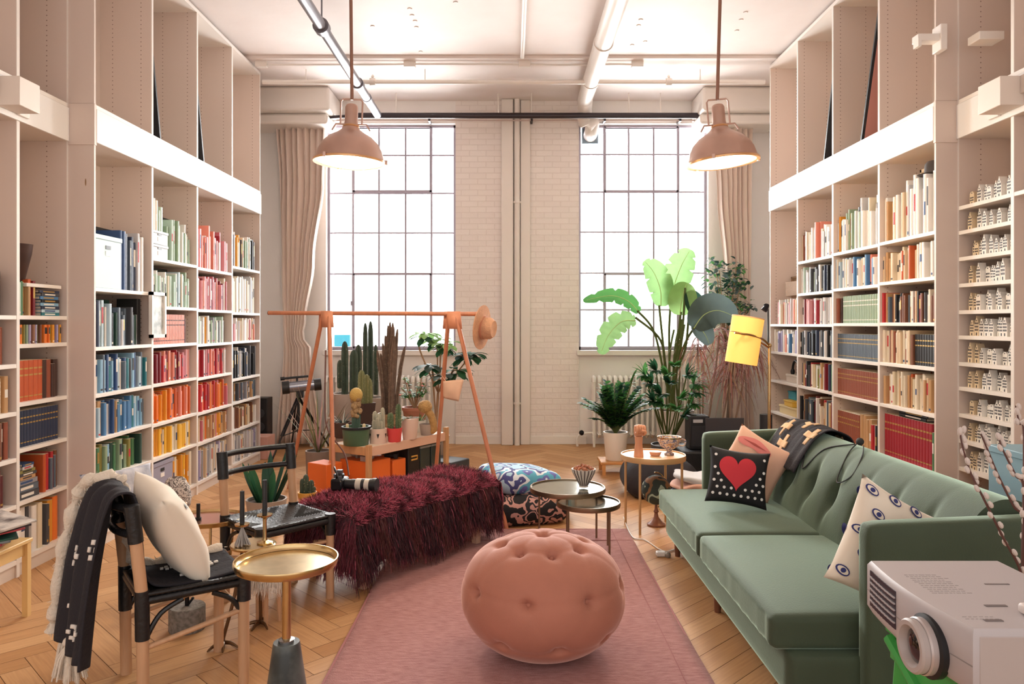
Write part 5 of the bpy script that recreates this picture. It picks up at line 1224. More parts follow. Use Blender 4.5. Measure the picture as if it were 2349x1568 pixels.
for (cu, cv) in ((.25, .78), (.32, .92), (.6, .80), (.5, .93), (.75, .9), (.3, .12), (.7, .15), (.5, .06)):
    for (du, dv) in ((0, -.012), (0, .012), (-.035, 0), (.035, 0)):
        g.grid(lambda a, b_: blf(cu + du + .022 * (a - .5) * 2 * .8, min(1, cv + dv + .008 * (b_ - .5))) + Vector((0, .008 if cv > .5 else 0, .009 if cv < .5 else 0)), 3, 3)
absorb(t.children[0], g.build('diamond_pattern', mat('blanket_diamond', '#efe8df', .9), t, norm=False))
def tassel(p, L_, w, seed):
    g = G(); rr = random.Random(seed); g.ball(p, w * .5, 10, sc=(1, 1, .8))
    for k in range(60):
        a = rr.uniform(0, 6.28); q = w * rr.random() ** .5; g.tube([p, p + Vector((q * .8 * math.cos(a), q * .8 * math.sin(a), -L_ * .4)), p + Vector((q * 1.2 * math.cos(a), q * 1.2 * math.sin(a), -L_ * rr.uniform(.85, 1.05)))], [.006, .006, .003], 5)
    return g
pT = Tfr @ Vector((.16, 0.39, .19)); 
tassel(pT, .14, .055, 1).build('tassel', FLE, t); tassel(Tfr @ Vector((.15, .385, .17)), .13, .05, 2).build('tassel', FLE, t); tassel(Tfr @ Vector((.29, .38, .20)), .15, .045, 3).build('tassel', FLE, t)
# cream cushion on the front chair
Tcu = Tfr @ TR((.02, .045, .62), rx=R(-26)) @ Matrix.Rotation(R(-8), 4, 'Y')
t = pillow_thing('cushion', 'plump cream cushion with small black marks leaning on the front chair', .42, .42, .17, Tcu, mat('pillow_natural', '#e8dccb', .85, sheen=.2))
fy = pf(.42, .42, .17); g = G()
for (x, z) in ((.10, .08), (.12, .05), (.13, .0), (.11, -.10), (.06, -.13), (-.12, .1)):
    decal(g, [(x - .012, z), (x, z + .02), (x + .012, z), (x, z - .012)], Tcu, fy, .002)
absorb(t.children[0], g.build('marks', BLACK, t, norm=False))
Tg = TR((-1.76, 3.40, .70), rz=R(60), rx=R(-20))
t = pillow_thing('cushion', 'grey blue printed cushion peeking above the front chair blanket', .34, .20, .10, Tg @ TR((0.0, 0.0, .0)), mat('pillow_greyblue', '#8b90a2', .8, col2='#dcdbe0', vscale=14))
t.location.z += 0
# ================================================================ pedestal table in front
pc = (-.846, 2.84)
t = thing('pedestal_table', 'round brass tray table on dark marble cone base, front left', 'table', (pc[0], pc[1], 0))
BRT = mat('brass_tray', '#ead9b0', .2, 1, var=.12, vscale=30)
z = .545
G().lathe([(.001, z - .006), (.182, z - .006), (.182, z), (.001, z)], (*pc, 0), 48).build('tray', BRT, t)
G().lathe([(.17, z - .012), (.186, z - .006), (.193, z + .012), (.191, z + .022), (.187, z + .022), (.186, z + .010), (.178, z + .001)], (*pc, 0), 56, cap=False).build('tray_rim', BRASS, t)
G().cyl((*pc, .25), (*pc, z - .005), .0165, n=20).build('stem', BRASS, t)
G().lathe([(.082, 0), (.083, .012), (.050, .245), (.048, .252), (.001, .252)], (*pc, 0), 40).build('marble_base', MARB, t)
G().lathe([(.018, .252), (.030, .252), (.030, .262), (.018, .266)], (*pc, 0), 24).build('collar', mat('steel_collar', '#9a9a9c', .25, .9), t)
# ================================================================ gold tray table behind the chairs with stone base
gc = P(474, 1187, 3.98); gz = gc.z; gc = (gc.x, gc.y)
t = thing('tray_table', 'oval gold rimmed tray table holding the vase, behind front chair', 'table', (gc[0], gc[1], 0))
def oval(r, z): return [(r, z)]
Tsc = Matrix.Translation(Vector((gc[0], gc[1], 0))) @ Matrix.Diagonal((1.25, 1, 1, 1))
G(T=Tsc).lathe([(.001, gz - .012), (.15, gz - .012), (.15, gz - .004), (.001, gz - .004)], n=40).build('tray', mat('tray_pinkish', '#b98a72', .2, .8), t)
G(T=Tsc).lathe([(.148, gz - .02), (.162, gz - .014), (.166, gz + .006), (.160, gz + .008), (.152, gz - .004)], n=48, cap=False).build('tray_rim', BRASS, t)
for k in range(3):
    a = R(100 + 120 * k); x, y = gc[0] + .17 * math.cos(a), gc[1] + .13 * math.sin(a); G().tube([(x, y, gz - .015), (gc[0] + .12 * math.cos(a), gc[1] + .09 * math.sin(a), 0)], .007, 8).build('leg', BRASS, t)
# patterned vase and hand sculpture on tray
vc = Vector((P(398, 1187, 4.02).x, 4.05, gz - .002)); 
t = thing('patterned_vase', 'grey and white patterned vase on the gold tray table', 'vase', vc)
G().lathe([(.02, 0), (.05, .01), (.072, .05), (.078, .09), (.068, .15), (.048, .19), (.038, .20), (.035, .19), (.001, .18)], vc, 28).build('vase_body', camo('vase_grey_pattern', ['#6d625c', '#d6c9bd', '#8b7f78', '#ddd2c6', '#6d625c'], 38), t)
def fist(name, label, c, s, m, rz=0, lean=0, arm=True, parts=None):
    T = TR(c, rz=rz) @ Matrix.Diagonal((s, s, s, 1)); t = thing(name, label, 'sculpture', c)
    g = G(T=T)
    if arm: g.tube([(0, 0, 0), (0, 0, .03), (0, 0, .10), (0, .0, .15)], [.036, .034, .026, .030], 16)
    b0 = .15 if arm else .03
    superbox(g, (0, 0, b0 + .04), (.072, .052, .085), .9, 8); o = g.build('palm', m, t)
    for k in range(4):
        x = -.029 + .0195 * k; z = b0 + .078 - .004 * abs(k - 1.3)
        g = G(T=T); g.tube(bez([Vector((x, -.005, z)), Vector((x, -.032, z + .004)), Vector((x, -.044, z - .016)), Vector((x, -.038, z - .040)), Vector((x, -.022, z - .045))], 5), .0105, 10); g.build('finger', m, t)
    g = G(T=T); g.tube(bez([Vector((.034, 0, b0 + .01)), Vector((.042, -.022, b0 + .025)), Vector((.025, -.052, b0 + .040)), Vector((-.006, -.056, b0 + .046))], 5), .012, 10); g.build('thumb', m, t)
    return t
SKN = mat('sculpture_terracotta', '#d99a76', .5, var=.08); CRM = mat('sculpture_peach', '#dcb28c', .5)
hc = P(412, 1190, 3.90); hc.z = gz - .003
fist('hand_sculpture', 'peach hand sculpture lying below the patterned vase', hc, .95, CRM, R(20), arm=False)
cd = P(455, 1187, 3.95); cd.z = gz - .003
g = G().cyl(cd, cd + Vector((0, 0, .085)), .010, n=12); g.cyl(cd, cd + Vector((0, 0, .012)), .016, n=12)
tag(g.build('candle', BLACK), 'short black candle standing on the gold tray table', 'candle')
# stone weight on the floor (base of the slim reading light)
sb = P(427, 1442, 3.57)
t = thing('stone_weight', 'grey granite drum with black rod behind the front chair', 'stand', (sb.x, 3.58, 0))
G().lathe([(.001, 0), (.080, 0), (.082, .006), (.082, .105), (.078, .112), (.001, .112)], (sb.x, 3.58, 0), 36).build('stone_drum', mat('granite_grey', '#8f8a84', .7, col2='#6c6862', vscale=60, bump=.3, bscale=80), t)
G().cyl((sb.x, 3.58, .11), (sb.x, 3.58, .165), .010, n=12).build('rod', BLACKM, t); G().tube([(sb.x, 3.58, .11), (sb.x + .03, 3.58, .15)], .006, 8).build('knob', BLACKM, t)
# bird footed table with candlesticks
bt = (-1.205, 3.52); bz_ = .425
t = thing('bird_foot_table', 'small table on bronze bird legs between the two chairs', 'table', (bt[0], bt[1], 0))
G().lathe([(.001, bz_ - .015), (.10, bz_ - .015), (.104, bz_ - .006), (.10, bz_), (.001, bz_)], (*bt, 0), 32).build('tabletop', BRASS, t)
BRZ = mat('bronze_brown', '#6e5238', .4, .8)
for (px, py, ang) in ((512, 1480, 20), (598, 1432, -10)):
    f = F(px, py); top = Vector((bt[0] + (f.x - bt[0]) * .35, bt[1] + (f.y - bt[1]) * .35, bz_ - .012))
    g = G().tube(bez([top, top.lerp(f, .5) + Vector((0, .02, 0)), f + Vector((0, 0, .03)), f + Vector((0, 0, .012))], 5), .008, 8); g.build('leg', BRZ, t)
    g = G()
    for da in (-50, 0, 50, 180):
        a = R(ang - 90 + da); L_ = .085 if da != 180 else .05; g.tube(bez([f + Vector((0, 0, .014)), f + Vector((math.cos(a) * L_ * .5, math.sin(a) * L_ * .5, .018)), f + Vector((math.cos(a) * L_, math.sin(a) * L_, .004))], 4), [.009] * 4 + [.008, .007, .006, .005, .003], 8)
    g.build('bird_foot', BRZ, t)
# white fleece on stool beside front chair
t = thing('fleece_stool', 'low stool covered in white long haired fleece beside front chair', 'stool', (-1.18, 3.60, 0)); ORG[t.name] = Vector((-1.18, 3.60, 0))
g = G(); fc = Vector((-1.175, 3.66, .235)); g.ball(fc, .085, 16, sc=(1, 1, .75)); g.build('fleece_seat', FLE, t); sm = []
for k in range(1500):
    a, b_ = r_.uniform(0, 6.28), r_.uniform(-.6, 1); n = Vector((math.cos(a) * math.sqrt(1 - b_ * b_), math.sin(a) * math.sqrt(1 - b_ * b_), b_)); sm.append((fc + Vector((n.x * .085, n.y * .085, n.z * .06)), n, None))
fur('fleece_pile', [mat('fleece_white', '#f2e8dc', .9, sheen=.3)], (1,), sm, .07, .004, t, Vector((0, 0, -1)), 6, curl=.3)
for a in (30, 150, 270): G().cyl((fc.x + .05 * math.cos(R(a)), fc.y + .05 * math.sin(R(a)), 0), (fc.x + .04 * math.cos(R(a)), fc.y + .04 * math.sin(R(a)), .2), .011, n=8).build('leg', LW_, t)
# candlesticks
def candlestick(c, hst, hc_, label, kind):
    t = thing('candlestick', label, 'candlestick', c, 'black candles in holders between the chairs')
    c = Vector(c)
    if kind: G().lathe([(.035, 0), (.036, .006), (.012, .015), (.009, .03), (.009, hst - .02), (.014, hst - .015), (.034, hst - .006), (.036, hst), (.012, hst)], c, 20).build('holder', BRASS, t)
    else:
        g = G(); rr = random.Random(5)
        for k in range(26):
            a = rr.uniform(0, 6.28); q = rr.uniform(.2, 1); g.tube(bez([c + Vector((0, 0, hst - .01)), c + Vector((q * .018 * math.cos(a), q * .018 * math.sin(a), hst * .5)), c + Vector((q * .042 * math.cos(a), q * .042 * math.sin(a), .003))], 3), .004, 5)
        g.build('feather_skirt', mat('feather_grey', '#a6a2a0', .6), t)
        G().lathe([(.01, hst - .012), (.032, hst - .004), (.034, hst + .004), (.011, hst + .006)], c, 18).build('holder', BRASS, t)
    G().cyl(c + Vector((0, 0, hst)), c + Vector((0, 0, hst + hc_)), .0115, .010, 14).build('candle', mat('candle_black', '#26282b', .5), t)
    G().cyl(c + Vector((0, 0, hst + hc_)), c + Vector((0, 0, hst + hc_ + .008)), .001, n=5).build('wick', BLACK, t)
candlestick((bt[0] - .04, bt[1] - .03, bz_), .095, .155, 'black candle in a grey feathered holder between the two chairs', 0)
candlestick((bt[0] + .055, bt[1] + .0, bz_), .135, .16, 'black candle on a tall thin brass stick between the two chairs', 1)
# ================================================================ telescope
def telescope():
    hd = Vector((-2.13, 7.55, .72)); t = thing('telescope', 'grey reflector telescope on a black tripod by the left curtain', 'telescope', (hd.x, hd.y, 0))
    for f in (Vector((-2.31, 7.06, 0)), Vector((-1.82, 7.95, 0)), Vector((-2.34, 7.95, 0))):
        m_ = hd.lerp(f, .5); g = G()
        side = (f - hd).cross(Vector((0, 0, 1))).normalized() * .012
        g.tube([hd + side, m_ + side], .009, 8); g.tube([hd - side, m_ - side], .009, 8); g.build('leg_upper', BLACKM, t); G().tube([hd.lerp(f, .42), f], .009, 8).build('leg_lower', BLACK, t)
        G().tube([m_, hd + Vector((0, 0, -.34))], .005, 6).build('brace', BLACKM, t)
    G().cyl(hd + Vector((0, 0, -.36)), hd + Vector((0, 0, .06)), .014, n=10).build('centre_column', BLACK, t)
    d = Vector((.28, .04, .015)); a = hd + Vector((-.10, 0, .125)); u = d.normalized()
    a = P(652, 889, 7.5); b_ = P(732, 881, 7.6)
    G().tube([a, b_], .055, 20).build('tube', mat('telescope_silver', '#8f93a0', .25, .7), t)
    u = (b_ - a).normalized(); G().tube([a - u * .02, a + u * .05], .064, 20).build('front_ring', BLACK, t); G().tube([b_ - u * .05, b_ + u * .02], .060, 20).build('rear_ring', BLACK, t)
    G().tube([a - u * .022, a - u * .0205], .05, 20).build('lens', MARB, t)
    m_ = a.lerp(b_, .45); G().box(m_ + Vector((0, 0, -.08)), (.07, .05, .07)).build('mount', BLACK, t, bevel=.008)
    G().cyl(m_ + Vector((0, 0, -.11)), hd, .02, n=10).build('mount_neck', BLACK, t)
    q = m_ + Vector((-.03, 0, .09)); G().tube([q - u * .13, q + u * .11], .012, 10).build('finder_scope', BLACK, t); G().tube([q + Vector((0, 0, 0)), q + Vector((0, 0, -.05))], .010, 8).build('finder_bracket', BLACK, t); G().tube([q - u * .16, q - u * .12], .018, 10).build('finder_hood', BLACK, t)
telescope()
# tall black speaker in rear left corner
sp = P(613, 1000, 8.6)
t = thing('speaker', 'tall narrow black speaker in the rear left corner', 'speaker', (-2.80, 8.5, 0))
G().bb(-2.87, -2.72, 8.4, 8.6, .02, .62).build('cabinet', BLACK, t, bevel=.006)
for z in (.15, .3, .45): G().cyl((-2.795, 8.40, z), (-2.795, 8.388, z), .05, n=20).build('driver', mat('driver_grey', '#38383c', .6), t)
# box with books beside the left bookcase end
tag(G().bb(-2.78, -2.6, 8.05, 8.3, 0, .24).build('floor_books_box', mat('pink_box', '#d7a494', .6), bevel=.004), 'pinkish box on the floor past the left bookcase end', 'box')
# ================================================================ left edge: yellow side table with magazines
t = thing('side_table', 'pale yellow wooden table cut by the left edge of the photo', 'table', (-2.42, 3.55, 0))
ty0, ty1, tx0, tx1, tz = 3.45, 3.76, -2.72, -2.385, .385
YW = mat('yellow_wood', '#e0b878', .5); G().bb(tx0, tx1, ty0, ty1, tz - .02, tz).build('tabletop', YW, t, bevel=.004)
for x in (tx0 + .02, tx1 - .02):
    for y in (ty0 + .02, ty1 - .02): G().bb(x - .014, x + .014, y - .014, y + .014, 0, tz - .02).build('leg', YW, t)
G().bb(tx0 + .02, tx1 - .02, ty0 + .02, ty1 - .02, tz - .08, tz - .02).build('apron', YW, t)
mg = ['#b2343c', '#7f8a8c', '#2c5c4c', '#c8505a', '#343038', '#d8d0c8']
for i in range(6):
    g = G(T=TR((-2.51 + .012 * i, 3.60, tz + .018 + i * .020), rz=R(20 + i * 9), rx=R(4 * (i % 3 - 1)), ry=R(-4)));  g.box((0, 0, 0), (.20, .27, .012)); 
    tag(g.build('magazine', [mat('magazine_%d' % i, mg[i], .4, col2='#3a2f33', vscale=12)], bevel=.003), '%s magazine, %s from bottom of the heap at left edge' % (('red', 'grey', 'green', 'rosy', 'dark', 'white')[i], ORD[i + 1]), 'magazine', 'magazines on the yellow table')
# ================================================================ plants
def leafmat(k, c):
    m = mat('leaf_' + k, c, .6, var=.25, vscale=9, spec=.25); nt = m.node_tree; N = nt.nodes; L = nt.links; b = N['Principled BSDF']; tr = N.new('ShaderNodeBsdfTranslucent'); q = lin(c); tr.inputs[0].default_value = (q[0], q[1] * .95, q[2] * 1.1, 1)
    mx = N.new('ShaderNodeMixShader'); mx.inputs[0].default_value = .3; L.new(b.outputs[0], mx.inputs[1]); L.new(tr.outputs[0], mx.inputs[2]); L.new(mx.outputs[0], N['Material Output'].inputs[0]); return m
GR = {k: leafmat(k, c) for k, c in dict(bright='#8dba74', mid='#4f8a45', deep='#2f5d3c', dark='#2c4a3a', grey='#5d6f68', lime='#9cc878', pinkdry='#b58d86', tan='#c2a07e', olive='#6f7a48', redtip='#a86a58').items()}
SOIL = mat('soil', '#4a3a30', .95, bump=.5, bscale=60)
CACT = mat('cactus_green', '#5d7350', .6, var=.3, vscale=14); CACD = mat('cactus_dark', '#48584a', .6, var=.3, vscale=14); CACT2 = mat('cactus_tan', '#a88a62', .7, var=.3, vscale=40); SPINE = mat('cactus_spines', '#e6d2a8', .6); CACB = mat('cactus_blue', '#4e6a5c', .5, var=.2)
def pot(t, c, r0, r1, h, m, rim=.0, soil=True, n=32, nm='pot'):
    w = .012; G().lathe([(r0 * .96, 0), (r0, .006), (r1, h - rim), (r1 + (.008 if rim else 0), h - rim), (r1 + (.008 if rim else 0), h), (r1 - w, h), (r1 - w, h - .02), (r0 - w, .02), (.001, .02)], c, n, cap=False).build(nm, m, t)
    if soil: G().lathe([(.001, h - .02), (r1 - w + .002, h - .02), (r1 - w + .002, h - .03), (.001, h - .03)], c, n).build('soil', SOIL, t)
def leaf(g, p, d, L_, w, droop=.5, mi=0, seg=5, prof=None, side=None, fold=.15, curl=0):
    d = Vector(d).normalized(); p = Vector(p); s = side or d.cross(Vector((0, 0, 1)))
    if s.length < .05: s = Vector((1, 0, 0))
    s = s.normalized(); vs = []; q = p.copy()
    for k in range(seg + 1):
        f = k / seg; ww = w * (prof(f) if prof else math.sin(math.pi * min(1, f * .92 + .06)) ** .8) * .5; up = s.cross(d).normalized()
        vs += [q - s * ww + up * ww * fold, q.copy(), q + s * ww + up * ww * fold]
        d = (d + Vector((0, 0, -droop / seg))).normalized(); q = q + d * (L_ / seg)
    fs = []
    for k in range(seg): a = 3 * k; fs += [(a, a + 1, a + 4, a + 3), (a + 1, a + 2, a + 5, a + 4)]
    g.add(vs, fs, mi)
def cactus(t, base, r, h, ribs=10, m=CACT, lean=(0, 0), spines=0, nm='stem', tip=.85, n=None, depth=.16):
    base = Vector(base); n = ribs * 4; rings = []
    prof = [(0, .82), (.05, .95), (.3, 1), (.7, 1), (.86, .93), (.94, .72), (.985, .4), (1, .05)]
    for (f, rr) in prof:
        c = base + Vector((lean[0] * f * f, lean[1] * f * f, h * f)); rings.append([c + Vector((math.cos(a), math.sin(a), 0)) * r * rr * (1 - depth + depth * math.cos(ribs * a)) for a in [2 * math.pi * k / n for k in range(n)]])
    G().loft(rings).build(nm, m, t)
    if spines:
        g = G(); rr_ = random.Random(int(h * 1000))
        for k in range(spines):
            a = 2 * math.pi * rr_.randrange(ribs) / ribs; f = rr_.random(); rad = r * (1 if f < .85 else .9 - (f - .85) * 4.5); c = base + Vector((lean[0] * f * f, lean[1] * f * f, h * f)); o = Vector((math.cos(a), math.sin(a), 0)); p = c + o * max(.1 * r, rad) * .98
            for q in range(2):
                dv = (o + Vector((rr_.uniform(-.7, .7), rr_.uniform(-.7, .7), rr_.uniform(-.5, .7)))).normalized(); sd = dv.cross(Vector((0, 0, 1))).normalized() * .0011; g.add([p - sd, p + sd, p + dv * .016], [(0, 1, 2)])
        o = g.build('spines', SPINE, t, norm=False); o['kind'] = 'stuff'
# ---- plant bench (low wooden stand)
N_ = Vector((-1.17, 6.2, 0)); dl = Vector((.576, .9, 0)).normalized(); dw = Vector((-dl.y, dl.x, 0)); LBn, WBn, HBn = 1.04, .42, .43
TBn = Matrix(((dl.x, dw.x, 0, N_.x), (dl.y, dw.y, 0, N_.y), (0, 0, 1, 0), (0, 0, 0, 1)))
t = thing('plant_stand', 'low pale wooden two tier stand carrying pots of cactus', 'plant stand', TBn @ Vector((LBn / 2, WBn / 2, 0)))
for (x, y, hh) in ((0, 0, HBn + .02), (LBn, 0, HBn + .05), (LBn, WBn, HBn + .05), (0, WBn, HBn + .05), (LBn * .98, WBn * .5, .75)):
    if hh > .6: continue
    G(T=TBn).bb(x - .022, x + .022, y - .018, y + .018, 0, hh).build('post', WOODL, t, bevel=.003)
for (a, b_, c, d) in ((0, LBn, -.008, .008), (0, LBn, WBn - .008, WBn + .008)): G(T=TBn).bb(a, b_, c, d, HBn - .075, HBn + .002).build('rail', mat('stand_pinkish_wood', '#dcb49c', .5), t, bevel=.003)
for x in (0, LBn): G(T=TBn).bb(x - .008, x + .008, 0, WBn, HBn - .07, HBn).build('rail', WOODL, t, bevel=.003)
G(T=TBn).bb(.0, LBn, .0, WBn, HBn - .02, HBn).build('top_board', mat('stand_top', '#e3cdb8', .5), t); G(T=TBn).bb(.0, LBn, .0, WBn, .07, .09).build('lower_board', WOODL, t)
def on(x, y, z=HBn): return TBn @ Vector((x, y, z))
# pots on the stand
GP_ = mat('pot_green', '#4a6a52', .35); PKP = mat('pot_pale_pink', '#dcc2b4', .6); RDP = mat('pot_coral_red', '#d4474a', .4); TER = mat('terracotta', '#b4725a', .7, var=.1); DKP = mat('pot_dark_brown', '#4a3833', .6); WHP = mat('pot_white', '#e9e3da', .45); TANP = mat('pot_tan_glaze', '#a88560', .5, col2='#7b5f44', vscale=18); GYP = mat('pot_grey', '#a89a90', .6)
c = on(.02 + .05, .10); c = P(817, 1010, 6.35); c.z = HBn
t = thing('potted_cactus', 'grafted brown topped cactus in a dark green pot, stand front left', 'potted cactus', c)
pot(t, c, .105, .117, .155, GP_); G().lathe([(.118, .135), (.124, .137), (.124, .157), (.110, .157), (.11, .14)], c, 32, cap=False).build('pot_lip', BLACK, t)
cactus(t, c + Vector((0, 0, .13)), .038, .16, 7, CACB, depth=.2); 
g = G(); rr = random.Random(3)
for k in range(34):
    z = rr.uniform(.24, .40); a = rr.uniform(0, 6.28); q = .030; g.ball(c + Vector((q * math.cos(a), q * math.sin(a), z)), rr.uniform(.016, .024), 7)
g.ball(c + Vector((0, 0, .32)), .035, 10, sc=(1, 1, 2.4)); g.build('scion', CACT2, t); g = G(); g.ball(c + Vector((0, 0, .42)), .056, 14, sc=(1, 1, 1.1)); g.build('golden_crown', mat('cactus_golden_crown', '#c9a860', .8, bump=.8, bscale=120), t)
for k in (-1, 1): cactus(t, c + Vector((k * .07, -.02, .13)), .014, .05, 6, SPINE)
c = P(867, 1004, 6.45); c.z = HBn
t = thing('potted_cactus', 'small pale ribbed cacti in a cream pot with black marks', 'potted cactus', c)
pot(t, c, .072, .076, .125, PKP)
g = G()
for a in range(6):
    an = R(a * 60 - 90 + 10); p = c + Vector((.0755 * math.cos(an), .0755 * math.sin(an), .065)); sd = Vector((-math.sin(an), math.cos(an), 0)) * .012; g.add([p - sd + Vector((0, 0, .02)), p + sd + Vector((0, 0, .02)), p + Vector((0, 0, -.02))], [(0, 1, 2)])
absorb([x for x in t.children if x.name.startswith('pot')][0], g.build('marks', BLACK, t, norm=False))
for (dx, dy, r, h) in ((-.03, -.02, .018, .10), (.0, -.03, .018, .12), (.03, -.02, .017, .09), (.0, .02, .03, .15), (-.03, .02, .022, .17), (.035, .03, .02, .20)): cactus(t, c + Vector((dx, dy, .10)), r, h, 8, mat('cactus_pale_grey', '#b5b3a0', .6, var=.2), spines=24)
c = P(905, 1000, 6.52); c.z = HBn
t = thing('potted_cactus', 'pair of columnar cacti in a coral red pot on the stand', 'potted cactus', c)
pot(t, c, .055, .068, .12, RDP, .0); cactus(t, c + Vector((-.035, 0, .10)), .028, .15, 10, CACT, spines=90); cactus(t, c + Vector((.032, .01, .10)), .026, .225, 10, CACT, spines=110)
c = P(940, 992, 6.68); c.z = HBn
t = thing('potted_plant', 'drooping spiny stem in a tapered pale pink pot', 'potted plant', c)
pot(t, c, .062, .082, .185, PKP); g = G()
for k in range(14):
    a = rr.uniform(0, 6.28); leaf(g, c + Vector((0, 0, .17)), (math.cos(a), math.sin(a), .9), rr.uniform(.1, .2), .016, 1.2, seg=4)
g.build('leaves', GR['olive'], t, norm=False)
c = P(979, 985, 6.92); c.z = HBn
t = thing('potted_cactus', 'golden spined ball cactus leaning on stem, right end of stand', 'potted cactus', c)
pot(t, c, .055, .068, .10, GYP); GLD = mat('cactus_gold_spine', '#c99f63', .7, bump=.9, bscale=110, var=.25, vscale=30)
g = G(); g.ball(P(975, 932, 6.85), .066, 16, sc=(1, 1, .9)); g.tube(bez([P(975, 935, 6.85), P(990, 955, 6.87), P(994, 985, 6.9), c + Vector((0, 0, .05))], 5), .034, 12); g.build('golden_stem', GLD, t)
# rear plants on the stand / floor behind (Y 6.6 - 7.8)
def standing(px, pyb, Y, z): q = P(px, pyb, Y); q.z = z; return q
c = standing(905, 990, 7.0, HBn - .0); c = on(.45, .34)
t = thing('potted_cactus', 'tall reddish many stemmed column cactus in a tan glazed pot', 'potted cactus', c)
c = P(893, 925, 6.9); c.z = HBn + .0
t.location = c; ORG[t.name] = c.copy()
pot(t, c, .075, .105, .20, TANP)
RC = mat('cactus_reddish', '#7a6354', .7, var=.35, vscale=26)
for k in range(22):
    a = rr.uniform(0, 6.28); q = rr.uniform(.01, .085); dx = q * math.cos(a); h = .98 * (1 - abs(dx) / .14 * .55) * rr.uniform(.72, 1.0); cactus(t, c + Vector((dx * .8, q * math.sin(a), .17)), .0175, h, 6, RC, lean=(dx * 1.0, 0), spines=36, depth=.3)
c = P(838, 940, 7.15); c.z = HBn - .03 + .03
t = thing('potted_cactus', 'golden edged three column cactus in a dark square pot', 'potted cactus', c)
g = G(); g.lathe([(.07, 0), (.10, .27), (.09, .27), (.085, .25), (.001, .25)], c, 4); g.build('pot', DKP, t)
for (dx, r, h) in ((-.035, .036, .34), (.012, .036, .30), (.04, .03, .26)): cactus(t, c + Vector((dx, -.01 * abs(dx) * 10, .24)), r, h, 7, mat('cactus_yellow_green', '#8c8f62', .6, var=.2), spines=130, depth=.28)
def column_group(label, specs, potc, potspec, m=CACD, sp=40):
    t = thing('potted_cactus', label, 'potted cactus', potc); pot(t, potc, *potspec)
    for (px, Y, pyb, pyt, r) in specs:
        b = P(px, pyb, Y); tt = P(px, pyt, Y); cactus(t, b, r, tt.z - b.z, 7, m, spines=sp, depth=.25, nm='stem')
    return t
c = P(796, 900, 7.5); c.z = .0
column_group('broad dark green column cactus group in grey pot, rear left of stand', [(791, 7.45, 905, 782, .036), (812, 7.5, 905, 802, .045), (780, 7.4, 890, 825, .03), (822, 7.55, 900, 790, .035)], c, (.12, .15, .76, GYP))
c = P(852, 900, 7.9); c.z = 0
column_group('two tall thin dark column cacti rising before the left window', [(838, 7.9, 915, 740, .026), (850, 7.95, 915, 736, .028), (862, 7.85, 905, 790, .026), (825, 7.9, 905, 795, .026)], c, (.10, .13, .68, GYP))
# crown of thorns with pink flowers
c = P(952, 915, 7.25); c.z = HBn + .02
t = thing('potted_plant', 'leafy plant with small pink flowers in a terracotta pot', 'potted plant', c); pot(t, c, .085, .118, .20, TER, .03)
g = G(); gf = G()
for k in range(16):
    a = rr.uniform(0, 6.28); q = rr.uniform(.05, .16); top = c + Vector((q * math.cos(a), q * math.sin(a), rr.uniform(.28, .50))); mid = c + Vector((q * .5 * math.cos(a), q * .5 * math.sin(a), .30)); g.tube([c + Vector((0, 0, .17)), mid, top], .005, 5, 1)
    for j in range(11):
        p = mid.lerp(top, rr.random()); aa = rr.uniform(0, 6.28); leaf(g, p, (math.cos(aa), math.sin(aa), rr.uniform(-.1, .7)), .06, .028, .6, rr.choice([0, 0, 2]), 3)
    if k % 3 == 0: gf.ball(top, .016, 8, sc=(1, 1, .6))
g.build('foliage', [GR['mid'], GR['tan'], GR['deep']], t, norm=False); gf.build('flowers', mat('flower_pink', '#d98a80', .6), t)
# parrot-like orange ornament
p0 = P(903, 850, 6.7); 
# rubber tree style plant right of stand
def leafcluster(g, p, n, L_, w, mi, up=.5, r=rr):
    for k in range(n):
        a = 2 * math.pi * k / n + r.uniform(-.3, .3); leaf(g, p, (math.cos(a), math.sin(a), up + r.uniform(-.3, .3)), L_ * r.uniform(.8, 1.15), w, .9, mi, 5, prof=lambda f: max(.02, math.sin(math.pi * min(1, f ** 1.6 * .95 + .03))) ** .7)
c = Vector((-.78, 7.75, 0))
t = thing('potted_plant', 'leafy umbrella plant with bright top leaves right of the rack', 'potted plant', c); pot(t, c, .12, .15, .30, GYP)
g = G(); br = [((1002, 900), (960, 790, 7.6), (975, 765, 7.6)), ((1000, 880), (1012, 800, 7.5), (1020, 790, 7.5)), ((1010, 900), (1050, 830, 7.6), (1062, 815, 7.6)), ((1005, 900), (1040, 850, 7.4), (1048, 850, 7.4)), ((1002, 900), (992, 850, 7.6), (985, 838, 7.6)), ((1010, 900), (1075, 820, 7.7), (1082, 812, 7.7)), ((1005, 900), (1015, 870, 7.4), (1020, 862, 7.4)), ((1005, 900), (1003, 800, 7.7), (1000, 780, 7.7))]
st0 = c + Vector((0, 0, .28)); kn = P(1005, 900, 7.7)
g.tube([st0, kn], .014, 8, 2); g.tube([st0 + Vector((.02, 0, 0)), P(992, 850, 7.7)], .010, 8, 2)
for i, (a, b_, d) in enumerate(br):
    e = P(*d); m_ = P(*b_); g.tube(bez([kn, kn.lerp(m_, .5) + Vector((0, 0, -.02)), m_, e], 4), .008, 6, 2); leafcluster(g, e, 9, .20, .085, 0 if d[1] < 800 else (1 if i % 2 else 3), .35); leafcluster(g, e + Vector((0, 0, -.03)), 6, .16, .075, 1, .0)
g.build('foliage', [GR['lime'], GR['deep'], GR['tan'], GR['grey']], t, norm=False)
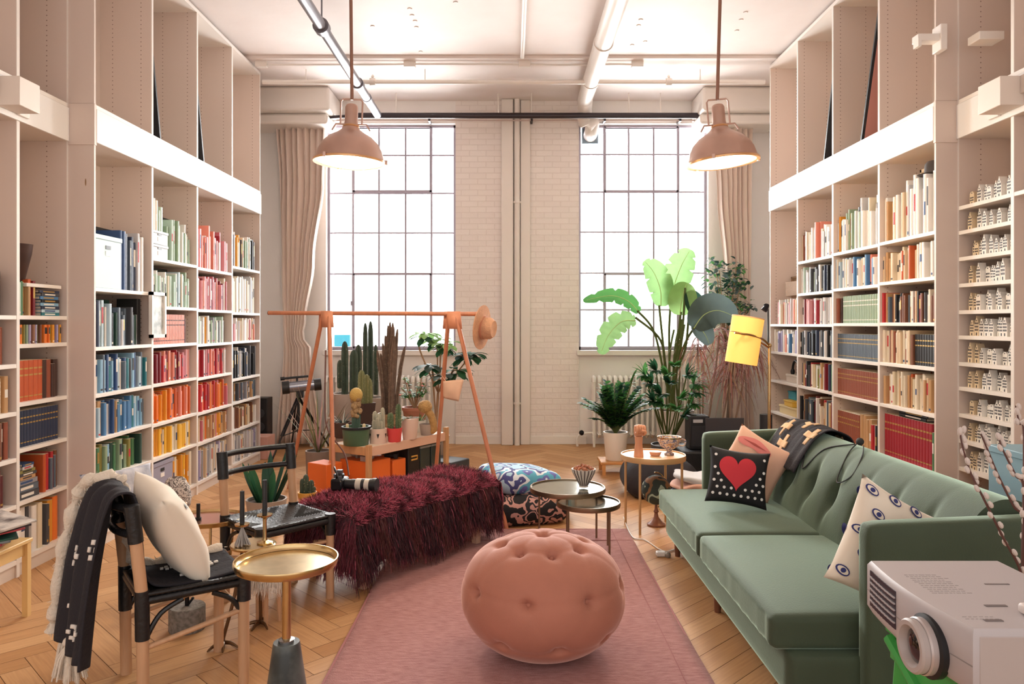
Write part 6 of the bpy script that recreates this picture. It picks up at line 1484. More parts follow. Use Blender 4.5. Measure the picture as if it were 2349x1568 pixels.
# spiky small plants on the left (between telescope and stand)
def spiky(c, n, L_, w, mi, label, potspec, up=(.5, 1.6), droop=.6, name='potted_plant', mats=None, nm2='foliage'):
    t = thing(name, label, 'potted plant', c); pot(t, c, *potspec); g = G(); h = potspec[2] - .03
    for k in range(n): a = rr.uniform(0, 6.28); leaf(g, Vector(c) + Vector((0, 0, h)), (math.cos(a), math.sin(a), rr.uniform(*up)), L_ * rr.uniform(.6, 1), w, droop, rr.randrange(len(mats)), 5, prof=lambda f: 1 - f * .95)
    g.build(nm2, mats, t, norm=False); return t
spiky(P(786, 985, 6.75).to_2d().to_3d() + Vector((0, 0, HBn)), 34, .22, .016, 0, 'silvery spiky plant in a dark brown pot, left end of stand', (.07, .08, .14, DKP), mats=[mat('leaf_silver', '#b3b5ac', .5), GR['grey']])
c = Vector((P(730, 1000, 7.2).x, 7.2, 0))
t = spiky(c, 26, .75, .022, 0, 'pinkish dry spiky plant in a taupe pot behind the rack', (.11, .12, .24, mat('pot_taupe', '#8d7e76', .6)), up=(1.2, 5), droop=.2, mats=[GR['pinkdry'], GR['olive'], GR['tan']])
spiky(P(962, 960, 7.1).to_2d().to_3d() + Vector((0, 0, HBn)), 26, .30, .012, 0, 'thin white green spiky plant behind pink pot on stand', (.05, .06, .11, WHP), mats=[mat('leaf_pale', '#d5dccb', .5), GR['mid']])
# snake plant behind the back chair
c = F(617, 1195); c = Vector((-1.72, 5.3, 0))
t = thing('snake_plant', 'dark snake plant behind the back chair', 'potted plant', c); pot(t, c, .11, .14, .22, GYP); g = G()
for k in range(17):
    a = rr.uniform(0, 6.28); leaf(g, c + Vector((.05 * math.cos(a), .05 * math.sin(a), .19)), (math.cos(a) * .45, math.sin(a) * .45, 1), rr.uniform(.22, .40), .058, .05, rr.randrange(2), 6, prof=lambda f: (.75 + .5 * f) * (1 - f ** 4), side=Vector((math.cos(a + 1.2), math.sin(a + 1.2), 0)), fold=.35)
g.build('leaves', [GR['dark'], GR['deep']], t, norm=False)
# yellow pot with small cactus by the rack
c = Vector((P(705, 1150, 5.6).x, 5.6, 0))
t = thing('potted_cactus', 'small dark cacti in a yellow pot left of the fur bench', 'potted cactus', c); pot(t, c, .055, .07, .20, mat('pot_yellow', '#e2a94b', .5))
for (dx, h, r) in ((-.035, .13, .02), (-.01, .16, .022), (.03, .12, .02), (.05, .07, .014)): cactus(t, c + Vector((dx, 0, .17)), r, h, 7, CACD, spines=20)
# bins and camera gear on the lower board of the stand
ORN = mat('orange_crate', '#e8702c', .5); DGB = mat('dark_green_bin', '#2f3a38', .45)
def lowbox(x0, x1, y0, y1, z0, z1, m, name, label, cat, lid=None):
    t = thing(name, label, cat, TBn @ Vector(((x0 + x1) / 2, (y0 + y1) / 2, z0))); G(T=TBn).bb(x0, x1, y0, y1, z0, z1 - (.02 if lid else 0)).build('box_body', m, t, bevel=.006)
    if lid: G(T=TBn).bb(x0 - .006, x1 + .006, y0 - .006, y1 + .006, z1 - .02, z1).build('box_lid', lid, t, bevel=.004)
    return t
lowbox(.03, .30, .03, .36, .091, .30, ORN, 'orange_crate', 'bright orange crate at left end of the stand lower tier', 'crate')
lowbox(.33, .50, .03, .36, .091, .27, ORN, 'orange_crate', 'smaller orange crate beside the black camera bag', 'crate')
lowbox(.52, .68, .02, .34, .091, .36, BLACK, 'camera_bag', 'black camera bag on the stand lower tier', 'bag')
lowbox(.70, .84, .03, .36, .091, .34, DGB, 'storage_bin', 'dark green bin with grey lid, right of black camera bag', 'bin', mat('lid_grey', '#8f9492', .5))
lowbox(.86, 1.0, .03, .36, .091, .34, DGB, 'storage_bin', 'dark green bin at the right end of the stand lower tier', 'bin', mat('lid_grey', '#8f9492', .5))
G(T=TBn).tube([Vector((.56, .02, .24)), Vector((.64, .02, .24)), Vector((.64, .018, .27)), Vector((.56, .018, .27))], .008, 6).build('bag_badge', mat('badge_yellow', '#c9963c', .5), bpy.data.objects['camera_bag'])
for i, (x, y) in enumerate(((.10, .10), (.22, .2), (.16, .3), (.40, .12))):
    g = G(T=TBn @ TR((x, y, .302 if i < 3 else .273), rz=R(40 * i))); g.cyl((-.04, 0, .022), (.05, 0, .022), .022, n=12); g.box((-.05, 0, .02), (.03, .06, .04)); tag(g.build('camera_lens', mat('gear_%s' % ('black' if i % 2 else 'silver'), '#2b2b2e' if i % 2 else '#a9a9ac', .35, .3)), '%s camera part lying on orange crate, %s' % ('black' if i % 2 else 'silver', ('front left', 'middle', 'back', 'on the smaller crate')[i]), 'camera part')
lowbox(-.24, -.06, .24, .46, .0, .30, ORN, 'orange_crate', 'orange crate on the floor left of the plant stand', 'crate')
tag(G(T=TBn).bb(1.12, 1.42, .0, .35, 0, .13).build('flat_case', mat('case_slate', '#3f474f', .5), bevel=.01), 'dark slate flat case on floor right of plant stand', 'case')
# ================================================================ right window plants
def strel():
    c = Vector((P(1548, 1000, 8.15).x, 8.15, 0)); t = thing('bird_of_paradise_plant', 'huge bird of paradise plant with banana like leaves before right window', 'potted plant', c)
    g = G(); h = .52
    pot(t, c, .17, .205, h, mat('pot_stone_white', '#ddd5cc', .6))
    def bl(pts, w, mi, Y, notch=0, seed=1, face=Vector((0, -1, .25))):
        r = random.Random(seed); P3 = bez([P(x, y, Y + dy) for (x, y, dy) in pts], 10); n = len(P3); vs = []
        for i, p in enumerate(P3):
            f = i / (n - 1); tg = (P3[min(i + 1, n - 1)] - P3[max(0, i - 1)]).normalized(); s = tg.cross(face).normalized(); up = s.cross(tg).normalized()
            ww = w * (math.sin(math.pi * min(1, .05 + f * .93)) ** .62) * .5
            wl = ww * (1 - (.35 if notch and (i % notch) == 0 else 0)); wr = ww * (1 - (.35 if notch and (i + 3) % (notch + 1) == 0 else 0))
            vs += [p - s * wl + up * .25 * ww, p - s * wl * .5 + up * .08 * ww, p, p + s * wr * .5 + up * .08 * ww, p + s * wr + up * .25 * ww]
        fs = []
        for i in range(n - 1):
            for j in range(4): a = i * 5 + j; fs.append((a, a + 1, a + 6, a + 5))
        g_ = G().add(vs, fs); g_.build('leaf', [GR[mi]], t, norm=False, ang=60)
        G().tube(P3[:-2], [.006 * (1 - .7 * i / n) for i in range(n - 2)], 6).build('leaf_midrib', mat('midrib_pale', '#b9cf8a', .5), t)
    base = c + Vector((0, 0, h - .03))
    def stem(pts, r=.012): G().tube(bez([base + Vector((random.uniform(-.05, .05), random.uniform(-.04, .04), 0))] + [P(x, y, Y) for (x, y, Y) in pts], 8), r, 8).build('stem', GR['olive'], t)
    leaves = [ # stem points, leaf midrib, width, tone
        ([(1524, 860, 8.1), (1500, 760, 8.0), (1462, 712, 7.9)], [(1466, 716, 0), (1440, 690, 0), (1400, 678, .0), (1338, 690, .05)], .17, 'mid', 7.9, 6),
        ([(1528, 860, 8.1), (1515, 780, 7.9), (1458, 728, 7.8)], [(1458, 735, 0), (1425, 738, -.05), (1395, 770, -.1), (1378, 812, -.1)], .24, 'bright', 7.8, 5),
        ([(1530, 860, 8.1), (1518, 760, 8.05), (1512, 700, 8.0)], [(1516, 702, 0), (1515, 665, 0), (1500, 625, 0), (1478, 598, 0)], .30, 'bright', 8.0, 9),
        ([(1536, 860, 8.15), (1535, 760, 8.1), (1538, 700, 8.1)], [(1538, 700, 0), (1548, 650, 0), (1565, 605, 0), (1584, 572, 0)], .32, 'bright', 8.1, 6),
        ([(1545, 860, 8.15), (1555, 780, 8.0), (1562, 715, 7.9)], [(1560, 722, 0), (1562, 700, 0), (1568, 670, 0), (1575, 648, 0)], .30, 'lime', 7.9, 0),
        ([(1548, 860, 8.1), (1570, 790, 7.9), (1592, 752, 7.7)], [(1592, 752, 0), (1615, 722, -.05), (1648, 712, -.1), (1690, 728, -.12)], .36, 'grey', 7.7, 0),
        ([(1550, 860, 8.1), (1572, 800, 7.9), (1580, 720, 7.75)], [(1592, 740, 0), (1606, 752, -.05), (1618, 768, -.08), (1628, 790, -.08)], .20, 'grey', 7.75, 0),
        ([(1550, 860, 8.1), (1565, 760, 7.9), (1572, 660, 7.9)], [(1578, 668, 0), (1590, 690, 0), (1600, 712, 0), (1604, 742, 0)], .22, 'dark', 7.9, 0)]
    for i, (sp, mp, w, mi, Y, nt_) in enumerate(leaves): stem(sp); bl(mp, w, mi, Y, nt_, i, Vector((.15 * (i % 3 - 1), -1, .3)))
    for px in (1538, 1548, 1556, 1562): stem([(px - 4, 880, 8.2), (px, 800, 8.25), (px + 8, 720 + (px % 5) * 12, 8.3)], .011)
strel()
def philo(c, label, potm):
    t = thing('potted_plant', label, 'potted plant', c); pot(t, c, .16, .18, .26, potm); b = c + Vector((0, 0, .24)); g = G()
    tg = [(1480, 860, 7.45), (1505, 850, 7.3), (1545, 842, 7.3), (1575, 860, 7.4), (1590, 880, 7.5), (1515, 905, 7.2), (1560, 915, 7.3), (1495, 880, 7.4), (1585, 925, 7.4), (1535, 880, 7.2), (1550, 940, 7.1), (1570, 955, 7.2), (1520, 930, 7.2), (1590, 900, 7.3), (1530, 860, 7.2), (1500, 920, 7.2)]
    for i, (x, y, Y) in enumerate(tg):
        e = P(x, y, Y); g.tube(bez([b + Vector((random.uniform(-.05, .05), 0, 0)), b.lerp(e, .5) + Vector(((e.x - b.x) * .15, 0, .05)), e], 6), .007, 6, 2)
        d0 = Vector((e.x - b.x, (e.y - b.y) * .3 - .2, .1))
        for k in range(11):
            a = -1.9 + 3.8 * k / 10; s = Matrix.Rotation(a, 3, Vector((0, -.7, .7)).normalized()) @ d0.normalized(); leaf(g, e, s, .20 * (1 - .35 * abs(a) / 1.9), .052, .5, i % 2, 4)
    g.build('foliage', [GR['mid'] if 'split' in label else GR['deep'], GR['deep'], GR['olive']], t, norm=False)
philo(Vector((P(1535, 1000, 7.45).x, 7.45, 0)), 'dark split leaf philodendron in a low dark pot', mat('pot_slate', '#4a4e52', .5))
# ZZ plant in white pot on a wooden stool
c0 = Vector((P(1412, 1030, 7.35).x, 7.35, 0))
t = thing('plant_stool', 'low honey wooden stool under the white plant pot', 'stool', c0); HON = mat('honey_wood', '#d89a5c', .45, var=.15)
G().bb(c0.x - .16, c0.x + .20, 7.2, 7.52, .10, .125).build('stool_top', HON, t, bevel=.005)
for dx in (-.13, .17):
    for y in (7.22, 7.49): G().bb(c0.x + dx - .016, c0.x + dx + .016, y - .014, y + .014, 0, .10).build('leg', HON, t)
c = c0 + Vector((0, 0, .126)); t = thing('potted_plant', 'dense dark green ZZ style plant in a tall white pot on stool', 'potted plant', c); pot(t, c, .095, .12, .27, WHP); g = G(); rz2 = random.Random(12)
for i in range(46):
    a = rz2.uniform(0, 6.28); ln = rz2.uniform(.28, .52); out = rz2.uniform(.1, .8); d = Vector((math.cos(a) * out, math.sin(a) * out * .8, 1)).normalized(); p = c + Vector((0, 0, .25)); pts = [p.copy()]
    for k in range(7): pts.append(pts[-1] + d * ln / 7); d = (d + Vector((0, 0, -.20 * out))).normalized()
    g.tube(pts, [.008 - .0007 * k for k in range(8)], 6, 2)
    for k in range(2, 8):
        for q in (0, .5):
            pp = pts[k].lerp(pts[k - 1], q); tg = (pts[k] - pts[k - 1]).normalized(); s = tg.cross(Vector((0, 0, 1)));  s = s.normalized() if s.length > .1 else Vector((1, 0, 0))
            for sg in (-1, 1): leaf(g, pp, s * sg + tg * .9 + Vector((0, -.2, .25)), .070, .056, .4, rz2.choice([0, 3, 1, 3]), 3)
e = P(1455, 855, 7.3)
g.tube(bez([c + Vector((0, 0, .25)), P(1432, 930, 7.3), e], 6), .007, 6, 2)
for k in range(9): leaf(g, P(1440, 885, 7.3).lerp(e, k / 8), (.4, -.3, .8 if k % 2 else .1), .085, .035, .3, 3, 3)
g.build('foliage', [GR['deep'], GR['dark'], GR['olive'], GR['mid']], t, norm=False)
# ficus tree
c = Vector((P(1668, 1000, 8.55).x, 8.55, 0))
t = thing('ficus_tree', 'small leaved ficus tree before the right curtain', 'tree', c); pot(t, c, .14, .17, .32, BLACK)
kn = P(1665, 790, 8.5); G().tube(bez([c + Vector((0, 0, .3)), c + Vector((.03, 0, .8)), kn], 6), .018, 8).build('trunk', mat('bark_grey', '#7b675a', .8), t); g = G()
for (x, y, w) in ((1650, 620, 32), (1670, 650, 40), (1640, 650, 25), (1690, 610, 20), (1640, 690, 22), (1700, 650, 22), (1660, 690, 42), (1690, 690, 25), (1670, 735, 20), (1705, 700, 14), (1722, 700, 10), (1640, 600, 14), (1685, 640, 25)):
    for k in range(int(w * 1.5)):
        p = P(x + random.gauss(0, w * .45), y + random.gauss(0, w * .5), 8.5 + random.gauss(0, .12)); a = random.uniform(0, 6.28); leaf(g, p, (math.cos(a), math.sin(a), random.uniform(-.5, .4)), .075, .042, .5, random.choice([0, 1, 2]), 3)
    g.tube([kn, P(x, y, 8.5)], .006, 5, 3)
g.build('foliage', [GR['mid'], GR['dark'], GR['grey'], GR['tan']], t, norm=False)
# dried dracaena: drooping pinkish straps
c = Vector((P(1640, 1000, 8.0).x, 8.0, 0))
t = thing('dracaena_plant', 'dried pinkish dracaena with drooping strap leaves by the lamp', 'potted plant', c); pot(t, c, .15, .17, .30, BLACK); g = G(); gs = G()
for (bx_, x, y, Y, n, ln) in ((1608, 1600, 790, 8.0, 40, .45), (1620, 1650, 770, 7.95, 60, .5), (1650, 1690, 800, 7.9, 80, .6), (1680, 1720, 790, 7.95, 60, .55), (1612, 1612, 850, 8.0, 30, .35), (1675, 1672, 850, 7.8, 60, .5)):
    e = P(x, y, Y); gs.tube(bez([c + Vector(((bx_ - 1640) / K * 8, 0, .28)), P((bx_ + x) / 2, 900, Y), e], 6), .010, 7)
    for k in range(n):
        a = random.uniform(0, 6.28); leaf(g, e + Vector((0, 0, random.uniform(-.15, .1))), (math.cos(a), math.sin(a), random.uniform(-.1, .9)), ln * random.uniform(.6, 1.1), .020, 2.6, random.choice([0, 0, 1, 2]), 7, prof=lambda f: 1 - .8 * f)
g.build('foliage', [GR['pinkdry'], GR['tan'], GR['redtip']], t, norm=False); gs.build('stem', mat('bark_pale', '#a58a76', .8), t)
# ================================================================ wooden side table with fist, cup
c = (1.01, 5.35); HON2 = mat('birch_wood', '#e0b688', .45, var=.1)
rtable('side_table', c, .227, .518, 4, -125, 'round birch tray table on slim legs beside the sofa', rimh=.03, lr=.009, top=HON2, rim=mat('brass_birch', '#d3aa78', .4, .3), lin=.95)
tz = .519
p = P(1465, 1035, 5.28); p.z = tz
fist('fist_sculpture', 'terracotta raised fist sculpture on the round birch table', p, .95, SKN, R(15))
p = P(1503, 1042, 5.32); p.z = tz
t = thing('small_dish', 'small blush dish between the fist and the cup', 'dish', p); G().lathe([(.03, 0), (.034, .004), (.045, .03), (.04, .03), (.001, .01)], p, 24).build('dish_body', mat('dish_blush', '#e2ae92', .4), t)
p = P(1535, 1045, 5.36); p.z = tz
t = thing('large_cup', 'footed blue and gold painted cup on the birch table', 'cup', p)
CUPM = camo('cup_painted', ['#d8c3b0', '#7b7f9c', '#e4d2c0', '#c49a72', '#8c7f8e', '#e7d9c9'], 22)
G().lathe([(.034, 0), (.034, .01), (.016, .02), (.022, .035), (.06, .06), (.08, .10), (.083, .125), (.078, .124), (.07, .09), (.04, .06), (.001, .05)], p, 32, cap=False).build('cup_body', CUPM, t)
G().tube(bez([p + Vector((.078, 0, .11)), p + Vector((.115, 0, .10)), p + Vector((.105, 0, .065)), p + Vector((.066, 0, .065))], 6), .006, 8).build('handle', CUPM, t)
G().lathe([(.079, .119), (.0845, .119), (.0845, .128), (.078, .127)], p, 32, cap=False).build('gold_rim', BRASS, t)
# globe under the table
gb = Vector((1.045, 5.42, 0))
t = thing('globe', 'dark and mint globe on a turned wooden base under birch table', 'globe', gb)
WTR = mat('turned_wood', '#8c5a44', .4)
G().lathe([(.065, 0), (.066, .012), (.045, .025), (.03, .045), (.018, .06), (.012, .09), (.02, .10), (.012, .115), (.008, .16), (.001, .16)], gb, 24).build('base', WTR, t)
G().ball(gb + Vector((0, 0, .255)), .105, 32).build('globe_ball', camo('globe_map', ['#3a4640', '#a9bda9', '#3a4640', '#8d6a4a', '#2f3a36', '#b9c7b0'], 7), t)
cg = gb + Vector((0, 0, .255)); G().tube([cg + Vector((.125 * math.cos(a) * .6, 0, .125 * math.sin(a))) for a in [R(x) for x in range(-80, 101, 12)]], .005, 6).build('meridian', BRASS, t)
# power strip and cable on the floor
t = thing('power_strip', 'white plug and cable on the floor before the sofa leg', 'cable', F(1528, 1272))
WPL = mat('white_plastic', '#efe9e2', .35); G().tube(bez([F(1430, 1187) + Vector((0, 0, .006)), F(1450, 1232) + Vector((0, 0, .006)), F(1480, 1240) + Vector((0, 0, .006)), F(1520, 1265) + Vector((0, 0, .006)), F(1548, 1262) + Vector((0, 0, .006))], 8), .004, 6).build('cable_run', WPL, t)
G().box(F(1516, 1275) + Vector((0, 0, .016)), (.06, .05, .03)).build('plug', WPL, t, bevel=.008); G().ball(F(1532, 1278) + Vector((0, 0, .014)), .02, 10).build('plug', mat('plug_grey', '#8d8378', .5), t)
# ================================================================ floor lamp
t = thing('floor_lamp', 'brass floor lamp with glowing tilted yellow shade beside bookcase', 'floor lamp', (1.90, 5.55, 0))
G().lathe([(.13, 0), (.13, .015), (.02, .025), (.001, .025)], (1.90, 5.55, 0), 32).build('base', BRASS, t)
pt = P(1765, 792, 5.55); G().tube([(1.90, 5.55, .02), pt], .011, 10).build('pole', BRASS, t)
sc_ = P(1708, 780, 5.50); G().tube(bez([pt + Vector((0, 0, -.02)), P(1745, 785, 5.5), P(1712, 768, 5.40), P(1685, 763, 5.38)], 6), .007, 8).build('arm', BRASS, t); G().ball(pt, .018, 10).build('joint', BRASS, t)
def shade_mat():
    m = bpy.data.materials.new('yellow_lampshade'); m.use_nodes = True; b = m.node_tree.nodes['Principled BSDF']; b.inputs['Base Color'].default_value = lin('#f9c679'); b.inputs['Roughness'].default_value = .8
    b.inputs['Emission Color'].default_value = lin('#ffae4a'); b.inputs['Emission Strength'].default_value = .55; return m
Tt = TR(sc_, ry=R(9)) ; G(T=Tt).lathe([(.112, -.172), (.114, -.172), (.114, .172), (.112, .172)], n=40, cap=False).build('lamp_shade', shade_mat(), t)
G(T=Tt).lathe([(.110, .165), (.1155, .165), (.1155, .173), (.110, .173)], n=40, cap=False).build('shade_ring', mat('shade_trim', '#e8b98a', .5), t)
G(T=Tt).ball((0, 0, -.02), .03, 14).build('bulb', mat('bulb_glow', '#ffd28a', .5, emit=8), t)
l = bpy.data.lights.new('lamp_bulb', 'POINT'); l.energy = 6; l.color = (1, .7, .35); l.shadow_soft_size = .03; o = bpy.data.objects.new('lamp_bulb', l); COL.objects.link(o); o.location = sc_ + Vector((0, 0, .07))
G(T=Tt @ Matrix.Rotation(R(6), 4, 'Y')).lathe([(.117, .034), (.120, .038), (.117, .042)], n=40, cap=False).build('shade_strap', mat('strap_bronze', '#8a6a3c', .4, .6), t)
G().tube(bez([pt, P(1750, 778, 5.46), P(1722, 768, 5.375), P(1700, 765, 5.375)], 6), .008, 8).build('arm', mat('strap_bronze', '#8a6a3c', .4, .6), t)
# ================================================================ gear behind the sofa, by the lamp
def bxt(name, x0, x1, y0, y1, z0, z1, m, label, cat, bev=.01):
    t = thing(name, label, cat, ((x0 + x1) / 2, (y0 + y1) / 2, z0)); G().bb(x0, x1, y0, y1, z0, z1).build('case', m, t, bevel=bev); return t
X_ = lambda px, Y: (px - CX) / K * Y
AMP = mat('amp_black', '#1c1c20', .5, bump=.3, bscale=150)
t = bxt('amplifier', X_(1582, 7.0), X_(1628, 7.0), 7.0, 7.2, .28, .59, AMP, 'small black amplifier with pale badge left of the sofa arm', 'amplifier')
G().bb(X_(1590, 7.0), X_(1612, 7.0), 6.995, 7.0, .53, .56).build('badge', mat('badge_silver', '#b9b9bd', .4), t); G().bb(X_(1586, 7.0), X_(1624, 7.0), 6.992, 7.0, .31, .50).build('grille', mat('grille_dark', '#2f2f34', .8, bump=.4, bscale=200), t)
bxt('equipment_case', X_(1560, 7.0), X_(1700, 7.0), 6.9, 7.4, .0, .278, AMP, 'big black equipment case supporting the small amplifier', 'case', .02)
t = bxt('turntable', X_(1632, 6.6), X_(1722, 6.6), 6.4, 6.8, .40, .46, AMP, 'black turntable on a dark box behind the far armrest', 'turntable'); G().cyl(((X_(1677, 6.6)), 6.6, .46), (X_(1677, 6.6), 6.6, .468), .13, n=32).build('platter', mat('platter_grey', '#3a3a40', .4), t); G().bb(X_(1632, 6.6), X_(1722, 6.6), 6.79, 6.80, .46, .60).build('dust_cover', mat('smoke_cover', '#3d3b40', .3), t)
bxt('equipment_case', X_(1632, 6.6), X_(1730, 6.6), 6.4, 6.85, .0, .399, mat('case_brown_black', '#2a2526', .6), 'dark box under the turntable', 'case')
g = G(); superbox(g, (X_(1510, 6.4), 6.4, .15), (.62, .5, .28), .95, 16, fn=lambda p: Vector((p.x, p.y, p.z * (1 + .2 * math.cos(p.x * 5))))); tag(merge(g.build('beanbag', mat('beanbag_charcoal', '#2c2b33', .8, bump=.3, bscale=50))), 'slumped charcoal beanbag behind the birch table', 'beanbag')
for i, (cl, lb) in enumerate((('#2b2a33', 'black'), ('#d9d9de', 'white'), ('#8fb4c9', 'pale blue'), ('#3a3f4f', 'navy'), ('#e2b7a8', 'blush'), ('#c9ced6', 'grey'))):
    def fn(p, i=i): return Vector((p.x + .02 * math.sin(p.y * 20 + i), p.y, p.z * (1 + .5 * math.cos(p.x * 9 + i)) + .02 * math.sin(p.x * 18 + i * 2)))
    g = G(); superbox(g, (X_(1588 + (i % 2) * 6, 5.6), 5.60 + .02 * i, .035 + .05 * i), (.24, .34, .055), .8, 12, fn=fn); tag(merge(g.build('folded_garment', mat('garment_%d' % i, cl, .85))), '%s folded garment, %s from bottom of the pile by far armrest' % (lb, ORD[i + 1]), 'clothes', 'clothes heaped by the far armrest')
tag(G().cyl((X_(1757, 6.9), 6.9, 0), (X_(1757, 6.9), 6.9, .62), .055, n=20).build('tall_speaker', mat('speaker_dark', '#2c2a2e', .6)), 'slim dark column speaker beside the lamp pole', 'speaker')
t = thing('desk_lamp', 'black desk lamp head peeking by the bookcase end above yellow lamp', 'lamp', (2.20, 7.0, 1.0))
# clip lamp on the bookcase edge
pl_ = P(1752, 712, 6.9); 
G().lathe([(.03, 0), (.022, .05), (.012, .07), (.001, .072)], pl_, 16, rot=Matrix.Rotation(R(35), 3, 'Y')).build('lamp_head', BLACKM, t); G().tube(bez([pl_ + Vector((0, 0, .05)), P(1760, 700, 6.9), P(1762, 740, 6.9), (2.36, 6.9, 0)], 6), .006, 6).build('lamp_arm', BLACKM, t); G().lathe([(.08, 0), (.08, .012), (.001, .02)], (2.36, 6.9, 0), 20).build('lamp_foot', BLACKM, t); t.location = (2.36, 6.9, 0)
for ch in t.children: ch.location = Vector((2.20, 7.0, 1.0)) - Vector((2.36, 6.9, 0))
# long shelf-top boards behind sofa: wooden ledge along bookcase
# ================================================================ projector and green stool
PJ = mat('projector_silver', '#b2aaab', .4); PJG = mat('projector_grey_text', '#8f8887', .5); PJS = mat('projector_side', '#ada19d', .42); BLG = mat('vent_dark', '#2c2530', .4)
zt = .806; Yn, Yf = 1.585, 2.055; xl, xr_ = .972, 1.33; zb = .665
t = thing('projector', 'silver grey projector with big side lens on a green stool', 'projector', ((xl + xr_) / 2, (Yn + Yf) / 2, zb))
# body: lens face slightly bowed outward
def bow(y): s = (y - Yn) / (Yf - Yn); return -.022 * math.sin(math.pi * min(1, max(0, s)))
def ring(z, ins): 
    pts = []
    for k in range(13): y = Yn + ins + (Yf - Yn - 2 * ins) * k / 12; pts.append(Vector((xl + ins + bow(y), y, z)))
    return pts + [Vector((xr_ - ins, Yf - ins, z)), Vector((xr_ - ins, Yn + ins, z))]
g = G().loft([ring(zb, .012), ring(zb + .02, .0), ring(zt - .012, .0), ring(zt, .008)]); g.build('body', PJ, t, bevel=.003)
g = G(); 
for k in range(12):
    y0 = Yn + (Yf - Yn) * k / 12; y1 = Yn + (Yf - Yn) * (k + 1) / 12; g.add([Vector((xl + bow(y0) - .0006, y0, .727)), Vector((xl + bow(y1) - .0006, y1, .727)), Vector((xl + bow(y1) - .0006, y1, .7295)), Vector((xl + bow(y0) - .0006, y0, .7295))], [(0, 1, 2, 3)])
g.build('seam', PJG, t, norm=False)
G().bb(xl + .014, xr_, Yn - .0015, Yn + .004, zb + .005, zt - .014).build('side_panel', PJS, t, bevel=.002)
# vents
g = G()
for k in range(9):
    y0 = 1.86 + .018 * k; y1 = y0 + .018; x = xl + bow((y0 + y1) / 2) - .0012; g.bb(x - .001, x + .001, y0, y1, .695, .789)
g.build('vent_grille', BLG, t, smooth=False); g = G()
for z in (.711, .727, .742, .758, .773):
    for k in range(9): y0 = 1.86 + .018 * k; x = xl + bow(y0 + .009) - .004; g.bb(x - .002, x + .002, y0, y0 + .018, z - .0015, z + .0015)
g.build('vent_slats', PJ, t, smooth=False)
ly, lz = 1.722, .714; rx = Matrix.Rotation(R(-90), 3, 'Y'); lx = xl + bow(ly)
G().lathe([(.070, -.01), (.071, .006), (.062, .010)], (lx, ly, lz), 48, rot=rx, cap=False).build('lens_seat', BLACK, t)
G().lathe([(.062, .0), (.063, .022), (.060, .026)], (lx, ly, lz), 48, rot=rx, cap=False).build('zoom_ring', mat('ring_silver', '#b9aeac', .35, .4), t)
G().lathe([(.058, .018), (.060, .040), (.056, .045), (.046, .045), (.036, .026), (.034, .018)], (lx, ly, lz), 48, rot=rx, cap=False).build('lens_barrel', PJS, t)
G().lathe([(.044, .026), (.034, .032), (.018, .038), (.001, .040)], (lx, ly, lz), 36, rot=rx).build('lens_glass', mat('lens_glass_dark', '#0d0b10', .04, coat=1), t)
G().lathe([(.004, 0), (.004, .004), (.001, .004)], (lx + .01, 1.66, .70), 12, rot=rx).build('sensor', BLACK, t)
# printed marks on top and the brand line on the front
def txt(name, s, size, loc, rot, m, parent):
    cu = bpy.data.curves.new(name, 'FONT'); cu.body = s; cu.size = size; cu.extrude = .0002; o = bpy.data.objects.new(name, cu); cu.materials.append(m); COL.objects.link(o)
    dg = bpy.context.evaluated_depsgraph_get(); me = bpy.data.meshes.new_from_object(o.evaluated_get(dg)); bpy.data.objects.remove(o, do_unlink=True)
    ob = bpy.data.objects.new(name, me); COL.objects.link(ob); ob.parent = parent; ob.location = Vector(loc) - ORG[parent.name]; ob.rotation_euler = rot; ORG[ob.name] = ORG[parent.name]; return ob
txt('logo_text', 'EPSON', .016, (lx - .002, 1.853, .757), (R(90), 0, R(-90)), PJG, t)
g = G(); rr4 = random.Random(6)
for i in range(11):
    y0 = 1.80 + .013 * i
    x = xl + .035 + .002 * (i % 3)
    while x < xl + .125 - .004 * (i % 4): L_ = rr4.uniform(.004, .014); g.bb(x, x + L_, y0, y0 + .0035, zt, zt + .0004); x += L_ + .003
for i in range(5):
    x = xl + .02
    while x < xl + .09: L_ = rr4.uniform(.004, .010); g.bb(x, x + L_, 1.655 - .012 * i + x * .0, 1.657 - .012 * i, zt, zt + .0004); x += L_ + .004
    if i > 0: break
absorb(t.children[0], g.build('print', PJG, t, smooth=False, norm=False))
def txt2(s, size, x, y): o = txt('printed_text', s, size, (x, y, zt + .0002), (0, 0, 0), mat('print_dark', '#5f5654', .5), t)
G().bb(xl + .11, xl + .16, 1.715, 1.725, zt, zt + .0015).build('control_key', mat('key_dark', '#6a5f5e', .5), t, bevel=.0005)
G().bb(xl + .055, xl + .095, 1.63, 1.640, zt, zt + .0015).build('control_key', mat('key_dark', '#6a5f5e', .5), t, bevel=.0005)
G().bb(xl + .20, xl + .26, 1.86, 1.866, zt, zt + .001).build('control_key', mat('key_dark', '#6a5f5e', .5), t)
for (x, y) in ((xl + .04, Yn + .04), (xl + .04, Yf - .04), (xr_ - .04, Yn + .04), (xr_ - .04, Yf - .04)): G().cyl((x, y, zb - .012), (x, y, zb + .006), .012, n=10).build('foot', BLACK, t)
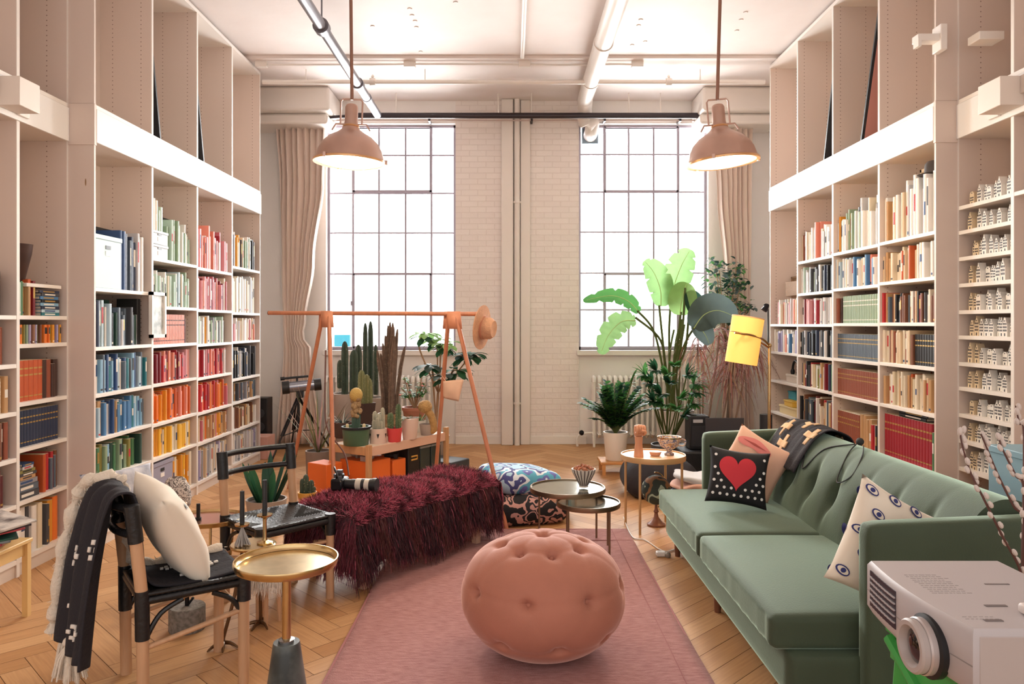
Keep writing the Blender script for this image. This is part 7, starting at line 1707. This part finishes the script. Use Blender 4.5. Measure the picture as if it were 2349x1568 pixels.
# remote on top
t = thing('remote_control', 'white remote control lying on top of the projector', 'remote control', (1.20, 1.66, zt))
g = G(); superbox(g, (1.215, 1.665, zt + .0125), (.17, .05, .024), .7, 8, T=Matrix.Rotation(R(6), 3, 'Z')); merge(g.build('remote_body', mat('remote_white', '#d6cbc7', .4), t))
for i in range(8):
    for j in range(3): G().cyl((1.15 + .018 * i, 1.648 + .014 * j + .0018 * i, zt + .0235), (1.15 + .018 * i, 1.648 + .014 * j + .0018 * i, zt + .0262), .0035, n=8).build('remote_button', mat('button_grey', '#a59a98', .5), t)
# green stool
GRN = mat('stool_green', '#3f9e4a', .4)
t = thing('green_stool', 'bright green painted stool carrying the projector', 'stool', (1.15, 1.8, 0))
G().bb(xl + .03, xr_ - .02, 1.62, 2.02, zb - .036, zb - .012).build('stool_top', GRN, t, bevel=.005)
for (x, y, dx, dy) in ((xl + .06, 1.66, -.03, -.04), (xl + .06, 1.97, -.03, .04), (xr_ - .05, 1.66, .04, -.04), (xr_ - .05, 1.97, .04, .04)): G().tube([(x, y, zb - .03), (x + dx, y + dy, 0)], [.022, .020], 8).build('leg', GRN, t)
G().tube([(xl + .03, 1.99, .62), (xl + .05, 1.60, .40)], .018, 8).build('brace', GRN, t)
G().bb(xl + .035, xl + .055, 1.64, 2.0, zb - .10, zb - .034).build('apron', GRN, t)
G().bb(xl + .035, xr_ - .03, 1.63, 1.65, zb - .10, zb - .034).build('apron', GRN, t)
# ================================================================ willow branches in a floor vase
vb = Vector((1.60, 2.36, 0))
t = thing('floor_vase', 'dark floor vase at right edge holding willow branches', 'vase', vb)
G().lathe([(.06, 0), (.09, .10), (.085, .35), (.045, .52), (.05, .58), (.043, .58), (.038, .5), (.07, .3), (.001, .02)], vb, 28, cap=False).build('vase_body', mat('vase_dark_glaze', '#3b3330', .35), t)
TWG = mat('twig_brown', '#5b3a34', .7); CAT = mat('catkin_grey', '#cfc2bb', .9, sheen=.5)
brs = [([(2341, 1310, 2.33), (2300, 1230, 2.32), (2255, 1140, 2.30), (2225, 1080, 2.30), (2205, 1010, 2.3), (2205, 985, 2.3)], 'leftmost'), ([(2349, 1200, 2.4), (2325, 1160, 2.4), (2290, 1090, 2.4), (2265, 1030, 2.4), (2250, 995, 2.4)], 'second'), ([(2349, 1130, 2.3), (2330, 1090, 2.3), (2300, 1030, 2.3), (2290, 1000, 2.3)], 'third'), ([(2349, 1010, 2.45), (2338, 970, 2.45), (2330, 930, 2.45)], 'shortest')]
for (ps, nm) in brs:
    t2 = thing('willow_branch', 'pussy willow branch with fluffy catkins, %s of those at right edge' % nm, 'branch', vb + Vector((0, 0, .3)), 'willow branches in the vase')
    pts = bez([vb + Vector((random.uniform(-.02, .02), 0, .30)), vb + Vector((.0, 0, .57))] + [P(*q) for q in ps], 8); n = len(pts)
    G().tube(pts, [.005 * (1 - .6 * i / n) for i in range(n)], 6).build('twig', TWG, t2); g = G()
    for i in range(14, n - 1, 2):
        d = (pts[i + 1] - pts[i]).normalized(); a = random.uniform(0, 6.28); s = Vector((math.cos(a), .4 * math.sin(a), .5)).normalized(); q = pts[i] + s * .010
        G().ball(q, .0075, 8, sc=(1, 1, 1.7), rot=d.to_track_quat('Z', 'Y').to_matrix()).build('catkin', CAT, t2)
# blue tin on wooden cabinet between sofa and tiny house bay
t = thing('low_cabinet', 'wooden cabinet behind the sofa under the blue box, right edge', 'cabinet', (2.35, 3.3, 0)); G().bb(2.14, 2.62, 3.0, 3.50, 0, .60).build('cabinet_body', WOODL, t, bevel=.006); G().bb(2.12, 2.64, 2.98, 3.52, .60, .625).build('cabinet_top', mat('cabinet_top_honey', '#c98d5c', .45), t, bevel=.004)
box_on('blue_box', 1, 2.18, .36, 3.05, 3.44, .626, .90, mat('box_dusty_blue', '#7fa0ac', .5), 'dusty blue lidded box on the wooden cabinet, right edge', 'box', .03, False)
